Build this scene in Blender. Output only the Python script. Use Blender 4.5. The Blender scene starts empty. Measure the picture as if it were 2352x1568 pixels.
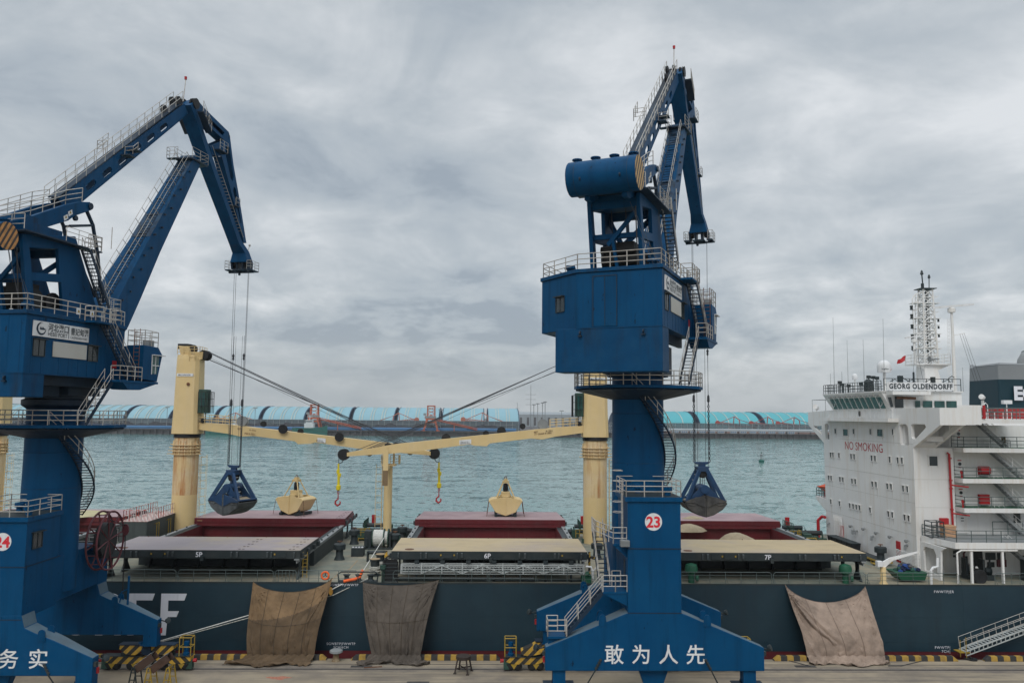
import bpy, math, random
from math import sin, cos, tan, pi, radians, atan, sqrt
from mathutils import Vector as V, Matrix
from mathutils.geometry import tessellate_polygon
random.seed(7)
SC = bpy.context.scene
COL = SC.collection
# ------------------------------------------------------------------ camera
FPX, PITCH, YAW, ROLL, CH = 1829.0, atan(.0915), .0235, .009, 21.6
CM = (Matrix.Rotation(-YAW, 3, 'Z') @ Matrix.Rotation(pi/2 + PITCH, 3, 'X') @ Matrix.Rotation(ROLL, 3, 'Z'))
CO = V((0, 0, CH))
cd = bpy.data.cameras.new('camera'); cam = bpy.data.objects.new('camera', cd); COL.objects.link(cam)
cd.sensor_width = 36; cd.lens = FPX/2352*36; cd.clip_start = .5; cd.clip_end = 9000
cam.matrix_world = Matrix.Translation(CO) @ CM.to_4x4()
SC.camera = cam
# ------------------------------------------------------------------ view
SC.view_settings.view_transform = 'Standard'; SC.view_settings.look = 'None'
SC.view_settings.exposure = 0; SC.view_settings.gamma = 1
# ------------------------------------------------------------------ sun (veiled by cloud)
SUN_EL, SUN_AZ = radians(46), radians(198)        # azimuth clockwise from +Y
sd = bpy.data.lights.new('sun', 'SUN'); sd.energy = 1.5; sd.angle = radians(30); sd.color = (1, .97, .92)
so = bpy.data.objects.new('sun', sd); COL.objects.link(so)
dirv = V((sin(SUN_AZ)*cos(SUN_EL), cos(SUN_AZ)*cos(SUN_EL), sin(SUN_EL)))
so.rotation_euler = dirv.to_track_quat('Z', 'Y').to_euler(); so.location = dirv*300
# ------------------------------------------------------------------ world: daylight sky under an overcast deck
W = bpy.data.worlds.new('World'); SC.world = W; W.use_nodes = True
nt = W.node_tree; N = nt.nodes; L = nt.links; N.clear()
def nd(t, **k):
    n = N.new(t)
    for a, b in k.items(): setattr(n, a, b)
    return n
def mth(op, a, b=None, c=None):
    n = nd('ShaderNodeMath', operation=op)
    for i, q in enumerate((a, b, c)):
        if q is None: continue
        if isinstance(q, (int, float)): n.inputs[i].default_value = q
        else: L.new(q, n.inputs[i])
    return n.outputs[0]
out = nd('ShaderNodeOutputWorld'); bg = nd('ShaderNodeBackground'); bg.inputs[1].default_value = .12
sky = nd('ShaderNodeTexSky', sky_type='NISHITA', sun_disc=False, sun_elevation=SUN_EL, sun_rotation=SUN_AZ, air_density=1.2, dust_density=3)
tc = nd('ShaderNodeTexCoord'); sp = nd('ShaderNodeSeparateXYZ'); L.new(tc.outputs['Generated'], sp.inputs[0])
zz = mth('MAXIMUM', sp.outputs[2], 0.0)
den = mth('ADD', zz, .24)
px = mth('DIVIDE', sp.outputs[0], den); py = mth('DIVIDE', sp.outputs[1], den)
cb = nd('ShaderNodeCombineXYZ'); L.new(px, cb.inputs[0]); L.new(py, cb.inputs[1])
def noise(vec, scale, detail, rough, dist=0, off=(0,0,0)):
    mp = nd('ShaderNodeMapping'); mp.inputs['Location'].default_value = off; L.new(vec, mp.inputs[0])
    n = nd('ShaderNodeTexNoise'); L.new(mp.outputs[0], n.inputs['Vector'])
    n.inputs['Scale'].default_value = scale; n.inputs['Detail'].default_value = detail
    n.inputs['Roughness'].default_value = rough; n.inputs['Distortion'].default_value = dist
    return n.outputs[0]
n1 = noise(cb.outputs[0], .85, 6, .52, .35, (3.1, 1.2, 0))
n2 = noise(cb.outputs[0], 2.6, 10, .60, .45, (7.7, 4.1, 3))
# small heaped clouds above the horizon
vs_ = nd('ShaderNodeMapping'); vs_.inputs['Scale'].default_value = (1, 1, 2.2); L.new(tc.outputs['Generated'], vs_.inputs[0])
n3 = noise(vs_.outputs[0], 7.0, 9, .62, .35, (1.7, 9.1, 5))
sm = mth('ADD', mth('MULTIPLY', n1, .56), mth('MULTIPLY', n2, .42))
sm = mth('ADD', sm, mth('MULTIPLY', n3, .12))
# low bank of heaped cloud a little above the horizon
lb = nd('ShaderNodeMapRange'); lb.interpolation_type = 'SMOOTHSTEP'; lb.inputs[1].default_value = .24; lb.inputs[2].default_value = .10; L.new(sp.outputs[2], lb.inputs[0])
n4 = noise(vs_.outputs[0], 11.0, 9, .6, .2, (4.2, 2.1, 8)); sm = mth('ADD', sm, mth('MULTIPLY', mth('MULTIPLY', lb.outputs[0], mth('SUBTRACT', n4, .5)), .42))
sm = mth('ADD', sm, mth('MULTIPLY', sp.outputs[0], .035))
rp = nd('ShaderNodeValToRGB'); L.new(sm, rp.inputs[0])
e = rp.color_ramp.elements
e[0].position = .435; e[0].color = (.375, .435, .505, 1)
e[1].position = .67; e[1].color = (.86, .89, .92, 1)
q = e.new(.485); q.color = (.48, .54, .60, 1)
q = e.new(.53); q.color = (.54, .595, .645, 1)
q = e.new(.59); q.color = (.66, .705, .745, 1)
# even grey veil close to the horizon
hz = nd('ShaderNodeMapRange'); hz.inputs[1].default_value = 0; hz.inputs[2].default_value = .12; L.new(sp.outputs[2], hz.inputs[0])
hz.interpolation_type = 'SMOOTHSTEP'
mh = nd('ShaderNodeMixRGB'); mh.inputs[1].default_value = (.485, .53, .555, 1)
hf = mth('MULTIPLY_ADD', hz.outputs[0], .68, .26)
L.new(hf, mh.inputs[0]); L.new(rp.outputs[0], mh.inputs[2])
sc_ = nd('ShaderNodeVectorMath', operation='SCALE'); sc_.inputs['Scale'].default_value = 7.6; L.new(mh.outputs[0], sc_.inputs[0])
# the cloud deck is brighter overhead than towards the horizon, as overcast skies are
zr = nd('ShaderNodeMapRange'); zr.interpolation_type = 'SMOOTHSTEP'; zr.inputs[1].default_value = .5; zr.inputs[2].default_value = .95; zr.inputs[3].default_value = 1; zr.inputs[4].default_value = 2.3; L.new(sp.outputs[2], zr.inputs[0])
zs = nd('ShaderNodeVectorMath', operation='SCALE'); L.new(sc_.outputs[0], zs.inputs[0]); L.new(zr.outputs[0], zs.inputs['Scale'])
mx = nd('ShaderNodeMixRGB'); mx.inputs[0].default_value = .93
L.new(sky.outputs[0], mx.inputs[1]); L.new(zs.outputs[0], mx.inputs[2]); L.new(mx.outputs[0], bg.inputs[0]); L.new(bg.outputs[0], out.inputs[0])
# ------------------------------------------------------------------ photo point -> place (each at its own real distance)
def ray(x, y): return CM @ V(((x-1176)/FPX, -(y-784)/FPX, -1))
def at(x, y, Y):
    d = ray(x, y); return CO + d*(Y/d.y)
def atX(x, y, X):
    d = ray(x, y); return CO + d*(X/d.x)
def atZ(x, y, z):
    d = ray(x, y); return CO + d*((z-CH)/d.z)
# ------------------------------------------------------------------ mesh builder
class MB:
    def __init__(s, fr=None): s.v = []; s.f = []; s.fr = fr; s.m = []; s.mi = 0
    def add(s, vs, fs):
        o = len(s.v)
        for p in vs:
            p = V(p); s.v.append(s.fr(p) if s.fr else p)
        for f in fs: s.f.append([o+i for i in f]); s.m.append(s.mi)
        return s
    def box(s, x0, x1, y0, y1, z0, z1):
        return s.add([(x0,y0,z0),(x1,y0,z0),(x1,y1,z0),(x0,y1,z0),(x0,y0,z1),(x1,y0,z1),(x1,y1,z1),(x0,y1,z1)],
                     [(3,2,1,0),(4,5,6,7),(0,1,5,4),(1,2,6,5),(2,3,7,6),(3,0,4,7)])
    def cbox(s, c, sx, sy, sz, bev=0): return s.box(c[0]-sx/2, c[0]+sx/2, c[1]-sy/2, c[1]+sy/2, c[2]-sz/2, c[2]+sz/2)
    def loft(s, rings, caps=True, closed=True):
        n = len(rings[0]); vs = [p for r in rings for p in r]; fs = []
        for i in range(len(rings)-1):
            for j in range(n if closed else n-1):
                a = i*n+j; b = i*n+(j+1) % n; fs.append((a, b, b+n, a+n))
        if caps and closed: fs.append(tuple(range(n-1, -1, -1))); fs.append(tuple(range((len(rings)-1)*n, len(rings)*n)))
        return s.add(vs, fs)
    def frame_axes(s, d):
        d = V(d).normalized(); a = V((0,0,1)) if abs(d.z) < .95 else V((1,0,0))
        u = d.cross(a).normalized(); return u, u.cross(d).normalized()
    def bar(s, p, q, w, h=None, w2=None, h2=None):
        h = h or w; w2 = w2 or w; h2 = h2 or h; p = V(p); q = V(q); u, n = s.frame_axes(q-p)
        r = lambda c, w, h: [c-u*w/2-n*h/2, c+u*w/2-n*h/2, c+u*w/2+n*h/2, c-u*w/2+n*h/2]
        return s.loft([r(p, w, h), r(q, w2, h2)])
    def tube(s, p, q, r, n=6, r2=None, caps=True):
        p = V(p); q = V(q)
        if (q-p).length < 1e-5: return s
        u, m = s.frame_axes(q-p); r2 = r if r2 is None else r2
        R = lambda c, r: [c+u*r*cos(2*pi*i/n)+m*r*sin(2*pi*i/n) for i in range(n)]
        return s.loft([R(p, r), R(q, r2)], caps)
    def pipe(s, pts, r, n=5):
        pts = [V(p) for p in pts]; rings = []; pu = None
        for i, p in enumerate(pts):
            d = (pts[min(i+1, len(pts)-1)]-pts[max(i-1, 0)]).normalized()
            if pu is None: u, m = s.frame_axes(d)
            else:
                u = (pu-d*pu.dot(d)).normalized(); m = u.cross(d)
            pu = u; rr = r[i] if isinstance(r, (list, tuple)) else r
            rings.append([p+u*rr*cos(2*pi*k/n)+m*rr*sin(2*pi*k/n) for k in range(n)])
        return s.loft(rings)
    def rev(s, c, prof, n=20, axis=(0,0,1), a0=0, a1=2*pi):
        c = V(c); ax = V(axis).normalized(); u, m = s.frame_axes(ax); full = abs(a1-a0-2*pi) < 1e-6
        k = n if full else n+1
        rings = [[c+ax*h+u*r*cos(a0+(a1-a0)*i/n)+m*r*sin(a0+(a1-a0)*i/n) for i in range(k)] for r, h in prof]
        return s.loft(rings, full, full)
    def plate(s, outer, ext, holes=()):
        ext = V(ext); loops = [[V(p) for p in outer]]+[[V(p) for p in h] for h in holes]
        tri = tessellate_polygon(loops); flat = [p for l in loops for p in l]; n = len(flat)
        fs = [tuple(t) for t in tri]+[tuple(i+n for i in reversed(t)) for t in tri]; o = 0
        for l in loops:
            k = len(l)
            for i in range(k): fs.append((o+i, o+(i+1) % k, o+(i+1) % k+n, o+i+n))
            o += k
        return s.add(flat+[p+ext for p in flat], fs)
    def sph(s, c, r, nu=10, nv=6, sz=1): return s.rev(c, [(max(r*sin(pi*i/nv), .001), -r*sz*cos(pi*i/nv)) for i in range(nv+1)], nu)
    def rail(s, pts, h=1.1, step=1.5, n=3, r=.032, closed=False, pr=None):
        pts = [V(p) for p in pts]
        if closed: pts = pts+[pts[0]]
        up = V((0,0,1))
        for a, b in zip(pts, pts[1:]):
            for k in range(n): s.tube(a+up*h*(k+1)/n, b+up*h*(k+1)/n, r, 4, caps=False)
            m = max(1, round((b-a).length/step))
            for i in range(m+1): p = a.lerp(b, i/m); s.tube(p, p+up*h, (pr or r*1.25), 4)
        return s
    def ladder(s, p, q, w=.5, side=(1,0,0), r=.025, step=.32, cage=False):
        p = V(p); q = V(q); u = V(side).normalized()*w/2; s.tube(p-u, q-u, r, 4); s.tube(p+u, q+u, r, 4)
        m = max(2, int((q-p).length/step))
        for i in range(1, m): c = p.lerp(q, i/m); s.tube(c-u, c+u, r*.8, 4)
        return s
    def build(s, name, mat, parent=None, label=None, smooth=False, bevel=0):
        me = bpy.data.meshes.new(name); base = V((0,0,0)); o = parent
        while o is not None: base += o.location; o = o.parent
        me.from_pydata([tuple(p-base) for p in s.v], [], s.f)
        for m in (mat if isinstance(mat, (list, tuple)) else [mat]): me.materials.append(m)
        for p, k in zip(me.polygons, s.m): p.material_index = k
        ob = bpy.data.objects.new(name, me); COL.objects.link(ob)
        import bmesh
        bm = bmesh.new(); bm.from_mesh(me); bmesh.ops.recalc_face_normals(bm, faces=bm.faces)
        if bevel: 
            bmesh.ops.remove_doubles(bm, verts=bm.verts, dist=1e-4)
            bmesh.ops.bevel(bm, geom=[e for e in bm.edges if len(e.link_faces) == 2 and e.calc_face_angle(0) > .6], offset=bevel, segments=1, affect='EDGES', clamp_overlap=True)
        bm.to_mesh(me); bm.free()
        if smooth: 
            for p in me.polygons: p.use_smooth = True
            me.set_sharp_from_angle(angle=radians(40))
        if parent is not None: ob.parent = parent
        if label: ob['label'] = label
        return ob
def tag(o, label, cat, group=None, kind=None):
    if label: o['label'] = label
    if cat: o['category'] = cat
    if group: o['group'] = group
    if kind: o['kind'] = kind
    return o
def thing(name, loc, label, cat, group=None):
    o = bpy.data.objects.new(name, None); COL.objects.link(o); o.location = V(loc); o.empty_display_size = .5
    return tag(o, label, cat, group)
def clone(src, off, label=None, rz=0):
    def cp(o, par):
        c = o.copy(); COL.objects.link(c)
        if par is not None: c.parent = par
        for ch in o.children: cp(ch, c)
        return c
    c = cp(src, None); c.location = src.location+V(off); c.rotation_euler.z += rz
    if label: c['label'] = label
    return c
def text(name, s, size, mat, parent, org, xd, yd, bold=0, ext=.015, align='LEFT', sx=1, shear=0, spacing=1, label=None):
    cu = bpy.data.curves.new(name, 'FONT'); cu.body = s; cu.size = 1; cu.align_x = align; cu.offset = bold; cu.extrude = 0; cu.shear = shear
    cu.space_character = spacing; cu.resolution_u = 3
    to = bpy.data.objects.new('tmp_text', cu); COL.objects.link(to); bpy.context.view_layer.update()
    me = bpy.data.meshes.new_from_object(to.evaluated_get(bpy.context.evaluated_depsgraph_get()))
    vs = [v.co.copy() for v in me.vertices]; fs = [list(p.vertices) for p in me.polygons]
    bpy.data.objects.remove(to); bpy.data.meshes.remove(me)
    xd = V(xd).normalized(); yd = V(yd).normalized(); nn = xd.cross(yd)
    m = MB(); m.add([V(org)+xd*v.x*size*sx+yd*v.y*size+nn*ext for v in vs], fs)
    return m.build(name, mat, parent, label)
# ------------------------------------------------------------------ materials
def mat(name, col, rough=.55, var=.12, scale=1.2, bump=.02, metal=0, streak=None, streak_amt=.3, streak_scale=(1.6, 1.6, .12), streak_lo=.50, dirt=None, dirt_amt=.25, dirt_scale=.35, spec=.4, alpha=None, coat=0, chips=None, chip_scale=(3.2, 3.2, 1.1), chip_lo=.70):
    m = bpy.data.materials.new(name); m.use_nodes = True; t = m.node_tree; n = t.nodes; l = t.links
    b = n['Principled BSDF']; b.inputs['Roughness'].default_value = rough; b.inputs['Metallic'].default_value = metal
    b.inputs['Specular IOR Level'].default_value = spec
    c = n.new('ShaderNodeTexCoord').outputs['Object']
    def nz(sc, det=6, mp=None, r=.6):
        q = n.new('ShaderNodeTexNoise'); q.inputs['Scale'].default_value = sc; q.inputs['Detail'].default_value = det; q.inputs['Roughness'].default_value = r
        if mp:
            k = n.new('ShaderNodeMapping'); k.inputs['Scale'].default_value = mp; l.new(c, k.inputs[0]); l.new(k.outputs[0], q.inputs['Vector'])
        else: l.new(c, q.inputs['Vector'])
        return q.outputs[0]
    def ramp(f, p0, p1, c0=(0,0,0,1), c1=(1,1,1,1)):
        r = n.new('ShaderNodeValToRGB'); r.color_ramp.elements[0].position = p0; r.color_ramp.elements[1].position = p1
        r.color_ramp.elements[0].color = c0; r.color_ramp.elements[1].color = c1; l.new(f, r.inputs[0]); return r.outputs[0]
    def mix(f, a, bb):
        r = n.new('ShaderNodeMixRGB')
        if isinstance(f, float): r.inputs[0].default_value = f
        else: l.new(f, r.inputs[0])
        for i, q in ((1, a), (2, bb)):
            if isinstance(q, tuple): r.inputs[i].default_value = q
            else: l.new(q, r.inputs[i])
        return r.outputs[0]
    def sc(f, k):
        r = n.new('ShaderNodeMath'); r.operation = 'MULTIPLY'; l.new(f, r.inputs[0]); r.inputs[1].default_value = k; return r.outputs[0]
    C = lambda k: tuple(min(1, max(0, x*k)) for x in col[:3])+(1,)
    base = ramp(nz(scale), .3, .72, C(1-var), C(1+var))
    if dirt: base = mix(sc(ramp(nz(dirt_scale, 8, None, .65), .45, .68), dirt_amt), base, tuple(dirt)+(1,))
    if streak: base = mix(sc(ramp(nz(1, 7, streak_scale, .7), streak_lo, streak_lo+.2), streak_amt), base, tuple(streak)+(1,))
    if chips: base = mix(ramp(nz(1, 3, chip_scale, .5), chip_lo, chip_lo+.03), base, tuple(chips)+(1,))
    l.new(base, b.inputs['Base Color'])
    if bump:
        bp = n.new('ShaderNodeBump'); bp.inputs['Strength'].default_value = .6; bp.inputs['Distance'].default_value = bump
        l.new(nz(scale*2.5, 4), bp.inputs['Height']); l.new(bp.outputs[0], b.inputs['Normal'])
    rr = n.new('ShaderNodeMapRange'); rr.inputs[3].default_value = max(.05, rough-.1); rr.inputs[4].default_value = min(1, rough+.12); l.new(nz(scale*.7), rr.inputs[0]); l.new(rr.outputs[0], b.inputs['Roughness'])
    if alpha is not None: b.inputs['Alpha'].default_value = alpha
    return m
def stripes(name, c1, c2, period, direction=(1, 0, 1), rough=.6, duty=.5):
    m = bpy.data.materials.new(name); m.use_nodes = True; t = m.node_tree; n = t.nodes; l = t.links; b = n['Principled BSDF']; b.inputs['Roughness'].default_value = rough
    c = n.new('ShaderNodeTexCoord').outputs['Object']; d = n.new('ShaderNodeVectorMath'); d.operation = 'DOT_PRODUCT'; l.new(c, d.inputs[0]); d.inputs[1].default_value = V(direction).normalized()/period
    f = n.new('ShaderNodeMath'); f.operation = 'FRACT'; l.new(d.outputs['Value'], f.inputs[0])
    g = n.new('ShaderNodeMath'); g.operation = 'GREATER_THAN'; l.new(f.outputs[0], g.inputs[0]); g.inputs[1].default_value = duty
    x = n.new('ShaderNodeMixRGB'); l.new(g.outputs[0], x.inputs[0]); x.inputs[1].default_value = tuple(c1)+(1,); x.inputs[2].default_value = tuple(c2)+(1,)
    q = n.new('ShaderNodeTexNoise'); q.inputs['Scale'].default_value = 2.5; q.inputs['Detail'].default_value = 6; l.new(c, q.inputs[0])
    r = n.new('ShaderNodeValToRGB'); r.color_ramp.elements[0].position = .42; r.color_ramp.elements[1].position = .7; l.new(q.outputs[0], r.inputs[0])
    k = n.new('ShaderNodeMath'); k.operation = 'MULTIPLY'; k.inputs[1].default_value = .45; l.new(r.outputs[0], k.inputs[0])
    y = n.new('ShaderNodeMixRGB'); l.new(k.outputs[0], y.inputs[0]); l.new(x.outputs[0], y.inputs[1]); y.inputs[2].default_value = (.05, .045, .035, 1)
    l.new(y.outputs[0], b.inputs['Base Color']); return m
BLUE = (.0003, .050, .135)
M = dict(
 blue=mat('crane_blue_paint', BLUE, .5, .08, .5, .01, streak=(.001, .024, .055), streak_amt=.55, dirt=(.004, .070, .165), dirt_amt=.45, dirt_scale=.22, spec=.10, chips=(.003, .018, .045)),
 blue2=mat('crane_blue_stained', (.0005, .045, .12), .5, .1, 1.1, .01, streak=(.014, .014, .014), streak_amt=.6, streak_scale=(.9, .9, .1), dirt=(.02, .085, .17), dirt_amt=.22, dirt_scale=.8, spec=.12),
 bluetop=mat('blue_sky_sheen_top', (.075, .125, .165), .7, .15, .8, .01, dirt=(.07, .07, .07), dirt_amt=.4),  # greyer, paler blue: sky reflected by upward faces put into the colour
 bluepeel=mat('blue_peeling_paint', (.01, .05, .11), .6, .3, 3, .02, dirt=(.012, .012, .014), dirt_amt=.9, dirt_scale=1.2, streak=(.08, .17, .26), streak_amt=.25),
 dblue=mat('dark_navy_steel', (.002, .018, .042), .55, .2, 1, .01, dirt=(.008, .009, .012), dirt_amt=.5),
 rail=mat('galvanised_rail', (.42, .41, .385), .5, .2, 3, 0, dirt=(.22, .12, .07), dirt_amt=.35, dirt_scale=1.1),
 black=mat('black_grease', (.010, .011, .013), .6, .3, 2),
 rope=mat('wire_rope', (.035, .038, .045), .6, .1, 3, 0),
 glass=mat('dark_window', (.02, .03, .035), .15, .2, 2, 0, spec=.6),
 glassg=mat('green_tinted_glass', (.02, .075, .07), .12, .5, .8, 0, spec=.6),
 board=mat('sign_board_white', (.66, .67, .68), .6, .06, 1, 0, streak=(.3, .3, .28), streak_amt=.4),
 plate=mat('weathered_white_panel', (.47, .47, .44), .7, .1, .7, 0, dirt=(.33, .31, .27), dirt_amt=.6),
 white=mat('ship_white_paint', (.70, .70, .69), .5, .04, .5, .006, streak=(.50, .40, .28), streak_amt=.42, streak_scale=(1.3, 1.3, .10), dirt=(.5, .52, .53), dirt_amt=.35, dirt_scale=.25),
 hull=mat('hull_slate_paint', (.006, .026, .041), .5, .09, .25, .03, streak=(.007, .018, .027), streak_amt=.6, streak_scale=(.5, .5, .06), dirt=(.018, .046, .062), dirt_amt=.45, dirt_scale=.15),
 boot=mat('red_boot_topping', (.10, .012, .016), .6, .15, .5),
 letter=mat('hull_lettering', (.66, .67, .72), .6, .05, .6, 0, streak=(.35, .37, .4), streak_amt=.3),
 stool=mat('blackened_rusty_steel', (.035, .026, .022), .8, .3, 3, .02),
 slate=mat('slate_steel', (.016, .026, .030), .55, .2, .8, .01, dirt=(.055, .055, .05), dirt_amt=.35, dirt_scale=.7),
 red=mat('hatch_red_oxide', (.105, .006, .011), .6, .14, .6, .008, dirt=(.05, .015, .018), dirt_amt=.4, streak=(.13, .06, .05), streak_amt=.2),
 buff=mat('buff_crane_paint', (.64, .48, .235), .55, .05, .5, .008, streak=(.56, .44, .27), streak_amt=.5, dirt=(.7, .56, .33), dirt_amt=.35),
 buffr=mat('buff_rust_streaked', (.63, .475, .25), .6, .06, .5, .008, streak=(.34, .12, .025), streak_amt=.85, streak_lo=.50, streak_scale=(1.9, 1.9, .13), dirt=(.62, .54, .42), dirt_amt=.6, dirt_scale=.3),
 brk=mat('slate_bracket', (.045, .056, .06), .6, .2, 2, 0),
 buffr2=mat('buff_heavy_rust_streaks', (.62, .46, .24), .65, .06, .5, .008, streak=(.38, .13, .025), streak_amt=.95, streak_lo=.455, streak_scale=(2.1, 2.1, .14), dirt=(.62, .54, .42), dirt_amt=.6, dirt_scale=.3),
 rust=mat('rusty_steel', (.14, .06, .03), .8, .4, 3, .02, dirt=(.03, .025, .02), dirt_amt=.5),
 sand=mat('grain_cargo', (.35, .29, .20), .95, .15, 3, .04),
 yellow=mat('safety_yellow', (.33, .22, .03), .6, .15, 2, 0),
 yel2=mat('bright_yellow_block', (.70, .56, .02), .5, .1, 2, 0),
 orange=mat('orange_steel', (.42, .10, .045), .7, .2, .3, 0),
 hiorange=mat('orange_chafe_cloth', (.80, .13, .03), .7, .15, 3, .02),
 redp=mat('signal_red', (.38, .015, .02), .5, .12, 1, 0),
 maroon=mat('maroon_reel_paint', (.10, .022, .03), .6, .25, 1, 0),
 green=mat('deck_green_paint', (.010, .085, .045), .55, .2, 1.5, 0),
 dgreen=mat('dark_green_steel', (.025, .065, .05), .6, .2, 1.5, 0),
 grey=mat('grey_steel', (.22, .235, .24), .6, .15, 1, 0),
 alu=mat('aluminium_gangway', (.42, .45, .45), .5, .15, 2, 0, dirt=(.2, .2, .18), dirt_amt=.4),
 ropew=mat('white_mooring_rope', (.6, .6, .57), .85, .2, 8, .01),
 ropeb=mat('braided_rope_speckled', (.42, .42, .38), .85, .5, 9, .01),
 wood=mat('plywood', (.45, .27, .16), .8, .2, 2, 0),
 ink=mat('sign_ink', (.035, .045, .055), .6, .1, 2, 0),
 inkred=mat('red_numerals', (.60, .02, .035), .6, .05, 2, 0),
 skin=mat('skin', (.35, .2, .14), .6, .05, 4, 0),
)
HAZ = stripes('hazard_stripes', (.50, .30, .035), (.022, .022, .02), .62, (1, 0, -1))
HAZ2 = stripes('hazard_stripes_mirrored', (.50, .30, .035), (.022, .022, .02), .62, (1, 0, 1))
CAPS = stripes('barrel_cap_stripes', (.52, .24, .07), (.035, .025, .022), .37, (0, 1, -.55), duty=.55)
CAPS2 = stripes('barrel_cap_stripes_pale', (.58, .36, .14), (.02, .018, .016), .44, (0, 1, -.5), duty=.55)
# ================================================================== SETTING
M['conc'] = mat('quay_concrete', (.31, .26, .19), .9, .10, .35, .02, dirt=(.13, .115, .11), dirt_amt=.75, dirt_scale=.16, streak=(.06, .055, .055), streak_amt=.75, streak_lo=.48, streak_scale=(.045, .8, 1))
M['concw'] = mat('quay_wall_concrete', (.12, .11, .10), .9, .2, .6, .02)
M['cargo'] = mat('coal_heap', (.028, .030, .036), .95, .3, .05, .3)
def water_mat():
    m = bpy.data.materials.new('sea_water'); m.use_nodes = True; n = m.node_tree.nodes; l = m.node_tree.links; b = n['Principled BSDF']
    b.inputs['Roughness'].default_value = .10; b.inputs['IOR'].default_value = 1.33
    g = n.new('ShaderNodeNewGeometry').outputs['Position']
    def nz(mp, det, r=.6):
        k = n.new('ShaderNodeMapping'); k.inputs['Scale'].default_value = mp; k.inputs['Rotation'].default_value = (0, 0, .35); l.new(g, k.inputs[0])
        q = n.new('ShaderNodeTexNoise'); q.inputs['Scale'].default_value = 1; q.inputs['Detail'].default_value = det; q.inputs['Roughness'].default_value = r; l.new(k.outputs[0], q.inputs['Vector']); return q.outputs[0]
    a = nz((.008, .022, 1), 7); r = n.new('ShaderNodeValToRGB'); l.new(a, r.inputs[0])
    r.color_ramp.elements[0].position = .3; r.color_ramp.elements[0].color = (.078, .185, .178, 1); r.color_ramp.elements[1].position = .7; r.color_ramp.elements[1].color = (.112, .228, .216, 1)
    l.new(r.outputs[0], b.inputs['Base Color'])
    def nzc(sc, det, r, amp):
        k = n.new('ShaderNodeMapping'); k.inputs['Scale'].default_value = sc; k.inputs['Rotation'].default_value = (0, 0, .3); l.new(g, k.inputs[0])
        q = n.new('ShaderNodeTexNoise'); q.inputs['Scale'].default_value = 1; q.inputs['Detail'].default_value = det; q.inputs['Roughness'].default_value = r; l.new(k.outputs[0], q.inputs['Vector'])
        a_ = n.new('ShaderNodeVectorMath'); a_.operation = 'SUBTRACT'; l.new(q.outputs['Color'], a_.inputs[0]); a_.inputs[1].default_value = (.5, .5, .5)
        b_ = n.new('ShaderNodeVectorMath'); b_.operation = 'MULTIPLY'; l.new(a_.outputs[0], b_.inputs[0]); b_.inputs[1].default_value = (amp*.7, amp, 0); return b_.outputs[0]
    x1 = n.new('ShaderNodeVectorMath'); l.new(nzc((.42, .62, 1), 5, .62, .6), x1.inputs[0]); l.new(nzc((.06, .11, 1), 3, .5, .30), x1.inputs[1])
    x2 = n.new('ShaderNodeVectorMath'); l.new(x1.outputs[0], x2.inputs[0]); x2.inputs[1].default_value = (0, 0, 1)
    x3 = n.new('ShaderNodeVectorMath'); x3.operation = 'NORMALIZE'; l.new(x2.outputs[0], x3.inputs[0]); l.new(x3.outputs[0], b.inputs['Normal'])
    return m
o = MB().add([(-6000, -300, -3.5), (6000, -300, -3.5), (6000, 7000, -3.5), (-6000, 7000, -3.5)], [(0,1,2,3)]).build('water', water_mat()); o['kind'] = 'structure'
q = MB(); q.box(-420, 420, -150, 73, -9, 0); o = q.build('quay_ground', M['conc']); o['kind'] = 'structure'
M['groove'] = mat('rail_groove', (.05, .047, .045), .8, .3, 1.5, 0)
M['steelrail'] = mat('worn_steel_rail', (.20, .18, .165), .45, .2, 2, 0, metal=.3)
M['band'] = mat('rail_bed_concrete', (.24, .205, .16), .9, .2, .6, .01, dirt=(.09, .08, .08), dirt_amt=.7, dirt_scale=.25)
for nm, Y, w in (('sea_side_crane_rail', 70.05, .42), ('land_side_crane_rail', 59.0, .42)):
    m = MB(); m.box(-400, 400, Y-.75, Y+.75, .004, .010); m.mi = 1; m.box(-400, 400, Y-w/2, Y+w/2, .012, .018); m.mi = 2; m.box(-400, 400, Y-.06, Y+.06, .02, .05)
    o = m.build(nm, [M['band'], M['groove'], M['steelrail']]); o['kind'] = 'structure'
m = MB(); m.box(-400, 400, 71.35, 71.47, .004, .012); m.box(-400, 400, 60.6, 60.72, .004, .012); o = m.build('cable_slot', M['groove']); o['kind'] = 'structure'
# pit covers and repair patches let into the quay
m = MB()
for x, y in ((358, 1420), (1850, 1530), (830, 1530), (960, 1567)):
    p = atZ(x, y, 0); m.box(p.x-.9, p.x+.9, p.y-.25, p.y+.25, .02, .03)
o = m.build('quay_pit_cover', M['groove']); o['kind'] = 'structure'
M['splash'] = mat('orange_paint_splash', (.36, .15, .10), .9, .3, 6, 0)
p = atZ(640, 1556, 0); o = MB().plate([(p.x+.9*cos(a)*(1+.35*sin(3*a)), p.y+.4*sin(a)*(1+.3*cos(5*a)), .004) for a in [i*pi/12 for i in range(24)]], (0,0,.003)).build('quay_paint_mark', M['splash']); o['kind'] = 'structure'
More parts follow.
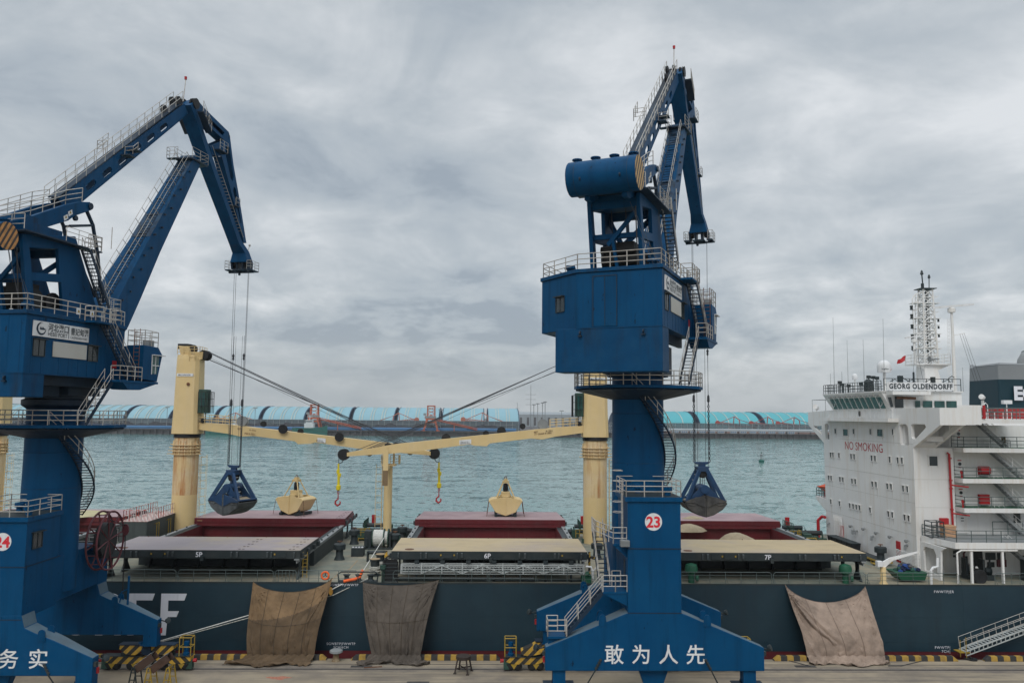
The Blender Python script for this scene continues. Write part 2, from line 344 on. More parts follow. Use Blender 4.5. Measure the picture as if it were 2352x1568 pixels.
# ------------------------------------------------------------------ kerb blocks at the quay edge
KERB = stripes('kerb_stripes', (.38, .235, .04), (.025, .026, .027), 1.15, (1, 0, .001), rough=.8)
def kerb(x0, x1, label):
    a = atZ(x0, 1512, 0).x; b = atZ(x1, 1512, 0).x
    m = MB(); m.loft([[(a, 72.45, 0), (a, 72.95, 0), (a, 72.95, .08), (a, 72.45, .08)], [(a+.4, 72.45, 0), (a+.4, 72.95, 0), (a+.4, 72.92, .42), (a+.4, 72.5, .42)],
                      [(b-.4, 72.45, 0), (b-.4, 72.95, 0), (b-.4, 72.92, .42), (b-.4, 72.5, .42)], [(b, 72.45, 0), (b, 72.95, 0), (b, 72.95, .08), (b, 72.45, .08)]])
    return tag(m.build('quay_kerb', KERB, bevel=.02), label, 'kerb', 'striped kerb blocks along the quay edge')
kerb(60, 262, 'yellow and black striped kerb block behind the wheels of the left crane')
kerb(430, 752, 'yellow and black kerb block running under the brown tarpaulin')
kerb(808, 1150, 'yellow and black kerb block under the dark grey tarpaulin')
kerb(1160, 1420, 'yellow and black kerb block mostly hidden behind the crane numbered 23')
kerb(1772, 2190, 'yellow and black kerb block under the pale beige tarpaulin')
kerb(2250, 2560, 'yellow and black kerb block to the right of the gangway foot')
M['felt0'] = mat('bollard_worn_paint', (.20, .14, .08), .85, .3, 3, .01, dirt=(.3, .27, .2), dirt_amt=.5, dirt_scale=2)
def mooring_bollard(loc, label):
    t = thing('mooring_bollard', loc, label, 'bollard'); x, y, z = loc
    MB().rev(loc, [(.01, 0), (.38, 0), (.32, .12), (.27, .25), (.25, .62), (.01, .62)], 16).build('bollard_post', M['felt0'], t, smooth=True)
    MB().rev((x, y, .62), [(.28, 0), (.58, .14), (.56, .30), (.30, .42), (.01, .44)], 16).build('bollard_cap', M['grey'], t, smooth=True)
p = atZ(771, 1518, 0); mooring_bollard((p.x, 72.3, 0), 'mushroom shaped mooring bollard on the quay edge between the two darker tarpaulins')
# ================================================================== FAR SHORE
SA = .0225
def FS(x, y, z=0):       # far-shore frame: x along the shore, y inland
    p = V((x, 888, 0))+V((cos(SA), sin(SA), 0))*0+V((-sin(SA), cos(SA), 0))*y
    p = V((x*cos(SA)-y*sin(SA), 897+x*sin(SA)+y*cos(SA), z)); return p
ffr = lambda p: FS(p.x, p.y, p.z)
def far(): return MB(ffr)
def fx(px, y=0):         # photo x -> shore coordinate at inland distance y
    lo, hi = -900., 900.
    for _ in range(40):
        m_ = (lo+hi)/2; p = CM.transposed() @ (FS(m_, y, 20)-CO); X = 1176+FPX*p.x/-p.z
        if X < px: lo = m_
        else: hi = m_
    return lo
M['land'] = mat('far_quay', (.075, .072, .075), .9, .3, .02, 0)
o = far().box(-1500, 1500, 0, 2600, -9, 1.6).build('far_land', M['land']); o['kind'] = 'structure'
M['fquay'] = mat('far_quay_wall', (.055, .052, .055), .9, .4, .08, 0, streak=(.11, .10, .10), streak_amt=.7, streak_scale=(.25, .25, .02))
m = far()
for i in range(-110, 150): m.box(i*7, i*7+2.6, -1.6, .3, -5, 1.2)
m.box(-1400, 1400, -2.2, 0, 1.2, 2.4)
o = m.build('far_quay_wall', M['fquay']); o['kind'] = 'structure'
# barrel vault sheds
M['shed1'] = mat('pale_blue_roof_sheet', (.21, .38, .445), .6, .05, .02, 0)
M['shed2'] = mat('cyan_roof_sheet', (.065, .34, .385), .6, .05, .02, 0)
M['seam'] = mat('roof_translucent_strip', (.36, .42, .40), .6, .1, .05, 0)
M['navyend'] = mat('navy_shed_end_wall', (.018, .045, .09), .6, .3, .05, 0)
def shed(x0, x1, y0, H, D, ribs, mt, label, dbl=True, z0=1.6, endr=True):
    t = thing('storage_shed', FS(x0, y0, z0), label, 'shed', 'barrel vaulted storage sheds on the far shore')
    prof = [(D-D*cos(a), H*sin(a)**.82) for a in [pi*i/18 for i in range(19)]]
    far().loft([[(x, y0+u, z0+h) for u, h in prof] for x in (x0, x1)], True).build('roof', mt, t, smooth=True)
    m = far()
    P = [(D-D*cos(a), H*sin(a)**.82) for a in [pi*i/18 for i in range(10)]]
    for r in ribs:
        for dx in ((-1.6, 1.6) if dbl else (0,)):
            x = x0+(x1-x0)*r+dx
            m.loft([[(x-.55, y0+u-.5, z0+h+.4), (x+.55, y0+u-.5, z0+h+.4), (x+.55, y0+u, z0+h-.5), (x-.55, y0+u, z0+h-.5)] for u, h in P])
    m.build('roof_seam', M['seam'], t)
    ww = 4.2
    for xe, s in ((x1, 1), (x0, -1)):
        m = far(); k = .97
        m.loft([[(xe+s*.2, y0+D-(D-u)*1.02, z0+h*1.02) for u, h in prof], [(xe+s*1.0, y0+D-(D-u)*1.0, z0+h*1.0) for u, h in prof]])
        m.build('end_wall', M['navyend'], t)
    return t
gl = [1113-103*i for i in range(0, 13)]
prev = None
for i, g in enumerate(gl):
    x1 = fx(g, 60)-1.2; x0 = fx(g-103, 60)+3.8
    shed(x0, x1, 52, 27.2, 52, (.2, .47, .74), M['shed1'], 'pale blue vaulted shed %s' % ['left of the last thin dark gap, just right of the middle', 'behind the right tall orange ship loader', 'just left of the right tall orange ship loader', 'midway between the two tall orange ship loaders', 'right of the left tall orange ship loader', 'behind the left tall orange ship loader', 'behind the root of the left deck crane jib', 'right of the left buff crane column', 'partly hidden by the left buff crane column', 'above the ring gallery of the left blue crane', 'behind the blue column of the left crane', 'at the left border of the photo', 'outermost on the left'][i])
shed(fx(1120, 60)+1, fx(1191, 60), 52, 27.2, 52, (.3, .65), M['shed1'], 'short pale blue vaulted shed at the right end of the long row')
edges = [1417, 1597, 1748, 1899, 2050, 2200]
for i in range(5):
    shed(fx(edges[i], 60)+7, fx(edges[i+1], 60), 60, 25.6, 50, [.12, .3, .48, .66, .84], M['shed2'], 'bright cyan vaulted shed %s' % ['behind the blue column of the crane numbered 23', 'behind the wires of the right hanging grab', 'left of the white ship superstructure', 'behind the wheelhouse of the ship', 'outermost on the right'][i], dbl=False)
# low grey sheds far behind
M['lowshed'] = mat('hazy_grey_shed', (.26, .29, .31), .8, .1, .02, 0)
for (a, b, y, h, lb) in ((1191, 1335, 420, 25, 'long low grey hall in the haze right of the last pale blue shed'), (1120, 1300, 700, 21, 'low grey hall farther back in the haze')):
    m = far(); x0, x1 = fx(a, y), fx(b, y); m.loft([[(x0, y, 1.6), (x0, y+60, 1.6), (x0, y+60, h-3), (x0, y+30, h+1), (x0, y, h-3)], [(x1, y, 1.6), (x1, y+60, 1.6), (x1, y+60, h-3), (x1, y+30, h+1), (x1, y, h-3)]])
    m.mi = 1
    for k in range(9): m.box(x0+(x1-x0)*(k+.2)/9, x0+(x1-x0)*(k+.5)/9, y-.4, y-.1, 4, h-8)
    tag(m.build('grey_hall', [M['lowshed'], M['land']]), lb, 'hall')
# wind fence: porous mesh on posts
def meshmat(name, c, al):
    m = mat(name, c, .8, .15, .03, 0); m.node_tree.nodes['Principled BSDF'].inputs['Alpha'].default_value = al; return m
M['mesh'] = meshmat('wind_fence_mesh', (.10, .13, .15), .80)
M['mesh2'] = meshmat('wind_fence_mesh_pale', (.12, .15, .17), .62)
M['post'] = mat('fence_post', (.24, .26, .27), .7, .1, 1, 0)
def fence(a, b, y, h, label, mm, zb=1.6):
    x0, x1 = fx(a, y), fx(b, y); t = thing('wind_fence', FS(x0, y, zb), label, 'fence')
    far().box(x0, x1, y, y+.4, zb, h).build('fence_mesh', mm, t)
    m = far(); n = int((x1-x0)/7)
    for i in range(n+1): x = x0+(x1-x0)*i/n; m.box(x-.22, x+.22, y-.6, y-.1, zb, h+.3)
    for z in (h*.35, h*.7, h): m.box(x0, x1, y-.35, y-.12, z-.15, z+.15)
    m.build('fence_posts', M['post'], t)
fence(-260, 1191, 30, 13.4, 'tall grey wind fence in front of the pale blue sheds', M['mesh'])
fence(1290, 2300, 30, 13.2, 'pale grey wind fence in front of the cyan sheds', M['mesh2'])
def heap(a, b, y0, hmax, seed, label, mt, n=60):
    x0, x1 = fx(a, y0), fx(b, y0); rnd = random.Random(seed); m = far(); rings = []; ph = rnd.random()*9
    for i in range(n+1):
        x = x0+(x1-x0)*i/n; h = hmax*(.72+.16*sin(i*.45+ph)+.13*sin(i*1.13+ph*2)+.12*rnd.random())*min(1, i/4+.2, (n-i)/4+.2)
        rings.append([(x, y0-h*1.1, 1.6), (x, y0-h*.55, 1.6+h*.55), (x+rnd.uniform(-1, 1), y0-1, 1.6+h), (x, y0+2, 1.6+h*.97), (x, y0+h, 1.6)])
    m.loft(rings); o = m.build('coal_heap', mt); tag(o, label, 'coal heap', None, 'stuff'); return o
heap(-250, 1170, 24, 8.6, 3, 'long ridge of black coal behind the far quay', M['cargo'], 260)
M['ore'] = mat('brown_ore_heap', (.13, .085, .075), .95, .2, .05, .2)
heap(1425, 1560, 24, 9, 5, 'brown ore heap left of the far stackers', M['ore'], 14)
heap(1560, 2300, 24, 6, 8, 'low brown ore ridge under the far stackers', M['ore'], 90)
# conveyor gallery
M['conv'] = mat('blue_conveyor_gallery', (.035, .13, .27), .6, .1, .1, 0)
def gallery(a, b, y, z, h, mt, label, legs=14):
    x0, x1 = fx(a, y), fx(b, y); t = thing('conveyor_gallery', FS(x0, y, 1.6), label, 'conveyor')
    far().loft([[(x, y, z), (x, y+4, z), (x, y+4, z+h), (x, y+2, z+h+.9), (x, y, z+h)] for x in (x0, x1)]).build('gallery_roof', mt, t)
    m = far(); n = int((x1-x0)/legs)
    for i in range(n+1): x = x0+(x1-x0)*i/n; m.box(x-.3, x+.3, y+.6, y+1.2, 1.6, z); m.box(x-.3, x+.3, y+2.8, y+3.4, 1.6, z)
    m.build('trestle', M['land'], t)
gallery(-250, 1186, 9, 2.6, 2.2, M['conv'], 'long blue conveyor gallery on the far quay below the coal ridge')
M['galw'] = mat('pale_conveyor_gallery', (.30, .33, .35), .6, .1, .1, 0)
gallery(1500, 2300, 9, 4.4, 2.0, M['galw'], 'pale conveyor gallery on the far quay in front of the cyan sheds')
# small white buildings / cabins on right far quay
for i in range(13):
    a = 1543+i*21 if i < 6 else 1545+i*22
    x = fx(a, 4); m = far(); m.box(x, x+7.4, 3, 6, 2.4, 4.8); m.mi = 1
    for k in range(3): m.box(x+.8+k*2.2, x+2+k*2.2, 2.8, 2.95, 3.2, 4.3)
    tag(m.build('quay_cabin', [M['galw'], M['conv']]), 'small white cabin with blue windows in the row on the far quay', 'cabin', 'white cabins on the far quay')
# orange machines
def lattice(m, p, q, w, n, r=.18, up=(0,0,1)):
    p = V(p); q = V(q); d = (q-p).normalized(); u = d.cross(V(up)).normalized()*w/2; k = u.cross(d).normalized()*w/2
    co = [u+k, u-k, -u-k, -u+k]
    for c in co: m.tube(p+c, q+c, r, 4)
    for i in range(n):
        a = p.lerp(q, i/n); b = p.lerp(q, (i+1)/n)
        for j in range(4): m.tube(a+co[j], b+co[(j+1) % 4], r*.7, 3); m.tube(a+co[j], a+co[(j+1) % 4], r*.7, 3)
def unloader(px, label):
    x = fx(px, 4); t = thing('ship_unloader', FS(x, 4, 1.6), label, 'ship loader', 'tall orange ship loaders on the far quay'); far = lambda: MB(lambda p_: FS(p_.x, p_.y, 1.6+(p_.z-1.6)*.84))
    m = far()
    for sx in (-6, 6):
        for y in (1, 13): m.bar((x+sx*1.35, y, 2), (x+sx*.75, y, 17), 1.5); m.box(x+sx*1.35-2, x+sx*1.35+2, y-.8, y+.8, 2, 3.6)
        m.bar((x+sx*.75, 1, 16), (x+sx*.75, 13, 16), 1.2)
    m.bar((x-6, 1, 14), (x+6, 1, 14), 1.4); m.bar((x-6, 13, 14), (x+6, 13, 14), 1.4); m.box(x-6, x+6, 2, 12, 17, 19); m.box(x-7, x+5, 3, 11, 19, 22.5)
    m.build('portal', M['orange'], t)
    m = far()
    for sx in (-4.2, 4.2):
        m.bar((x+sx, 5, 19), (x+sx*.95, 5, 35.5), 1.1); m.bar((x+sx, 10, 19), (x+sx*.95, 10, 35.5), 1.1)
    for z in (24, 28, 32, 35.3): m.bar((x-4, 5, z), (x+4, 5, z), .6); m.bar((x-4, 10, z), (x+4, 10, z), .6)
    for i in range(3): m.tube((x-4, 5, 21+i*4.5), (x+4, 5, 25.5+i*4.5), .25, 4); m.tube((x+4, 5, 21+i*4.5), (x-4, 5, 25.5+i*4.5), .25, 4)
    m.box(x-4.6, x+4.6, 4, 11, 35.3, 36.4)
    m.build('tower', M['orange'], t)
    m = far(); lattice(m, (x+5, 7, 18), (x+52, 9, 5), 2.2, 14, .28); m.bar((x+5, 7, 17), (x+52, 9, 4), 1.2); m.bar((x+26, 8, 12), (x+26, 8, 2), .8); m.build('boom', M['orange'], t)
    m = far(); m.box(x-8.5, x-5.5, 4, 8, 23, 26); m.box(x-6.5, x+6, 2.5, 3.4, 19.3, 22.2); m.build('cabin', M['grey'], t)
unloader(721, 'left one of the two tall orange ship loaders across the water')
unloader(990, 'right one of the two tall orange ship loaders, near the middle of the photo')
def stacker(px, y, s, flip, mt, label):
    x = fx(px, y); t = thing('stacker_reclaimer', FS(x, y, 1.6), label, 'stacker', 'bucket wheel stackers in the far stockyard')
    f = -1 if flip else 1; m = far()
    m.box(x-6*s, x+6*s, y-3, y+3, 1.6, 4); m.bar((x-4*s, y, 4), (x, y, 12*s), 1.6); m.bar((x+4*s, y, 4), (x, y, 12*s), 1.6)
    m.build('undercarriage', mt, t)
    m = far(); lattice(m, (x, y, 14*s), (x-26*s*f, y, 17*s), 2.4, 9, .3); m.bar((x, y, 13*s), (x-26*s*f, y, 16*s), 1); m.rev((x-27*s*f, y-1, 17*s), [(.1, -1), (3.2*s, -1), (3.2*s, 1), (.1, 1)], 12, (0, 1, 0)); m.build('bucket_wheel_boom', mt, t)
    m = far(); m.bar((x-3*f, y, 14*s), (x-2*f, y, 26*s), .9); m.bar((x+5*f, y, 14*s), (x+4*f, y, 22*s), .9); m.tube((x-2*f, y, 26*s), (x-22*s*f, y, 17.5*s), .35, 4); m.tube((x-2*f, y, 26*s), (x+4*f, y, 22*s), .5, 4)
    for k in range(4): m.tube((x+4*f, y, 22*s), (x+(22+k*4)*f, y, (15-k*2)*s), .25, 3)
    m.bar((x, y, 13*s), (x+28*s*f, y, 11*s), 1.6); m.box(min(x+24*s*f, x+30*s*f), max(x+24*s*f, x+30*s*f), y-2, y+2, 8*s, 13*s); m.build('mast_and_stays', mt, t)
M['orangef'] = mat('faded_orange_steel', (.40, .13, .08), .7, .2, .3, 0)
M['redf'] = mat('red_lead_steel', (.34, .055, .045), .7, .2, .3, 0)
stacker(1112, 34, .9, False, M['orangef'], 'orange stacker left of the end of the pale blue sheds')
stacker(912, 34, .85, True, M['orangef'], 'orange stacker seen end on, left of the right tall ship loader')
stacker(545, 34, .8, False, M['orangef'], 'orange stacker behind the left deck crane jib')
for k, (px, lb) in enumerate(((1690, 'leftmost of the three red stackers before the cyan sheds'), (1767, 'middle one of the three red stackers before the cyan sheds'), (1828, 'rightmost of the three red stackers, next to the white ship'))):
    stacker(px, 34, .82, False, M['redf'], lb)
# masts on the horizon
def pylon(px, y, h, w, label, cat='pylon'):
    x = fx(px, y); m = far(); lattice(m, (x, y, 1.6), (x, y, h*.6), w, 7, .35); lattice(m, (x, y, h*.6), (x, y, h), w*.45, 5, .3); m.tube((x, y, h), (x, y, h+6), .3, 4)
    for z in (.62, .75, .87): m.bar((x-w*1.1, y, h*z), (x+w*1.1, y, h*z), .4)
    tag(m.build('lattice_pylon', M['grey']), label, cat)
pylon(1219, 260, 58, 7, 'tall grey lattice mast on the horizon right of the pale blue sheds')
pylon(1352, 500, 52, 5, 'thin distant mast beside the right deck crane cab')
pylon(1188, 620, 38, 4, 'faint small mast just right of the pale blue sheds')
for k, px in enumerate((1226, 1235, 1246, 1252)):
    x = fx(px, 150); m = far(); m.tube((x, 150, 1.6), (x, 150, 34+k*1.2), .45, 6); m.rev((x, 150, 34+k*1.2), [(.3, 0), (2.6, .3), (2.6, 1.1), (.3, 1.4)], 10)
    tag(m.build('light_mast', M['grey']), 'thin floodlight mast in the cluster of four on the far shore', 'light mast', 'floodlight masts on the far shore')
for px in (384, 407, 586, 1012, 1290): 
    x = fx(px, 14); m = far(); m.tube((x, 14, 1.6), (x, 14, 26), .3, 5); m.box(x-2.4, x+2.4, 13.7, 14.3, 25.6, 26.6)
    tag(m.build('light_mast', M['grey']), 'slim lamp mast with a crosshead in front of the wind fence', 'light mast', 'lamp masts along the far quay')
# ships moored over there
def farship(a, b, y, hz, hullm, label, bridge, bmat, mirror=False):
    x0, x1 = fx(a, y), fx(b, y); t = thing('moored_ship', FS((x0+x1)/2, y, -3.5), label, 'ship')
    if mirror: st = [(x0, .5, 0), (x0+6, 5, 0), (x1-16, 6, 0), (x1-5, 3.5, 1), (x1+1, .4, 3)]
    else: st = [(x0-1, .4, 3), (x0+5, 3.5, 1), (x0+16, 6, 0), (x1-6, 5, 0), (x1, .5, 0)]
    far().loft([[(x+(0), y-hw, hz+rs), (x, y-hw*.7, -4), (x, y+hw*.7, -4), (x, y+hw, hz+rs)] for x, hw, rs in st]).build('hull', hullm, t)
    m = far(); xb = bridge
    m.box(xb-5, xb+5, y-4.5, y+4.5, hz-1, hz+5); m.box(xb-3.6, xb+3.6, y-4, y+4, hz+5, hz+8.5); m.tube((xb, y, hz+8.5), (xb, y, hz+14), .35, 5); m.bar((xb-3, y, hz+12), (xb+3, y, hz+12), .3)
    m.mi = 1; m.box(xb-3.2, xb+3.2, y-4.15, y-4.02, hz+6.5, hz+7.6); m.build('bridge', [bmat, M['ink']], t)
M['fgreen'] = mat('far_green_hull', (.02, .12, .10), .6, .1, .05, 0); M['fwhite'] = mat('far_white_paint', (.55, .57, .58), .6, .1, .1, 0)
farship(672, 751, -9, 5.0, M['fgreen'], 'green hulled cargo ship moored across the water below the left orange ship loader', fx(712, -9), M['fwhite'], True)
farship(476, 560, -9, 3.2, M['fgreen'], 'small ship with a white bridge across the water behind the left deck crane jib', fx(536, -9), M['fwhite'])
# navigation buoy in the channel
p = atZ(1749, 1061, -3.5); t = thing('navigation_buoy', p, 'green navigation buoy with a lattice top floating in the channel', 'buoy'); x, y, z = p; k = 1.25; bf = lambda q: V((x, y, z))+(V(q)-V((x, y, z)))*.58; BB = lambda: MB(bf)
M['buoy'] = mat('green_buoy_paint', (.01, .10, .08), .6, .1, .5, 0)
BB().rev((x, y, z-1), [(.1, 0), (1.9*k, .3), (2.1*k, 1.2), (2.1*k, 2.2*k), (.9*k, 2.8*k), (.05, 2.9*k)], 14).build('float', M['buoy'], t, smooth=True)
m = BB()
for a in range(4):
    c, s_ = cos(a*pi/2+.5), sin(a*pi/2+.5); m.tube((x+1.3*c, y+1.3*s_, z+1.8), (x+.4*c, y+.4*s_, z+8), .16, 4)
    c2, s2 = cos((a+1)*pi/2+.5), sin((a+1)*pi/2+.5)
    for q1, q2 in ((3, 4.6), (4.6, 6.2)): m.tube((x+1.1*c, y+1.1*s_, z+q1), (x+.8*c2, y+.8*s2, z+q2), .1, 3)
m.rev((x, y, z+6.2), [(.2, 0), (1.2, .1), (1.5, .9), (.9, 1.6), (.2, 1.7)], 8); m.build('lattice_tower', M['grey'], t)
BB().rev((x, y, z+8), [(.1, 0), (.5, .1), (.45, .9), (.1, 2.4)], 8).build('lantern', M['buoy'], t)
# ================================================================== PORTAL CRANES
def arcpts(c, r, a0, a1, n, z=0): return [(c[0]+r*cos(a0+(a1-a0)*i/n), c[1]+r*sin(a0+(a1-a0)*i/n), z) for i in range(n+1)]
def tops(m, idx=1, lim=.35):      # give the upward faces their own material; beams get a painted sky sheen
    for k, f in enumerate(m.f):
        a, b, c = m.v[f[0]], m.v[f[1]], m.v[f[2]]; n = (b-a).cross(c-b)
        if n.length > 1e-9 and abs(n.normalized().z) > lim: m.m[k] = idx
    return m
def stair(name, par, p, q, w, side, mt=None, rm=None, step=.26, rails=True, h=1.0):
    p = V(p); q = V(q); u = V(side).normalized()*w/2; m = MB()
    for s in (-1, 1): m.bar(p+u*s, q+u*s, .06, .24)
    n = max(3, int(abs(q.z-p.z)/step)); d = V((q.x-p.x, q.y-p.y, 0)); d = d.normalized() if d.length > .01 else V((0, 1, 0))
    for i in range(1, n):
        c = p.lerp(q, i/n); m.add([c-u-d*.13, c+u-d*.13, c+u+d*.13, c-u+d*.13, c-u-d*.13-V((0,0,.04)), c+u-d*.13-V((0,0,.04)), c+u+d*.13-V((0,0,.04)), c-u+d*.13-V((0,0,.04))],
                                  [(0,1,2,3), (7,6,5,4), (0,4,5,1), (1,5,6,2), (2,6,7,3), (3,7,4,0)])
    o = m.build(name, mt or M['dblue'], par)
    if rails:
        r = MB()
        for s in (-1, 1):
            a, b = p+u*s, q+u*s; r.rail([a, b], h, 1.3, 2, .026)
        r.build('handrail', rm or M['rail'], o)
    return o
def bogie(par, cx, cy, L, style, endcage):
    t = bpy.data.objects.new('bogie', None); COL.objects.link(t); t.parent = par; t.location = V((cx, cy, 0))-par.location
    hw = .42; hz = HAZ if style == 0 else HAZ2
    m = MB()
    for s in (-1, 1):
        P = [(cx+s*.35, cy-hw, 2.15), (cx+s*2.2, cy-hw, 2.15), (cx+s*2.25, cy-hw, 1.85), (cx+s*1.6, cy-hw, 1.35), (cx+s*.9, cy-hw, 1.35), (cx+s*.35, cy-hw, 1.75)]
        if style: P = [(cx+s*.1, cy-hw, 2.55), (cx+s*1.0, cy-hw, 2.35), (cx+s*2.3, cy-hw, 1.75), (cx+s*2.3, cy-hw, 1.45), (cx+s*1.6, cy-hw, 1.3), (cx+s*.1, cy-hw, 1.6)]
        m.plate(P, (0, 2*hw, 0))
    m.build('main_equaliser', HAZ if not style else HAZ, t)
    m = MB(); m.box(cx-2.35, cx+2.35, cy-.5, cy+.5, 2.15, 2.19) if not style else m.box(cx-1.1, cx+1.1, cy-.5, cy+.5, 2.5, 2.56)
    m.rev((cx, cy-.5, 1.75), [(.01, 0), (.4, 0), (.4, 1.0), (.01, 1.0)], 12, (0,1,0)); m.box(cx-.45, cx+.45, cy-.35, cy+.35, 1.5, 2.7)
    m.build('pivot', M['dblue'], t)
    for s in (-1, 1):
        c = cx+s*L*.27; m = MB(); h = L*.235
        m.plate([(c-h, cy-.34, 1.22), (c+h, cy-.34, 1.22), (c+h, cy-.34, .85), (c+h*.55, cy-.34, .62), (c-h*.55, cy-.34, .62), (c-h, cy-.34, .85)], (0, .68, 0))
        e = m.build('lower_equaliser', HAZ2 if s > 0 else HAZ, t)
        m = MB(); m.box(c-h, c+h, cy-.45, cy+.45, 1.222, 1.26); m.box(c-.2, c+.2, cy-.3, cy+.3, 1.22, 1.5); m.build('top_plate', M['slate'], e)
        for k in (-1, 1):
            wx = c+k*h*.55; m = MB()
            for j in (-.33, .33): m.rev((wx+j, cy-.16, .42), [(.05, 0), (.38, 0), (.38, .1), (.30, .12), (.30, .32), (.05, .32)], 14, (0,1,0))
            m.plate([(wx-.62, cy-.28, .62), (wx+.62, cy-.28, .62), (wx+.4, cy-.28, .25), (wx-.4, cy-.28, .25)], (0, .1, 0)); m.build('wheel', M['black'], t)
            m = MB(); m.plate([(wx-.28, cy-.30, .62), (wx+.28, cy-.30, .62), (wx, cy-.30, .2)], (0, .02, 0)); m.build('wheel_guard', M['yellow'], t)
    for s in (-1, 1):
        m = MB(); e = cx+s*(L*.5+.15); m.box(min(e, e-s*.5), max(e, e-s*.5), cy-.25, cy+.25, .18, .9); m.build('rail_sweeper', M['dgreen'], t)
        MB().rev((e, cy, .82), [(.01, 0), (.14, 0), (.17, .28), (.01, .3)], 8, (s, 0, 0)).build('buffer', M['redp'], t)
    if endcage:
        s = endcage; x0 = cx+s*(L*.5-.9); m = MB()
        for dx in (0, .95):
            for dy in (-.4, .4): m.tube((x0+s*dx, cy+dy, 1.25), (x0+s*dx, cy+dy, 2.75), .04, 4)
        for z in (2.75, 2.0):
            for dy in (-.4, .4): m.tube((x0, cy+dy, z), (x0+s*.95, cy+dy, z), .04, 4)
            for dx in (0, .95): m.tube((x0+s*dx, cy-.4, z), (x0+s*dx, cy+.4, z), .04, 4)
        m.build('guard_frame', M['yellow'], t)
        m = MB(); m.rev((x0+s*.45, cy, 1.26), [(.01, 0), (.26, 0), (.26, .2), (.18, .25), (.18, .75), (.22, .8), (.22, 1.1), (.01, 1.12)], 10); m.build('travel_motor', M['blue'], t)
    return t
def lug(m, x, y, z, s=.27): m.plate([(x+s*.9*cos(a), y, z+s*.9*sin(a)) for a in [pi*i/8 for i in range(9)]]+[(x-s, y, z-.55), (x+s, y, z-.55)][::1], (0, .09, 0))
def portal(nm, AX, AY, P, label):
    t = thing('portal_crane', (AX, AY, 0), label, 'harbour crane', 'blue harbour cranes on the quay')
    b, e, sh, hb, hw = P['b'], P['e'], P['sh'], P['hb'], P['hw']      # bottom z, end top z, shoulder z, half beam, half leg width
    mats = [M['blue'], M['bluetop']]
    for k, (y0, y1, dz) in enumerate(((58.0, 59.75, 0), (68.8, 70.45, -.12))):
        m = MB(); pr = []
        L_ = [(hb, e+dz), (hb*.47, (e+sh)/2+.48+dz), (hw+.35, sh-.12+dz), (hw, sh+dz)]
        if P['notch']:
            L_ = [(hb, e+dz), (4.2, 5.6+dz), (2.75, 6.15+dz), (hw+.25, 6.45+dz), (hw, 7.3+dz)]
        top = [(AX+x, y0, z) for x, z in L_]+[(AX-x, y0, z) for x, z in L_[::-1]]
        if P['notch']: bot = [(AX-hb, y0, b-.95+dz), (AX-hb+1.15, y0, b-.95+dz), (AX-hb+1.15, y0, b+dz), (AX+hb-1.15, y0, b+dz), (AX+hb-1.15, y0, b-.95+dz), (AX+hb, y0, b-.95+dz)]
        else: bot = [(AX-hb, y0, b+dz), (AX+hb, y0, b+dz)]
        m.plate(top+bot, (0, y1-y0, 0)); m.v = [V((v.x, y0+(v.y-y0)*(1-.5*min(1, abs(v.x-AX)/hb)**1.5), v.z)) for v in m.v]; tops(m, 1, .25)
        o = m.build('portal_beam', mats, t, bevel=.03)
        m = MB()
        for s in (-1, 1):
            for yy in (y0-.06, y1-.6): lug(m, AX+s*hb*.48, yy, (e+sh)/2+.85+dz-(.45 if P['notch'] else 0))
        m.build('lifting_lug', M['blue'], o)
        m = MB()
        for s in (-1, 1): m.tube((AX+s*hb, y0+.8, e-.2+dz), (AX+s*(hb+.5), y0+.7, e-.3+dz), .05, 5); m.rev((AX+s*(hb+.45), y0+.7, e-.25+dz), [(.05, 0), (.22, .1), (.25, .3), (.05, .34)], 8, (s, -.6, .5)); m.box(AX+s*(hb+.0)-.18, AX+s*hb+.18, y0+.1, y0+.4, e-.6+dz, e-.3+dz)
        m.build('floodlight', M['slate'], o)
        m = MB()
        for s in (-1, 1): m.rev((AX+s*(hb+.02), y0+.7, e-1.0+dz), [(.01, -.2), (.13, -.2), (.13, .2), (.01, .2)], 8)
        m.build('alarm_lamp', M['redp'], o)
        m = MB()
        for s in (-1, 1): m.box(AX+s*(hb-1.0)-.45, AX+s*(hb-1.0)+.45, y0+.2, y1-.7, 2.4, b-(.95 if P['notch'] else 0)+dz); m.box(AX+s*(hb-1.0)-.55, AX+s*(hb-1.0)+.55, y0+.15, y1-.6, 2.38, 2.46)
        m.build('beam_foot', M['blue'], o)
        if k == 0:
            for j, ch in enumerate(P['chars']): text('beam_character', ch, 1.42, M['board'], o, (AX+P['cx']+j*P['cs']-.72, y0-.012, P['cz']-.52), (1,0,0), (0,0,1), bold=.010, ext=0)
            m = MB()
            for s in (-1, 1):
                m.pipe([(AX+s*3.75+P['cc'], y0-.1, b+.75), (AX+s*4.1+P['cc'], y0-.12, b+.1), (AX+s*4.9+P['cc'], y0+.3, b-1.4)], .05, 5)
                for q in range(4): m.rev((AX+s*(3.75+q*.1)+P['cc'], y0-.1, b+.75-q*.18), [(.06, 0), (.12, .05), (.06, .16)], 6, (0, 1, 0))
            m.build('anchor_cable', M['slate'], o)
            m = MB(); m.plate([(AX-1.1, y0+.6, b), (AX+1.1, y0+.6, b), (AX+.35, y0+.6, b-2.0), (AX-.35, y0+.6, b-2.0)], (0, .8, 0)); m.build('cable_guide_box', M['blue'], o)
    # body linking both beams, arched at its lower edge
    y0, y1 = 58.02, 70.45; zb, zs = P['zb'], P['zs']
    m = MB(); hv = hw-.015; m.box(AX-hv, AX+hv, 59.92, 68.78, zb, zs); m.box(AX-hv, AX+hv, y0+.6, 59.918, sh-.4, zs); m.box(AX-hv, AX+hv, 68.782, y1, sh-.9, zs-1.2)
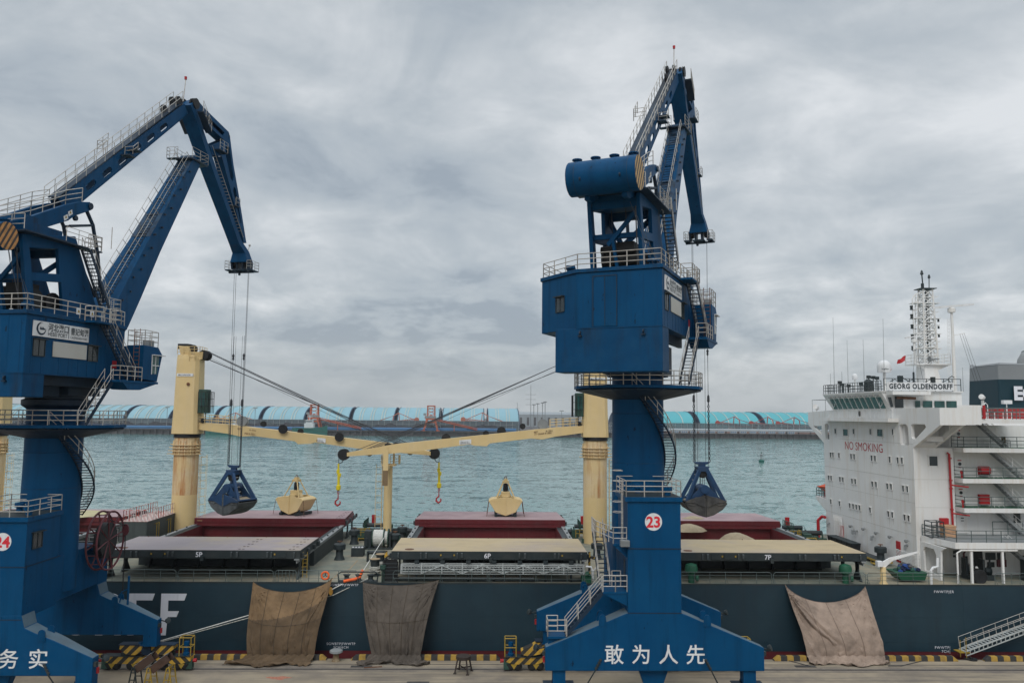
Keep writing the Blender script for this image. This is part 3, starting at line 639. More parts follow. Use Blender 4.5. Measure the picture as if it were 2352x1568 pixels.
    m.build('portal_bridge', M['blue'], t, bevel=.02)
    m = MB(); m.box(AX-hw, AX+hw, y0, 62.4, sh, P['zl']); o = m.build('leg_tower', M['blue'], t, bevel=.02)
    zr = P['zl']
    m = MB(); m.box(AX-hw-.18, AX+hw+.12, y0-.15, 62.6, zr, zr+.34); tops(m, 1, .9); m.build('tower_roof', [M['blue'], M['slate']], o, bevel=.02)
    m = MB(); R = [(AX-hw-.1, y0-.05, zr+.34), (AX+hw+.02, y0-.05, zr+.34), (AX+hw+.02, 62.4, zr+.34), (AX-hw-.1, 62.4, zr+.34)]; m.rail(R, 1.15, 1.3, 3, .032, closed=True); m.build('roof_railing', M['rail'], o)
    m = MB()
    for vx, vy in ((1.25, 59.2), (-.6, 61.2)): m.rev((AX+vx, vy, zr+.34), [(.01, 0), (.22, 0), (.22, .35), (.34, .35), (.34, .65), (.01, .7)], 10)
    m.build('roof_vent', M['blue'], o)
    m = MB(); m.box(AX-hw-.02, AX+hw+.02, y0-.03, y0-.001, P['zseam']-.03, P['zseam']+.03); m.box(AX+hw+.001, AX+hw+.03, y0-.03, 62.65, P['zseam']-.03, P['zseam']+.03); m.box(AX-hw-.03, AX-hw-.001, y0-.03, 62.65, P['zseam']-.03, P['zseam']+.03)
    m.box(AX-hw-.02, AX+hw+.02, y0-.03, y0-.001, sh-.03, sh+.03); m.build('welded_seam', M['dblue'], o)
    d = MB().rev((AX+P['nx'], y0-.005, P['nz']), [(.01, 0), (.62, 0), (.62, -.014), (.01, -.014)], 32, (0, 1, 0)).build('number_disc', M['board'], o)
    text('number', P['num'], 1.06, M['inkred'], o, (AX+P['nx'], y0-.032, P['nz']-.37), (1,0,0), (0,0,1), bold=.03, ext=0, align='CENTER')
    if P['win']:
        m = MB(); m.box(AX+hw+.002, AX+hw+.05, 58.75, 59.95, 11.75, 12.85); w = m.build('window', M['glass'], o)
        m = MB(); m.box(AX+hw, AX+hw+.3, 58.6, 60.1, 12.86, 12.92)
        for y in (58.72, 59.35, 59.93): m.box(AX+hw+.05, AX+hw+.09, y, y+.06, 11.72, 12.86)
        for z in (11.70, 12.8): m.box(AX+hw+.05, AX+hw+.09, 58.72, 59.99, z, z+.05)
        m.build('window_frame', M['slate'], w)
    # column
    wm = MB()
    for z_ in (P['zs']+1.2, (P['zs']+P['ring'])/2, P['ring']-2.2): wm.rev((AX, AY, z_), [(2.05, 0), (2.085, .02), (2.085, .07), (2.05, .09)], 40)
    zt = P['ring']; m = MB(); m.rev((AX, AY, 0), [(2.1, zb+.5), (2.1, zb+5), (2.05, zt-3), (2.05, zt+1.4)], 48); col = m.build('column', M['blue'], t, smooth=True); wm.build('column_weld_ring', M['blue2'], col)
    m = MB(); m.rev((AX, AY, 0), [(2.06, zt+1.2), (2.45, zt+1.5), (2.45, P['ht']-.3), (2.2, P['ht']-.2), (2.2, P['ht']+.5)], 40); m.build('slewing_ring', M['dblue'], t, smooth=True)
    # ring gallery
    rr = 5.15; m = MB(); m.rev((AX, AY, 0), [(2.06, zt-.28), (rr, zt-.22), (rr, zt), (2.06, zt)], 16, a0=pi/16, a1=2*pi+pi/16); 
    g = m.build('ring_gallery', M['blue'], t)
    m = MB()
    for i in range(16):
        a = pi/16+i*pi/8; m.plate([(AX+2.05*cos(a), AY+2.05*sin(a), zt-.23), (AX+(rr-.15)*cos(a), AY+(rr-.15)*sin(a), zt-.23), (AX+(rr-.15)*cos(a), AY+(rr-.15)*sin(a), zt-.36), (AX+2.05*cos(a), AY+2.05*sin(a), zt-1.05)], (-.05*sin(a), .05*cos(a), 0))
    m.rev((AX, AY, 0), [(2.06, zt-1.05), (rr-.2, zt-.36), (rr-.2, zt-.30), (2.06, zt-.98)], 16, a0=pi/16, a1=2*pi+pi/16)
    m.build('gallery_bracket', M['dblue'], g)
    m = MB(); m.rail([(AX+(rr-.05)*cos(pi/16+i*pi/8), AY+(rr-.05)*sin(pi/16+i*pi/8), zt) for i in range(16)], 1.1, 1.02, 3, .034, closed=True, pr=.04); m.build('gallery_railing', M['rail'], g)
    # spiral stair
    ca = math.atan2(-AY, -AX); a0 = ca-radians(8); span = radians(P['span']); n = int(P['fall']/.22); m = MB(); r1 = 2.12; r2 = 2.98; st = []; st2 = []
    for i in range(n+1):
        a = a0+span*i/n; z = zt-P['fall']*i/n; da = .085; th = .05
        q = [(AX+r*cos(x), AY+r*sin(x)) for r, x in ((r1, a-da), (r2, a-da*.75), (r2, a+da*.75), (r1, a+da))]
        m.add([(x, y, z) for x, y in q]+[(x, y, z-th) for x, y in q], [(0,1,2,3), (7,6,5,4), (0,4,5,1), (1,5,6,2), (2,6,7,3), (3,7,4,0)])
        st.append((AX+r2*cos(a), AY+r2*sin(a), z))
    m.pipe([(x, y, z-.1) for x, y, z in st], .07, 4); m.pipe([(AX+(x-AX)*r1/r2, AY+(y-AY)*r1/r2, z-.1) for x, y, z in st], .07, 4)
    s = m.build('spiral_stair', M['dblue'], t)
    m = MB(); m.pipe([(x, y, z+1.0) for x, y, z in st], .032, 4); m.pipe([(x, y, z+.5) for x, y, z in st], .026, 4)
    for i in range(0, n+1, 5): x, y, z = st[i]; m.tube((x, y, z-.1), (x, y, z+1.0), .03, 4)
    m.build('stair_rail', M['rail'], s)
    # bogies
    for by, near in ((58.85, 1), (69.7, 0)):
        for s_ in (-1, 1): bogie(t, AX+s_*(hb-1.0), by, 7.2, P['bs'], 0 if near else s_)
    return t
K23 = (11.72, 64.3); K24 = (-34.62, 64.3)
P23 = dict(b=3.62, e=5.22, sh=7.6, hb=7.8, hw=1.92, notch=False, chars='敢为人先', cx=-2.92, cs=1.94, cz=4.75, cc=-.15, zb=7.5, zs=11.8, zl=15.42, zseam=12.1, nx=-.05, nz=14.0, num='23', win=False, ring=23.9, ht=25.0, fall=8.6, span=150, bs=1)
P24 = dict(b=3.22, e=4.42, sh=7.0, hb=6.95, hw=1.84, notch=True, chars='求真务实', cx=-2.95, cs=2.05, cz=4.36, cc=-.1, zb=7.25, zs=10.6, zl=13.72, zseam=10.6, nx=.2, nz=12.35, num='24', win=True, ring=20.5, ht=22.7, fall=7.3, span=138, bs=0)
C23 = portal('23', *K23, P23, 'blue harbour crane with the red number 23 on its leg')
C24 = portal('24', *K24, P24, 'blue harbour crane at the left border with red number 24 and a maroon cable reel')
def frame(K, ph, dz):
    d = V((cos(ph), sin(ph), 0)); n = V((-sin(ph), cos(ph), 0)); o = V((K[0], K[1], 0))
    return lambda p: o+d*p[0]+n*p[1]+V((0, 0, p[2]+dz))
def upper(root, K, phi, dz, Q):
    fr = frame(K, radians(phi), dz); B = lambda: MB(fr); up = V((0,0,1)); un = fr(V((0,0,0))); ud = (fr(V((1,0,0)))-un); nd_ = (fr(V((0,1,0)))-un)
    zl, zm, zt = Q['zl'], 24.15, 28.25
    # ---- machine house
    Pl = [(-8.2, -3.95), (-8.2, 2.4), (-5.5, 6.2), (2.4, 6.2), (2.4, -3.95)]
    h = B().loft([[(u, v, z) for u, v in Pl] for z in (zm, zt)]).build('machine_house', M['blue'], root, bevel=.03)
    B().loft([[(u, v, z) for u, v in ((-8.2, -3.95), (-8.2, 4.05), (-6.2, 4.05), (-6.2, -3.95))] for z in (zl, zm-.002)]).build('ballast_box', M['blue2'], h, bevel=.03)
    m = B()
    for v in (-3.0, -1.2, 1.2, 3.2): m.box(-6.19, 2.3, v-.15, v+.15, zm-.75, zm-.003)
    m.box(-1.8, 1.8, -2.4, 2.4, zl+.2 if Q['big'] else zm-1.4, zm-.76); m.box(-6.15, -2.5, -2.2, 2.2, zm-1.5, zm-.76); m.build('underframe', M['dblue'], h)
    m = B(); m.loft([[(-8.32+.0, -4.07, z), (-8.32, 2.45, z), (-5.56, 6.32, z), (2.5, 6.32, z), (2.5, -4.07, z)] for z in (zt, zt+.28)]); tops(m, 1, .9); m.build('roof', [M['blue2'], M['slate']], h, bevel=.02)
    m = B()                                           # panel joints standing slightly proud
    for v in (-3.6, -2.6, -1.7, -.7, 1.25, 1.9): m.box(-8.212, -8.2, v-.012, v+.012, zm, zt-.05)
    for u in (-7.6, -6.6, -4.9, -3.9, -2.9, -1.9, -.9, .1, 1.1): m.box(u-.012, u+.012, -3.962, -3.95, zm, zt-.05)
    m.box(-8.235, -8.2, -4.0, 2.42, zm-.04, zm+.03); m.box(-8.23, 2.43, -3.985, -3.95, zm-.04, zm+.03)
    m.build('panel_joint', M['blue2'], h)
    m = B()
    m.box(-8.24, -8.2, -.63, .22, zm+.1, zt-.35); m.box(-8.24, -8.2, .25, 1.1, zm+.1, zt-.35)
    dr = m.build('hatch_door', M['blue'], h, bevel=.01)
    m = B()
    for v0, v1, z0, z1 in ((-.68, 1.16, zt-.35, zt-.29), (-.68, -.63, zm+.1, zt-.35), (1.1, 1.16, zm+.1, zt-.35), (.215, .255, zm+.1, zt-.35)): m.box(-8.27, -8.2, v0, v1, z0, z1)
    m.build('door_frame', M['dblue'], dr)
    def win(c, w, hh, face):
        if face == 'rear': bx = lambda a, b, z0, z1, p0, p1: B().add([(-8.2-q, v, z) for q, v, z in ((p0,a,z0),(p1,a,z0),(p1,b,z0),(p0,b,z0),(p0,a,z1),(p1,a,z1),(p1,b,z1),(p0,b,z1))], [(3,2,1,0),(4,5,6,7),(0,1,5,4),(1,2,6,5),(2,3,7,6),(3,0,4,7)])
        elif face == 'side': bx = lambda a, b, z0, z1, p0, p1: B().add([(u, -3.95-q, z) for q, u, z in ((p0,a,z0),(p1,a,z0),(p1,b,z0),(p0,b,z0),(p0,a,z1),(p1,a,z1),(p1,b,z1),(p0,b,z1))], [(3,2,1,0),(4,5,6,7),(0,1,5,4),(1,2,6,5),(2,3,7,6),(3,0,4,7)])
        else:
            e0 = V((-8.2, 2.4, 0)); ed = V((2.7, 3.8, 0)).normalized(); en = V((-ed.y, ed.x, 0))
            bx = lambda a, b, z0, z1, p0, p1: B().add([e0+ed*s+en*q+up*z for q, s, z in ((p0,a,z0),(p1,a,z0),(p1,b,z0),(p0,b,z0),(p0,a,z1),(p1,a,z1),(p1,b,z1),(p0,b,z1))], [(3,2,1,0),(4,5,6,7),(0,1,5,4),(1,2,6,5),(2,3,7,6),(3,0,4,7)])
        a, z = c; o = bx(a-w/2, a+w/2, z-hh/2, z+hh/2, .003, .03).build('window', M['glass'], h)
        m = B()
        for q in (bx(a-w/2-.08, a+w/2+.08, z+hh/2, z+hh/2+.06, .003, .32), bx(a-w/2-.05, a-w/2, z-hh/2, z+hh/2, .003, .07), bx(a+w/2, a+w/2+.05, z-hh/2, z+hh/2, .003, .07), bx(a-.03, a+.03, z-hh/2, z+hh/2, .031, .06), bx(a-w/2-.05, a+w/2+.05, z-hh/2-.05, z-hh/2, .003, .08)):
            o_ = len(m.v); m.v += q.v; m.f += [[i+o_ for i in f] for f in q.f]; m.m += q.m
        m.build('window_frame', M['slate'], o)
    win((2.1, zm+2.02), 1.05, 1.1, 'chamf'); win((-6.9, 26.0), 1.05, 1.15, 'side'); win((-1.35, 26.0), 1.05, 1.15, 'side')
    # sign and blank panel
    u0, u1, z0, z1 = -7.6, -2.0, 26.78, 27.86
    sb = B().box(u0, u1, -4.06, -3.975, z0, z1).build('sign_board', M['board'], h)
    so_ = lambda u, z, off=-4.075: fr(V((u, off, z)))
    text('sign_text', '河北港口', .62, M['ink'], sb, so_(u0+1.35, z0+.50), ud, up, bold=.018, ext=0, sx=.84)
    text('sign_text', 'HEBEI PORT', .40, M['ink'], sb, so_(u0+1.35, z0+.12), ud, up, bold=.006, ext=0, sx=.90)
    text('sign_text', '曹妃甸港', .58, M['ink'], sb, so_(u0+3.62, z0+.45), ud, up, bold=.012, ext=0, sx=.82)
    text('sign_text', 'CAOFEIDIAN PORT', .24, M['ink'], sb, so_(u0+3.62, z0+.13), ud, up, bold=.004, ext=0, sx=.86)
    m = B(); m.box(u0+3.42, u0+3.45, -4.075, -4.06, z0+.08, z1-.08); c = V((u0+.72, 0, z0+.54))
    def arc(r0, r1, a0, a1, n=20, e=0):
        pts = []
        for i in range(n+1):
            a = a0+(a1-a0)*i/n; k = sin(pi*i/n)**.6; pts.append((a, k))
        outer = [(c.x+r1*cos(a), -4.075, c.z+r1*sin(a)) for a, k in pts]; inner = [(c.x+(r1-(r1-r0)*max(k, .05))*cos(a), -4.075, c.z+(r1-(r1-r0)*max(k, .05))*sin(a)) for a, k in pts]
        m.plate(outer+inner[::-1], (0, .01, 0))
    arc(.30, .44, radians(95), radians(365)); arc(.41, .47, radians(75), radians(200))
    m.box(c.x-.15, c.x+.36, -4.075, -4.065, c.z-.05, c.z+.05)
    for k in range(3): m.box(c.x-.12+k*.13, c.x-.05+k*.13, -4.075, -4.065, c.z+.05, c.z+.14)
    m.build('sign_emblem', M['dblue'], sb)
    B().box(-5.6, -2.1, -4.03, -3.975, 25.45, 26.55).build('blank_panel', M['plate'], h)
    # roof rails, vents
    m = B(); m.rail([(2.3, -3.9, zt+.28), (-8.15, -3.9, zt+.28), (-8.15, 2.35, zt+.28), (-5.45, 6.1, zt+.28), (2.3, 6.1, zt+.28)], 1.15, 1.35, 3, .034, pr=.04); m.build('roof_railing', M['rail'], h)
    m = B(); 
    for u, v in ((-7.2, -3.1), (-6.5, 3.5)): m.rev((u, v, zt+.28), [(.01, 0), (.26, 0), (.26, .38), (.45, .38), (.38, .62), (.01, .68)], 12)
    m.build('roof_vent', M['blue'], h)
    m = B()
    for v in (-2.6, 2.1): m.rev((-8.25, v, zm-.35), [(.03, -.05), (.16, -.05), (.16, .05), (.03, .05)], 10, (0, 1, 0)); m.box(-8.4, -8.2, v-.14, v+.14, zm-.62, zm-.52)
    m.build('lifting_eye', M['dblue'], h)
    # ---- tower (A frame)
    tw = B()
    for v, th in ((-2.05, .30), (1.75, .30)):
        outer = [(-6.85, v, 33.7), (-5.95, v, zt+.28), (2.05, v, zt+.28), (-1.05, v, 34.3), (-1.55, v, 35.2), (-6.9, v, 34.2)]
        h1 = [(-6.15, v, 33.35), (-5.75, v, 31.6), (-3.05, v, 31.95), (-3.3, v, 33.85)]
        h2 = [(-5.65, v, 31.0), (-5.3, v, 29.0), (-2.45, v, 29.35), (-2.8, v, 31.35)]
        tw.plate(outer, (0, th, 0), [h1, h2])
    tw.bar((-6.35, -1.75, 33.6), (-6.35, 1.75, 33.6), .5, .6); tw.bar((-5.9, -1.75, 31.3), (-5.9, 1.75, 31.3), .3, .4); tw.bar((-1.6, -1.75, 33.9), (-1.6, 1.75, 33.9), .5, .7)
    tw.bar((-1.9, -1.75, 33.5), (-4.3, 0, 30.8), .25, .4); tw.bar((-1.9, 1.75, 33.5), (-4.3, 0, 30.8), .25, .4)
    tw.bar((-6.2, -1.9, 33.4), (-6.2, .6, 30.6), .22, .32); tw.bar((-6.2, .2, 30.9), (-6.0, -.1, 28.7), .22, .34)
    to = tw.build('tower_frame', M['blue'], root, bevel=.02)
    m = B(); m.box(-6.9, -1.0, -2.25, 2.25, 34.32, 34.46); m.box(-6.6, -2.8, -1.9, 1.9, 33.9, 35.3); m.box(-6.2, -4.8, -1.7, 1.7, 35.3, 35.8); m.build('tower_head', M['blue2'], to)
    m = B(); m.rail([(-7.4, -2.6, 34.46), (-7.4, 2.6, 34.46)], 1.1, 1.1, 3, .03); m.rail([(-3.4, -2.75, 34.46), (.6, -2.75, 34.46)], 1.1, 1.2, 3, .026); m.rail([(.6, -2.75, 34.46), (.6, -1.2, 34.46)], 1.1, 1.2, 3, .03); m.build('stage_railing', M['rail'], to)
    m = B(); m.box(-7.45, .65, -2.8, -1.85, 34.30, 34.40); m.box(-7.5, -6.7, -2.7, 2.7, 34.28, 34.38); m.build('stage', M['dblue'], to)
    m = B()                                            # hoisting machinery between the frames
    rnd = random.Random(int(phi))
    m.box(-5.6, -1.8, -1.6, 1.6, zt+.28, zt+.7); m.rev((-4.6, -1.5, zt+1.5), [(.1, 0), (.8, 0), (.8, .15), (.62, .15), (.62, 2.7), (.8, 2.7), (.8, 2.9), (.1, 2.9)], 18, (0, 1, 0)); m.rev((-2.8, -1.5, zt+1.5), [(.1, 0), (.8, 0), (.8, .15), (.62, .15), (.62, 2.7), (.8, 2.7), (.8, 2.9), (.1, 2.9)], 18, (0, 1, 0))
    m.box(-5.4, -4.0, -1.2, .4, zt+1.9, zt+2.7); m.box(-3.6, -2.4, .2, 1.4, zt+1.7, zt+2.4); m.rev((-4.9, .6, zt+2.2), [(.1, 0), (.35, 0), (.35, .9), (.1, .9)], 10, (0, 1, 0))
    m.build('hoist_machinery', M['black'], to)
    m = B(); m.pipe([(-7.0, -1.75, 33.2), (-6.6, -1.75, 30), (-6.45, -1.75, zt+.3)], .05); m.tube((-4.6, -.5, zt+2), (-4.9, -.4, 34), .03, 4); m.tube((-4.1, .8, zt+2), (-5.3, .6, 34), .03, 4); m.build('cable', M['rope'], to)
    # bow shaped link pipe from lever head down to boom
    m = B()
    for v in (-1.35, 1.35): m.pipe([(.2, v, 38.0), (1.2, v, 36.8), (1.95, v, 34.6), (2.5, v, 31.9), (3.0, v, 30.6)], .15, 7)
    m.tube((1.15, -1.35, 36.75), (1.15, 1.35, 36.75), .1, 6); m.tube((1.15, -1.35, 36.75), (-1.4, -1.35, 36.1), .12, 6); m.tube((-1.1, -1.9, 33.8), (1.6, -1.6, 30.9), .12, 6); m.tube((1.6, -1.6, 31.6), (2.4, -1.4, 31.6), .1, 6); m.build('link_rod', M['dblue'], root)
    # ---- balance lever
    lv = B(); pu = [(-8.8, 34.4), (-7.8, 34.9), (-5.66, 35.8), (-2.2, 37.6), (-.6, 38.25), (.4, 38.5), (.78, 38.35), (.78, 38.0), (.5, 37.82), (-1.2, 36.95), (-1.9, 36.4), (-4.1, 35.35), (-6.0, 34.3), (-8.0, 33.5), (-8.8, 33.5)]
    for v in (-1.6, 1.2): lv.plate([(u, v, z) for u, z in pu], (0, .4, 0))
    lv.box(-3.6, -3.1, -1.2, 1.2, 36.0, 36.4); lv.bar((.45, -1.65, 38.15), (.45, 1.65, 38.15), .3)
    lo = lv.build('balance_lever', M['blue'], root, bevel=.02)
    m = B(); m.rev((.42, -1.68, 38.16), [(.01, 0), (.26, 0), (.26, -.06), (.01, -.06)], 14, (0, 1, 0)); m.rev((-.9, -1.4, 36.85), [(.05, -.1), (.22, -.1), (.22, .1), (.05, .1)], 10, (0, 1, 0)); m.build('pivot_pin', M['dblue'], lo)
    m = B()
    for v in (-1.5, 1.5):
        m.rail([(-8.6, v, 34.65), (-5.66, v, 35.85), (-2.2, v, 37.6), (-.4, v, 38.3)], 1.15, 1.5, 3, .032)
    m.build('lever_railing', M['rail'], lo)
    ws = B()
    for du, dz2 in ((-1.75, 37.02), (-2.2, 36.55)):
        c0 = V((du, -1.62, dz2)); a = V((.30, 0, .30))*.75; b = V((-.30, 0, .22))*.75
        ws.add([c0+V((-.16,0,-.30)), c0+V((.26,0,.0)), c0+V((.16,0,.34)), c0+V((-.26,0,.06))], [(0,1,2,3)])
    w = ws.build('warning_plate', M['board'], lo)
    m = B()
    for du, dz2 in ((-1.75, 37.02), (-2.2, 36.55)):
        m.add([(du-.12, -1.635, dz2-.06), (du+.12, -1.635, dz2+.02), (du-.02, -1.635, dz2+.2)], [(0,1,2)])
    m.build('warning_triangle', M['yellow'], w)
    # barrel counterweight
    r = Q['br']; cz = Q['bz']; bl = Q['bl']; cu = -9.0
    b = B().rev((cu, -bl/2, cz), [(.01, 0), (r, 0), (r, .02), (r, bl-.02), (r, bl), (.01, bl)], 48, (0, 1, 0)).build('counterweight_barrel', M['blue'], root, smooth=True)
    # the cap disc, on both ends
    for s, vv in ((-1, -bl/2-.012), (1, bl/2+.012)):
        B().rev((cu, vv-s*0, cz), [(.01, 0), (r*.985, 0), (r*.985, -.01 if s < 0 else .01), (.01, -.01 if s < 0 else .01)], 48, (0, 1, 0)).build('striped_cap', Q['cap'], b)
    m = B()
    for k in range(4): v = -bl/2+.45+k*(bl-.9)/3; m.rev((cu+.1, v, cz+r-.05), [(.01, 0), (.24, 0), (.24, .22), (.38, .22), (.38, .30), (.01, .30)], 12)
    m.build('filler_cap', M['blue'], b)
    m = B()
    for v in (-bl/2+.6, bl/2-.6): m.rev((cu, v-.02, cz), [(r+.012, 0), (r+.012, .03)], 40, (0, 1, 0)); 
    for v in (-bl/2+1.1, bl/2-1.1): m.rev((cu-r*.96, v, cz-.35), [(.03, -.05), (.13, -.05), (.13, .05), (.03, .05)], 8, (0, 1, 0))
    m.build('barrel_eye', M['dblue'], b)
    # ---- boom
    prof = [(3.2, 30.9, 27.9, 1.35), (5.0, 32.3, 29.2, 1.3), (8.0, 36.3, 32.6, 1.05), (11.9, 41.8, 39.0, .92), (15.2, 46.3, 44.6, .85), (16.9, 47.9, 46.9, .8)]
    # (u_top, z_top, ...) follow the axis foot -> head with a depth measured square to it
    f0, f1 = V((5.3, 0, 29.6)), V((16.9, 0, 47.4)); ax = (f1-f0).normalized(); nn = V((-ax.z, 0, ax.x))
    rings = []
    for s, dd, hw in ((-2.6, .9, 1.45), (0, 1.25, 1.4), (3.5, 1.2, 1.25), (9, 1.0, 1.0), (15, .85, .88), (21.2, .62, .8)):
        c = f0+ax*s; rings.append([c+nn*dd+V((0,-hw,0)), c-nn*dd+V((0,-hw,0)), c-nn*dd+V((0,hw,0)), c+nn*dd+V((0,hw,0))])
    bo = B().loft(rings).build('boom', M['blue'], root, bevel=.03)
    m = B(); m.add([rings[3][0]+nn*.02, rings[3][3]+nn*.02, rings[5][3]+nn*.02, rings[5][0]+nn*.02], [(0,1,2,3)])
    for k in range(8):
        c = f0+ax*(2+k*2.4)+nn*1.1; m.add([c+V((0,-.3,0)), c+V((0,.3,0)), c+V((0,.3,0))+nn*.15, c+V((0,-.3,0))+nn*.15], [(0,1,2,3)])
    m.build('boom_top_plate', M['bluepeel'], bo)
    m = B()
    for v in (-.62, .62):
        pts = [f0+ax*s+nn*dd+V((0, v, 0)) for s, dd in ((0, 1.3), (3.5, 1.25), (9, 1.05), (15, .9), (20.5, .68))]
        for a_, b_ in zip(pts, pts[1:]):
            for hh in (.5, .95): m.tube(a_+nn*hh, b_+nn*hh, .03, 4)
            k = max(1, round((b_-a_).length/1.45))
            for i in range(k+1): p = a_.lerp(b_, i/k); m.tube(p, p+nn*.95, .036, 4)
    m.build('boom_railing', M['rail'], bo)
    m = B()
    for s in [1+.38*i for i in range(51)]: c = f0+ax*s+nn*(1.32-.031*s); m.tube(c+V((0,-.45,0)), c+V((0,.45,0)), .025, 4)
    for v in (-.45, .45): m.tube(f0+ax*1+nn*1.29+V((0, v, 0)), f0+ax*20+nn*.70+V((0, v, 0)), .03, 4)
    m.build('boom_walkway', M['dblue'], bo)
    m = B()
    for i in range(14): c = f0+ax*(1.4+i*1.35)+nn*(.35 if i % 2 else .75); m.cbox(c+V((0, -1.32+.03*i, 0)), .16, .22, .16)
    m.build('cable_clip', M['dblue'], bo)
    # head stage
    m = B(); m.loft([[(u, v, z) for u, v in ((15.5, -1.0), (18.3, -1.1), (18.6, 0), (18.3, 1.1), (15.5, 1.0))] for z in (47.1, 47.22)]); m.box(15.0, 15.49, .3, 1.5, 47.0, 47.1); st = m.build('boom_head_stage', M['dblue'], bo)
    m = B(); m.rail([(15.5, -1.0, 47.22), (18.3, -1.1, 47.22), (18.6, 0, 47.22), (18.3, 1.1, 47.22), (15.5, 1.0, 47.22)], 1.1, 1.3, 3, .024); m.rail([(15.0, .3, 47.1), (15.0, 1.5, 47.1), (15.5, 1.5, 47.1)], 1.1, 1.2, 3, .024); m.build('stage_railing', M['rail'], st)
    # ---- tie beam with oblong holes
    a0 = V((-1.2, 0, 37.8)); a1 = V((14.9, 0, 52.1)); ax = (a1-a0).normalized(); nn = V((-ax.z, 0, ax.x)); Lt = (a1-a0).length
    def oblong(c, l, r, v, n=6): return [V((0, v, 0))+c+ax*(l/2+r*cos(t))+nn*r*sin(t) for t in [-pi/2+pi*i/n for i in range(n+1)]]+[V((0, v, 0))+c+ax*(-l/2-r*cos(t))-nn*r*sin(t) for t in [-pi/2+pi*i/n for i in range(n+1)]]
    m = B()
    for v in (-.46, .34):
        outer = [a0-nn*.55+V((0,v,0)), a0+ax*2.2-nn*.75+V((0,v,0)), a1-ax*2.0-nn*.62+V((0,v,0)), a1-nn*.5+V((0,v,0)), a1+nn*.5+V((0,v,0)), a0+ax*3+nn*.75+V((0,v,0)), a0+nn*.6+V((0,v,0))]
        m.plate(outer, (0, .12, 0), [oblong(a0+ax*(4.0+i*2.55)-nn*.10, .95, .26, v) for i in range(6)])
    for s0, s1 in ((0, Lt),):
        m.add([a0+nn*.62+V((0,-.46,0)), a1+nn*.5+V((0,-.46,0)), a1+nn*.5+V((0,.46,0)), a0+nn*.62+V((0,.46,0))], [(0,1,2,3)])
        m.add([a0-nn*.5+ax*2.4-nn*.2+V((0,-.5,0)), a1-nn*.5+V((0,-.5,0)), a1-nn*.5+V((0,-.3,0)), a0-nn*.5+ax*2.4-nn*.2+V((0,-.3,0))], [(0,1,2,3)])
    tb = m.build('tie_beam', M['blue'], root)
    m = B()
    for v in (-.52, .52):
        pts = [a0+ax*s+nn*.8+V((0, v, 0)) for s in (-.5, Lt-.3)]
        a_, b_ = pts
        for hh in (.55, 1.1): m.tube(a_+up*hh, b_+up*hh, .032, 4)
        k = 15
        for i in range(k+1): p = a_.lerp(b_, i/k); m.tube(p, p+up*1.1, .036, 4)
    m.rail([a0+ax*8.8+nn*.8+V((0,.5,0)), a0+ax*8.8+nn*.8+V((0,1.5,0)), a0+ax*10.6+nn*.8+V((0,1.5,0))], 1.1, 1, 3, .03); m.rail([a0+ax*9.6+nn*.2+V((0,-.5,0)), a0+ax*9.6+nn*.2+V((0,-1.3,0)), a0+ax*10.5+nn*.2+V((0,-1.3,0))], .7, 1, 2, .025)
    m.build('tie_railing', M['rail'], tb)
    m = B(); m.bar(a0+nn*.8, a1+nn*.72, 1.0, .07); 
    for s in (9.4, 10.6): m.cbox(a0+ax*s+nn*.1+V((0, -.9, 0)), .9, .8, .1)
    for k in range(26): c = a0+ax*(.6+k*.8)+nn*.72; m.tube(c+V((0,-.5,0)), c+V((0,.5,0)), .05, 4)
    m.build('tie_walkway', M['dblue'], tb)
    m = B()
    for s, v in ((Lt-.6, -.3), (Lt-.6, .4), (Lt-2.9, .1)): m.rev(a0+ax*s+nn*.95+V((0, v-.1, 0)), [(.08, 0), (.5, 0), (.42, .1), (.5, .2), (.08, .2)], 14, (0, 1, 0))
    m.build('rope_sheave', M['black'], tb)
    pk = a1+V((.15, 0, .7)); m = B(); m.tube(pk, pk+V((.25, 0, 2.5)), .045, 5); lt = m.build('aviation_light_pole', M['rail'], tb); m = B(); m.rev(pk+V((.25, 0, 2.5)), [(.01, 0), (.12, 0), (.14, .3), (.01, .36)], 8); m.build('aviation_light', M['redp'], lt)
    # ---- jib ("trunk"): wide box from peak to tip, thin spine plates in front
    j = B(); R = [((15.1, 52.5), (16.2, 53.5), .8), ((16.4, 51.3), (17.0, 51.75), .75), ((18.2, 49.2), (18.75, 49.75), .72), ((20.2, 46.95), (20.75, 47.5), .7), ((23.2, 43.8), (23.7, 44.35), .66), ((26.2, 40.6), (26.75, 41.1), .62), ((27.3, 39.8), (28.2, 40.1), .8), ((27.3, 38.75), (28.8, 38.85), 1.05)]
    j_ = [[V((a[0], -w, a[1])), V((b[0], -w, b[1])), V((b[0], w, b[1])), V((a[0], w, a[1]))] for a, b, w in R]
    j.loft(j_)
    jo = j.build('jib', M['blue'], root, bevel=.02)
    m = B()
    up_leg = [(16.7, 53.75), (18.2, 53.35), (23.15, 52.6), (23.2, 51.6), (22.2, 51.35), (17.6, 52.0), (16.7, 52.6)]
    lo_leg = [(22.2, 51.34), (23.2, 51.6), (23.45, 52.2), (24.45, 49.3), (25.8, 46.4), (28.05, 41.1), (27.4, 41.1), (23.75, 46.8), (21.9, 49.4), (20.0, 48.95), (19.5, 49.75)]
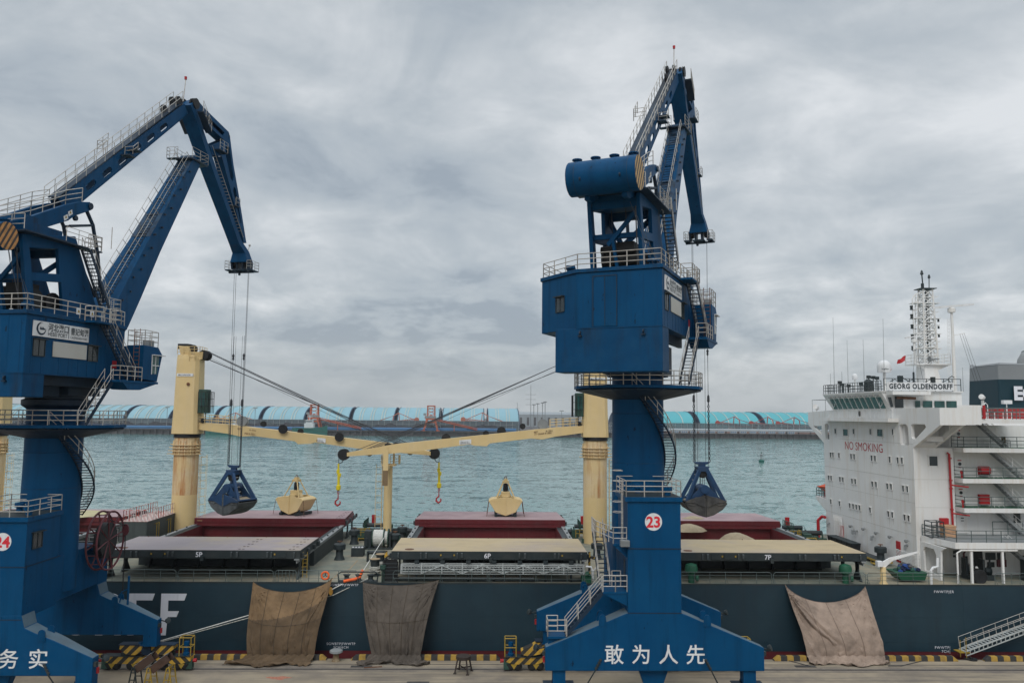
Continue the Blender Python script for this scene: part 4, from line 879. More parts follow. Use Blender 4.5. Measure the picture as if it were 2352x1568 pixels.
    for v in (-.5, .4):
        m.plate([(u, v, z) for u, z in up_leg], (0, .1, 0), [[(18.2, v, 52.85), (22.3, v, 52.2), (21.9, v, 51.75), (18.1, v, 52.35)]])
        m.plate([(u, v, z) for u, z in lo_leg], (0, .1, 0), [[(22.75, v, 50.9), (23.45, v, 50.95), (24.65, v, 47.9), (24.45, v, 47.3), (23.95, v, 47.6), (22.7, v, 49.9)], [(24.75, v, 46.9), (25.15, v, 46.7), (26.75, v, 43.1), (26.6, v, 43.0), (24.6, v, 46.3)]])
    for (a, b) in (((16.7, 53.75), (18.2, 53.35)), ((18.2, 53.35), (23.15, 52.6)), ((23.15, 52.6), (23.45, 52.2)), ((23.45, 52.2), (24.45, 49.3)), ((24.45, 49.3), (25.8, 46.4)), ((25.8, 46.4), (28.05, 41.1)), ((21.9, 49.4), (23.75, 46.8)), ((23.75, 46.8), (27.4, 41.1)), ((17.6, 52.0), (22.2, 51.35))):
        m.add([(a[0], -.5, a[1]), (b[0], -.5, b[1]), (b[0], .5, b[1]), (a[0], .5, a[1])], [(0,1,2,3)])
    m.build('jib_spine', M['blue'], jo)
    m = B()
    for v in (-1.2, 1.2): m.loft([[(u, v*1.0-.35, z), (u, v+.35, z), (u, v+.35, z+.12), (u, v-.35, z+.12)] for u, z in ((16.3, 52.2), (18.0, 50.6))])
    m.box(20.3, 21.9, -1.2, 1.2, 49.6, 49.7); m.box(24.6, 25.5, -.9, .9, 44.6, 44.7)
    js = m.build('jib_stage', M['dblue'], jo)
    m = B()
    for v in (-1.5, 1.5): m.rail([(16.3, v, 52.3), (18.0, v, 50.7)], 1.1, .9, 3, .025); 
    for v in (-1.2, 1.2): m.rail([(20.3, v, 49.7), (21.9, v, 49.7)], 1.1, .7, 3, .025)
    m.rail([(24.6, -.9, 44.7), (25.5, -.9, 44.7), (25.5, .9, 44.7)], .9, .9, 2, .025)
    m.ladder((19.9, -.3, 49.9), (27.2, -.3, 41.6), .5, (0, 1, 0), .03, .4); m.build('stage_railing', M['rail'], js)
    m = B()
    for v in (-.85, -.5, .5, .85): m.rev((16.0, v-.09, 53.0), [(.08, 0), (.55, 0), (.46, .09), (.55, .18), (.08, .18)], 14, (0, 1, 0))
    for v in (-.95, -.7, .7, .95): m.rev((28.1, v-.08, 38.7), [(.08, 0), (.5, 0), (.42, .08), (.5, .16), (.08, .16)], 14, (0, 1, 0))
    m.build('head_sheave', M['black'], jo)
    m = B()
    for v in (-1.0, -.35, .35, 1.0): m.loft([[(27.4, v-.1, 38.9), (28.7, v-.1, 38.9), (28.7, v+.1, 38.9), (27.4, v+.1, 38.9)], [(27.7, v-.1, 38.0), (28.6, v-.1, 38.0), (28.6, v+.1, 38.0), (27.7, v+.1, 38.0)]])
    m.box(27.1, 29.2, -.7, .6, 37.78, 37.9); m.box(27.2, 29.1, -1.6, -1.0, 37.8, 37.92); m.box(27.2, 29.1, 1.0, 1.6, 37.8, 37.92); m.box(27.95, 28.2, -1.55, 1.55, 37.6, 37.78)
    m.rev((28, .2, 37.3), [(.01, 0), (.14, .05), (.14, .4), (.01, .4)], 8)
    tp = m.build('jib_tip_frame', M['dblue'], jo)
    m = B(); m.rail([(27.2, -1.1, 37.92), (27.2, -1.6, 37.92), (29.1, -1.6, 37.92), (29.1, -1.1, 37.92)], 1.0, 1, 3, .024); m.rail([(27.2, 1.1, 37.92), (27.2, 1.6, 37.92), (29.1, 1.6, 37.92), (29.1, 1.1, 37.92)], 1.0, 1, 3, .024); m.tube((28.9, 0, 39.4), (29.7, 0, 41.1), .04, 4); m.sph(V((29.75, 0, 41.2)), .15, 6, 4); m.build('tip_railing', M['rail'], tp)
    # ---- hoist ropes down to the grab head
    hu, hz_ = Q['hook']; m = B()
    for u, v in ((28.05, -.86), (28.35, -.80), (28.05, .86), (28.35, .80)): m.tube((u, v, 38.4), (hu+(u-28.2)*.9, v*Q['rs'], hz_-dz), .022, 4)
    m.build('hoist_rope', M['rope'], root)
    m = B()                                            # ropes running along the boom and over the peak
    for v in (-.35, -.15, .15, .35): m.tube((-1.0, v, 38.8), (14.6, v, 53.1), .02, 3); m.tube((16.4, v, 53.4), (28.0, v, 39.2), .02, 3)
    m.build('luffing_rope', M['rope'], root)
    # ---- operator cab hung at the right hand front of the house
    v0, v1 = -5.55, -4.0; cu0, cu1 = 2.65, 5.25
    m = B(); m.plate([(cu0, v0, 24.2), (4.65, v0, 24.05), (cu1, v0, 26.35), (4.65, v0, 26.95), (cu0, v0, 27.0)], (0, v1-v0, 0)); cb_ = m.build('operator_cab', M['blue'], root, bevel=.03)
    m = B(); m.box(-.3, 4.65, -5.65, -4.0, 23.85, 24.03); m.plate([(.1, -5.6, 23.85), (4.45, -5.6, 23.85), (2.3, -5.6, 23.3), (.9, -5.6, 23.3)], (0, 1.5, 0)); m.box(2.35, 4.6, -4.3, -3.95, 24.05, 26.9); m.build('cab_floor', M['blue'], cb_)
    m = B()
    for za, zb_ in ((24.75, 25.35), (25.45, 26.2)):
        f = lambda z: 4.65+(z-24.05)*(.6/2.3)+.02
        for va, vb in ((-5.48, -4.82), (-4.74, -4.1)): m.add([(f(za), va, za), (f(za), vb, za), (f(zb_), vb, zb_), (f(zb_), va, zb_)], [(0,1,2,3)])
    m.box(3.85, 4.57, v0-.02, v0-.005, 24.7, 25.35); m.box(3.85, 4.75, v0-.02, v0-.005, 25.45, 26.2)
    cw = m.build('cab_window', M['glassg'], cb_)
    m = B(); m.box(3.77, 4.8, v0-.05, v0-.02, 25.36, 25.44); m.box(4.25, 4.31, v0-.05, v0-.02, 24.7, 26.2); m.box(3.75, 3.83, v0-.05, v0-.02, 24.65, 26.25); m.box(3.75, 5.35, v0-.25, v0+.1, 26.24, 26.3); m.build('cab_window_frame', M['board'], cw)
    m = B(); m.rail([(2.75, v0, 27.0), (4.55, v0, 26.95), (4.55, v1, 26.95), (2.75, v1, 27.0)], 1.25, .8, 3, .03, closed=True); m.build('cab_roof_railing', M['rail'], cb_)
    m = B(); m.ladder((2.15, v0+.3, 24.1), (2.15, v0+.3, 28.3), .5, (0, 1, 0), .03); m.build('cab_ladder', M['rust'], cb_)
    m = B(); m.box(3.6, 4.3, v0+.2, v0+.8, 27.0, 27.5); m.build('air_conditioner', M['grey'], cb_)
    m = B(); m.rail([(2.5, -5.6, 24.03), (-.25, -5.6, 24.03), (-.25, -4.8, 24.03)], 1.1, 1, 3, .03); m.build('cab_platform_railing', M['rail'], cb_)
    m = B(); m.box(1.0, 1.5, -3.99, -3.955, 25.0, 25.6); m.build('fire_notice', M['redp'], cb_)
    # ---- stages and stairs on the right side
    m = B(); m.box(-2.6, .4, -5.0, -4.1, 28.28, 28.42); m.box(.2, 3.8, -2.4, -1.55, 29.7, 29.8); pf = m.build('access_stage', M['blue'], root)
    m = B(); m.rail([(-2.6, -4.1, 28.42), (-2.6, -5.0, 28.42), (-1.6, -5.0, 28.42)], 1.1, .8, 3, .034); m.rail([(-1.0, -5.0, 28.42), (.4, -5.0, 28.42), (.4, -4.1, 28.42)], 1.1, .8, 3, .034); m.rail([(2.0, -2.4, 29.8), (3.8, -2.4, 29.8), (3.8, -1.5, 29.8)], 1.1, .8, 3, .03)
    m.build('stage_railing', M['rail'], pf)
    # warning plates on the roof rail
    for uu in (-3.4, -1.9):
        wp = B().box(uu, uu+.42, -4.0, -3.97, zt+.55, zt+1.05).build('warning_plate', M['board'], pf); B().add([(uu+.08, -4.012, zt+.70), (uu+.34, -4.012, zt+.70), (uu+.21, -4.012, zt+.95)], [(0,1,2)]).build('warning_triangle', M['yellow'], wp)
    S_ = lambda nme, p, q: stair(nme, root, fr(V(p)), fr(V(q)), .75, nd_)
    S_('stair', (-1.2, -2.75, 34.2), (1.4, -2.75, 29.9)); S_('stair', (-.9, -4.6, 28.3), (2.1, -4.9, 24.2)); S_('stair', (-.2, -4.6, 23.9), (-2.6, -4.3, P24['ring']+.05 if not Q['big'] else 20.25))
    m = B(); m.tube((1.4, -3.0, 38.0-3.2), (1.4, -3.0, 36.6), .04, 4); m.rail([(-.9, -2.7, 34.4), (.6, -2.7, 34.4)], 1.1, .7, 3, .03); m.build('antenna', M['rail'], root)
    # guy wires from the barrel end
    m = B(); m.tube((-7.6, -1.5, 33.4), (-8.0, -3.3, zt+.3), .02, 3); m.tube((-7.0, -1.6, 33.0), (-7.6, -3.6, zt+.3), .02, 3); m.tube((-6.4, -1.9, 31.0), (-7.4, -3.8, zt+.3), .02, 3); m.build('stay_wire', M['rope'], root)
upper(C24, K24, 79, 0, dict(zl=22.5, big=False, br=.98, bz=33.55, bl=5.5, cap=CAPS, hook=(28.2, 14.6), rs=.9))
upper(C23, K23, 65, 3.75, dict(zl=20.95, big=True, br=1.27, bz=35.05, bl=5.15, cap=CAPS2, hook=(27.9, 14.9), rs=.9))
# cable reel beside the left crane, on its own bracket at the sea side leg
def reel(root, c, R):
    t = bpy.data.objects.new('cable_reel', None); COL.objects.link(t); t.parent = root; t.location = V(c)-root.location; x, y, z = c
    m = MB()
    for dx in (-.42, .42):
        m.pipe([(x+dx, y+R*cos(a), z+R*sin(a)) for a in [2*pi*i/32 for i in range(33)]], .085, 5)
        for k in range(8): a = k*pi/4+.2; m.tube((x+dx*.6, y, z), (x+dx, y+R*cos(a), z+R*sin(a)), .06, 4)
    for k in range(16): a = k*pi/8; m.tube((x-.42, y+R*cos(a), z+R*sin(a)), (x+.42, y+R*cos(a), z+R*sin(a)), .035, 4)
    m.build('reel_wheel', M['maroon'], t)
    m = MB(); m.rev((x-.3, y, z), [(.3, 0), (R*.62, 0), (R*.62, .6), (.3, .6)], 28, (1, 0, 0)); m.build('cable_coil', M['black'], t)
    m = MB(); m.box(x-1.6, x-.35, y-.5, y+2.6, z-.75, z-.55); m.plate([(x-1.5, y+.8, z-.75), (x-.3, y+.8, z-.75), (x-1.5, y+.8, z-1.9)], (0, .15, 0)); m.build('reel_platform', M['blue'], t)
    m = MB(); m.rail([(x-.2, y+2.6, z-.55), (x-1.6, y+2.6, z-.55), (x-2.6, y+2.6, z-.55)], 1.1, .8, 3, .03); m.rail([(x-.9, y+.6, z-.55), (x-2.6, y+.6, z-.55)], 1.1, .8, 3, .03); m.build('platform_railing', M['rail'], t)
    m = MB(); m.plate([(x+.6+.28*cos(a), y+2.2, z+.55+.5*sin(a)) for a in [2*pi*i/12 for i in range(12)]], (0, .12, 0)); m.build('guide_roller', M['maroon'], t)
    m = MB(); m.tube((x+.6, y+2.3, z+.2), (x+.6, y+2.3, 4.8), .05, 5); m.tube((x, y+.5, z+1.6), (x+.6, y+2.2, z+.9), .035, 4); m.build('supply_cable', M['black'], t)
    return t
p = atX(242, 1240, -31.9); reel(C24, (-31.9, p.y, p.z), 2.35)
# access stairs and landings on the seaward left side of crane 23
def landing(x0, x1, y0, y1, z, root, rails, gus=True):
    m = MB(); m.box(x0, x1, y0, y1, z-.16, z)
    if gus: m.plate([(x0+.05, y0+.05, z-.16), (x1, y0+.05, z-.16), (x1, y0+.05, z-1.0)], (0, .08, 0))
    o = m.build('landing', M['blue'], root); m = MB()
    for r in rails: m.rail([V((a, b, z)) for a, b in r], 1.15, .95, 3, .034)
    m.build('landing_railing', M['rail'], o); return o
zA, zB = at(1420, 1240, 60).z, at(1420, 1357, 58.5).z; xa = at(1409, 1240, 59).x; xb = at(1384, 1357, 58.5).x; X0 = K23[0]-1.92
landing(xa-.1, X0, 58.4, 63.5, zA, C23, [[(X0, 58.4), (xa-.1, 58.4), (xa-.9, 62.0), (xa-.9, 64.5)]])
landing(xb, X0, 58.3, 60.0, zB, C23, [[(X0, 58.3), (xb+.9, 58.3), (xb, 58.3)], [(X0-.2, 60.0), (xb+.9, 60)]])
stair('stair', C23, (xb+.35, 64.0, zA), (xb+.35, 60.0, zB), .8, (1, 0, 0), h=1.1)
pb = at(1289, 1440, 58.8); stair('stair', C23, (xb, 58.75, zB-.05), (pb.x+.3, 58.75, pb.z-.5), .8, (0, 1, 0), h=1.15)
landing(pb.x-1.1+.1, pb.x+.35, 58.3, 59.6, pb.z-.5, C23, [[(pb.x+.35, 58.3), (pb.x-1.0, 58.3), (pb.x-1.0, 59.6), (pb.x-.2, 59.6)]], gus=False)
m = MB(); m.box(pb.x-.95, pb.x+.1, 58.5, 59.5, 5.2, pb.z-.66); m.build('landing_pedestal', M['blue'], C23)
m = MB(); m.ladder((X0-.25, 58.9, zA), (X0-.25, 58.9, 16.9), .55, (0, 1, 0), .035, .33)
for k in range(5): z = zA+2.2+k*.75; m.pipe([(X0-.25, 58.6, z), (X0-.75, 58.4, z), (X0-.95, 58.9, z), (X0-.75, 59.4, z), (X0-.25, 59.2, z)], .028, 4)
m.build('caged_ladder', M['rail'], C23)
p = at((2100+710*.5618)/1.7415, (1850+572*.5618)/1.7415, 58); m = MB(); m.box(p.x-.3, p.x+.32, 57.75, 58.35, p.z-.22, p.z+.22)
for k in range(5): m.box(p.x-.28, p.x+.3, 57.72, 57.75, p.z-.18+k*.08, p.z-.14+k*.08)
m.build('floodlight_pair', M['grey'], C23)
m = MB(); m.box(X0-.04, X0-.002, 58.9, 59.7, zB+.05, zB+2.1); m.build('tower_door', M['dblue'], C23)
# landing cable of crane 24 and hand winch on its far beam
m = MB(); b = K24[0]; p = at(505/1.0, 1290, 69)
q = at((0+1190*.4025)/1.7415, (2100+700*.4025)/1.7415, 69); m.tube((q.x, 69, q.z-.6), (q.x+.15, 69, q.z+.3), .06, 5); m.tube((q.x+.6, 69.2, q.z-.9), (q.x+.6, 69.2, q.z+1.6), .09, 6); m.tube((q.x+.1, 69, q.z+.3), (q.x+.6, 69.2, q.z+.55), .04, 4); m.build('anchor_lever', M['blue'], C24)
# ---------------------------------------------------------------- grabs
M['bucket'] = mat('worn_bucket_steel', (.11, .12, .125), .6, .35, .9, .03, metal=.2, dirt=(.03, .028, .028), dirt_amt=.8, dirt_scale=.6)
M['bucketd'] = mat('dark_dusty_bucket', (.05, .05, .052), .7, .4, 1.2, .03, dirt=(.16, .145, .12), dirt_amt=.55, dirt_scale=.5)
M['gblue'] = mat('grab_arm_blue', (.008, .045, .12), .55, .2, 1.5, .01, dirt=(.05, .05, .05), dirt_amt=.5)
def chain(m, p, q, r=.045, link=.26):
    p = V(p); q = V(q); n = max(2, int((q-p).length/link)); d = (q-p).normalized(); u, w = m.frame_axes(d)
    for i in range(n):
        c = p.lerp(q, (i+.5)/n); s = u if i % 2 else w; l = link*.62
        m.pipe([c-d*l+s*.0, c-d*l*.6+s*.09, c+d*l*.6+s*.09, c+d*l, c+d*l*.6-s*.09, c-d*l*.6-s*.09, c-d*l], r*.75, 4)
def grab(loc, rz, H, label, bm, chain_len, am=None, open_=0):
    x, y, z = loc; t = thing('clamshell_grab', loc, label, 'grab', 'clamshell grabs hanging from the blue cranes'); R = Matrix.Rotation(rz, 3, 'Z'); am = am or M['gblue']
    fr = lambda p: R @ V(p)+V(loc); B = lambda: MB(fr)
    # bottom of shells at z=0 ; head at H
    m = B()
    for s in (-1, 1):
        for v in (-1.35, 1.35):
            prof = [(s*.03, .0+.0), (s*.9, .25), (s*1.9, .85), (s*2.35, 1.45), (s*2.15, 1.75), (s*1.2, 2.05), (s*.03, 2.3)]
            m.plate([(u, v-.05, zz_) for u, zz_ in prof], (0, .1, 0))
        m.loft([[(u, -1.36, zz_), (u, 1.36, zz_), (u, 1.36, zz_+.1), (u, -1.36, zz_+.1)] for u, zz_ in ((s*.03, -.05), (s*.9, .2), (s*1.9, .8), (s*2.4, 1.42))])
        for v in (-1.42, 1.42): m.loft([[(u-.0, v-.05, zz_-.08), (u, v+.05, zz_-.08), (u, v+.05, zz_+.08), (u, v-.05, zz_+.08)] for u, zz_ in ((s*.2, 1.9), (s*1.4, 1.25), (s*2.2, 1.4))])
        m.box(min(s*.02, s*.16), max(s*.02, s*.16), -1.46, -1.36, .02, 1.9); m.box(min(s*.02, s*.16), max(s*.02, s*.16), 1.36, 1.46, .02, 1.9)
    b = m.build('bucket_shells', bm, t, bevel=.02)
    m = B()
    for s in (-1, 1):
        for v in (-1.5, 1.44): m.plate([(s*.12, v, 2.32), (s*1.25, v, 2.08), (s*2.2, v, 1.72), (s*2.3, v, 1.5), (s*1.35, v, 1.52), (s*.7, v, 1.25), (s*.12, v, 1.0)], (0, .06, 0))
        m.loft([[(u, -1.30, z_), (u, 1.30, z_), (u, 1.30, z_+.1), (u, -1.30, z_+.1)] for u, z_ in ((s*.85, 2.02), (s*1.15, 1.98))]); m.tube((s*2.2, -1.4, 1.7), (s*2.2, 1.4, 1.7), .12, 8)
    m.build('shell_frame', am if bm is M['bucket'] else bm, b, bevel=.02)
    m = B(); m.loft([[(s_*1.6, -1.25, 1.72), (s_*.6, -1.25, 1.98), (0, -1.25, 2.05), (0, 1.25, 2.05), (s_*.6, 1.25, 1.98), (s_*1.6, 1.25, 1.72)] for s_ in (1, .98)]) if False else m.loft([[(-1.9, v, 1.68), (-.9, v, 2.0), (0, v, 2.12), (.9, v, 2.0), (1.9, v, 1.68)] for v in (-1.28, 1.28)], False, False); m.build('grain_load', M['sand'], b)
    m = B()
    for s in (-1, 1):
        for v in (-1.25, 1.25): m.bar((s*.42, v*.42, H-.55), (s*2.12, v, 1.6), .26, .42)
        for v0, v1 in ((.78, .55), (.9, .7), (1.02, .84), (1.12, .95)): pass
    m.build('support_arm', am, t, bevel=.02)
    m = B()
    for s in (-1, 1):
        for v in (-1.0, .94): m.plate([(s*.1, v, 3.3), (s*.45, v, 3.25), (s*1.95, v, 1.75), (s*.1, v, 1.9)], (0, .06, 0))
    m.rev((0, -1.1, 2.95), [(.01, 0), (.5, 0), (.5, 2.2), (.01, 2.2)], 14, (0, 1, 0)); m.build('centre_carriage', am, t, bevel=.02)
    m = B()
    for s in (-1, 1):
        for i in range(5): k = (i+1)/6; c = V((s*.42, -.52, H-.55)).lerp(V((s*2.12, -1.25, 1.6)), k); m.bar(c+V((s*.2, 0, .05)), c+V((s*.2, .0, .05))+V((0, .42, 0)), .05)
    m.build('arm_rung', M['rail'], t)
    m = B(); m.box(-.62, .62, -.62, .62, H-.75, H-.30); m.box(-.78, .78, -.5, .5, H-.30, H-.22); m.plate([(-.95, -.16, H+.3), (.95, -.16, H+.3), (.6, -.16, H+.02), (-.6, -.16, H+.02)], (0, .32, 0)); m.box(-.4, .4, -.12, .12, H-.25, H+.1); m.build('grab_head', am, t, bevel=.02)
    m = B(); m.rev((0, -.45, H-1.05), [(.05, 0), (.42, 0), (.36, .1), (.42, .2), (.42, .7), (.36, .8), (.42, .9), (.05, .9)], 16, (0,1,0)); m.rev((0, -.4, 2.75), [(.05, 0), (.55, 0), (.48, .1), (.55, .2), (.55, .6), (.48, .7), (.55, .8), (.05, .8)], 18, (0,1,0)); m.cbox((0, 0, 2.55), 1.0, .9, .6); m.cbox((0, 0, 2.2), .7, 2.4, .25); m.build('sheave_block', M['black'], t)
    m = B(); m.plate([(-.55, -.55, 3.0), (0, -.55, 3.25), (.55, -.55, 3.0), (.35, -.55, 2.5), (-.35, -.55, 2.5)], (0, .1, 0)); m.plate([(-1.1, -.3, 1.95), (-.3, -.3, 2.7), (.3, -.3, 2.7), (1.1, -.3, 1.95)], (0, .6, 0)); m.build('lower_cross_beam', am, t)
    m = B()
    for s in (-1, 1): m.tube((s*.25, 0, H-1), (s*.25, 0, 2.9), .03, 4); m.tube((s*.1, .2, H-1), (s*.1, .2, 2.9), .03, 4)
    m.build('closing_rope', M['rope'], t)
    m = B()
    for s in (-1, 1): chain(m, (s*.88, 0, H+.3), (s*.84, 0, H+.3+chain_len), .05, .27); m.rev((s*.84, 0, H+.3+chain_len), [(.04, 0), (.16, .15), (.13, .75), (.04, .9)], 8)
    m.build('suspension_chain', M['rope'], t)
    m = B()
    for s in (-1, 1): m.tube((s*.84, 0, H+.3+chain_len+.8), (s*.8, 0, H+15), .022, 4); m.tube((s*.45, 0, H), (s*.5, 0, H+15), .022, 4)
    m.build('hoist_rope', M['rope'], t)
    for s in (-1, 1):
        m = B(); m.rev((s*.82, 0, H+12.2), [(.03, 0), (.13, .15), (.1, .35), (.15, .6), (.03, .8)], 8); m.build('rope_socket', M['rope'], t)
    return t
f24 = frame(K24, radians(79), 0); f23 = frame(K23, radians(65), 0)
g = f24(V((28.2, 0, 0))); zbm = at(536, 1180, g.y).z; zhd = at(540, 1068, g.y).z
grab((g.x, g.y, zbm), radians(-28), zhd-zbm-.3, 'blue clamshell grab with a worn steel bucket hanging over the left hatch', M['bucket'], 6.6)
g = f23(V((27.9, 0, 0))); zbm = at(1607, 1183, g.y).z; zhd = at(1602, 1060, g.y).z
grab((g.x, g.y, zbm), radians(2), zhd-zbm-.3, 'dark dusty clamshell grab full of grain hanging beside the crane numbered 23', M['bucketd'], 6.6)
print('GRABS', zbm, zhd)
# ================================================================== BULK CARRIER
YP, YS, DZ = 75.0, 107.3, 6.05
YC = (YP+YS)/2
M['deck'] = mat('ship_deck_paint', (.16, .175, .145), .8, .12, .5, .01, dirt=(.34, .285, .20), dirt_amt=1.0, dirt_scale=.16, streak=(.07, .08, .075), streak_amt=.35, streak_scale=(.6, .2, 1))
M['cover'] = mat('hatch_cover_top', (.30, .265, .275), .8, .06, .5, .008, dirt=(.42, .34, .22), dirt_amt=.9, dirt_scale=.11, streak=(.16, .14, .15), streak_amt=.25, streak_scale=(.35, .06, 1))
M['coverd'] = mat('hatch_cover_top_sandy', (.43, .345, .215), .85, .06, .5, .008, dirt=(.31, .27, .27), dirt_amt=.75, dirt_scale=.10, streak=(.16, .13, .12), streak_amt=.3, streak_scale=(.15, .5, 1))
M['coverp'] = mat('hatch_cover_top_pinkish', (.34, .245, .255), .75, .07, .5, .008, dirt=(.15, .10, .12), dirt_amt=.5, dirt_scale=.2)
M['pad'] = mat('non_slip_spots', (.05, .035, .035), .9, .2, 3, 0)
M['gratred'] = stripes('red_white_walkway', (.52, .42, .39), (.43, .27, .25), .4, (1, .5, 0))
M['housewall'] = mat('deck_house_wall', (.05, .062, .062), .6, .15, .6, .01, streak=(.02, .03, .03), streak_amt=.6)
ship = thing('bulk_carrier', (0, YC, -3.5), 'long slate hulled bulk carrier with buff deck cranes and a white superstructure', 'ship')
def part(m, name, mt, par=ship, **k): return m.build(name, mt, par, **k)
# hull
st = [(-150, .6, 1), (-146, 3.5, .6), (-138, 9, .3), (-125, 14.5, 0), (-110, 16.15, 0), (50, 16.15, 0), (66, 15.6, 0), (76, 13.5, 0), (80, 12, 0)]
m = MB(); m.loft([[(x, YC-w, DZ+rs), (x, YC-w, .12), (x, YC+w, .12), (x, YC+w, DZ+rs)] for x, w, rs in st]); part(m, 'hull', M['hull'])
m = MB(); m.loft([[(x+(2 if i == 0 else 0), YC-w*.998, .12), (x+(2 if i == 0 else 0), YC-w*.97, -8), (x+(2 if i == 0 else 0), YC+w*.97, -8), (x, YC+w*.998, .12)] for i, (x, w, rs) in enumerate(st)]); part(m, 'boot_topping', M['boot'])
m = MB(); m.plate([(x, YC-w+.12, DZ+.004+rs) for x, w, rs in st]+[(x, YC+w-.12, DZ+.004+rs) for x, w, rs in st[::-1]], (0, 0, .03)); part(m, 'main_deck', M['deck'])
m = MB(); m.box(-108, 50, YP-.02, YP+.1, DZ+.0, DZ+.12); part(m, 'sheer_strake', M['slate'])
m = MB()
for z in (.95, 3.2): m.box(-110, 52, YP-.012, YP-.001, z, z+.025)
for x in range(-100, 52, 12): m.box(x, x+.02, YP-.012, YP-.001, .2, DZ)
part(m, 'plate_weld', M['hull'])
# hull lettering
LZ0, LH, LS, LW = at(640, 1500, 74.97).z*0+1.95, 4.05, .66, 2.3
lx = at((1588*.4025)/1.7415, 1435, 74.97).x
zt_ = at(370, (2100+677*.4025)/1.7415, 74.97).z; zb_ = at(370, (2100+1105*.4025)/1.7415, 74.97).z; LH = zt_-zb_
def letter(ch, x):
    P = lambda u, w: (x+u, YP-.006, zb_+.12+w*(LH-.12)); Wd = LW; s = LS; q = s/LH; sl = .2; holes = []
    if ch == 'F': o = [P(0, 0), P(s*.85, 0), P(s, .44), P(Wd*.72-sl, .44), P(Wd*.72, .58), P(s, .58), P(s, 1-q*.95), P(Wd-sl, 1-q*.95), P(Wd, 1), P(0, 1)]
    elif ch == 'E': o = [P(0, 0), P(Wd-sl, 0), P(Wd, q), P(s, q), P(s, .44), P(Wd*.72-sl, .44), P(Wd*.72, .58), P(s, .58), P(s, 1-q), P(Wd-sl, 1-q), P(Wd, 1), P(0, 1)]
    elif ch == 'L': o = [P(0, 0), P(Wd-sl, 0), P(Wd, q), P(s, q), P(s, 1), P(0, 1)]
    elif ch == 'N': o = [P(0, 0), P(s, 0), P(s, .62), P(Wd-s, 0), P(Wd, 0), P(Wd, 1), P(Wd-s, 1), P(Wd-s, .40), P(s, 1), P(0, 1)]
    else:
        n = 8; r = 1.0
        cr = lambda cx, cw, rx, rw, a0: [P(cx+rx*cos(a0+pi/2*i/n), cw+rw*sin(a0+pi/2*i/n)) for i in range(n+1)]
        if ch == 'O': o = cr(Wd-r, .25, r, .25, -pi/2)+cr(Wd-r, .75, r, .25, 0)+cr(r, .75, r, .25, pi/2)+cr(r, .25, r, .25, pi); holes = [cr(Wd-r, .25, r-s, .25-q, -pi/2)+cr(Wd-r, .75, r-s, .25-q, 0)+cr(r, .75, r-s, .25-q, pi/2)+cr(r, .25, r-s, .25-q, pi)]
        elif ch == 'D': o = [P(0, 0)]+cr(Wd-r, .25, r, .25, -pi/2)+cr(Wd-r, .75, r, .25, 0)+[P(0, 1)]; holes = [[P(s, q)]+cr(Wd-r, .25, r-s, .25-q, -pi/2)+cr(Wd-r, .75, r-s, .25-q, 0)+[P(s, 1-q)]]
        else: # R
            o = [P(0, 0), P(s, 0), P(s, .42), P(Wd*.45, .42), P(Wd-s*.9, 0), P(Wd, 0), P(Wd*.72, .44)]+cr(Wd-r, .70, r, .27, -pi/3)[2:]+cr(Wd-r, .73, r, .27, 0)+[P(0, 1)]
            holes = [[P(s, .42+q), P(Wd-r, .42+q)]+cr(Wd-r, .73, r-s, .27-q, 0)+[P(s, 1-q)]]
    part(MB().plate(o, (0, -.012, 0), holes), 'hull_letter', M['letter'])
for k, ch in enumerate('OLDENDORFF'): letter(ch, lx-(9-k)*2.88)
def htext(s, x, y, size, Y=YP-.012, al='CENTER', mt=None, par=ship): p = at(x, y, Y); return text('hull_marking', s, size, mt or M['letter'], par, (p.x, Y, p.z), (1,0,0), (0,0,1), bold=0, ext=0, align=al, spacing=1.15)
htext('SGWBTP|FWWTP', 783, 1480, .30); htext('SCH|6CH', 783, 1488, .30); htext('FWWTP|ER', 2168, 1361, .34); htext('FWWTP|', 2183, 1489, .34, al='RIGHT'); htext('7CH|', 2183, 1498, .34, al='RIGHT'); htext('SGWBTP|FWWTP', 790, 1345, .30)
# deck railing along the port side
def deckrail(x0, x1, Y=YP+.18, z=DZ+.04):
    m = MB(); x = x0
    while x < x1-.5:
        e = min(x+8.7, x1); h = 1.1
        m.pipe([(x+.02, Y, z), (x+.02, Y, z+h-.2), (x+.2, Y, z+h), (e-.2, Y, z+h), (e-.02, Y, z+h-.2), (e-.02, Y, z)], .028, 4)
        for k in (.37, .73): m.tube((x, Y, z+h*k), (e, Y, z+h*k), .016, 4)
        n = 6
        for i in range(1, n): p = x+(e-x)*i/n; m.tube((p, Y, z), (p, Y, z+h), .024, 4); 
        for i in (0, 3, 6): p = x+(e-x)*i/n; m.tube((p+.05, Y, z+.55), (p+.3, Y, z), .018, 4)
        x = e+.12
    return part(m, 'deck_railing', M['railg'])
M['railg'] = mat('grey_green_railing', (.09, .12, .118), .6, .2, 2, 0)
for a, b in ((-108, -17.8), (-17.6, -12.2), (-9.0, 44), (47.2, 52)): deckrail(a, b)
deckrail(-108, 42, YS-.2)
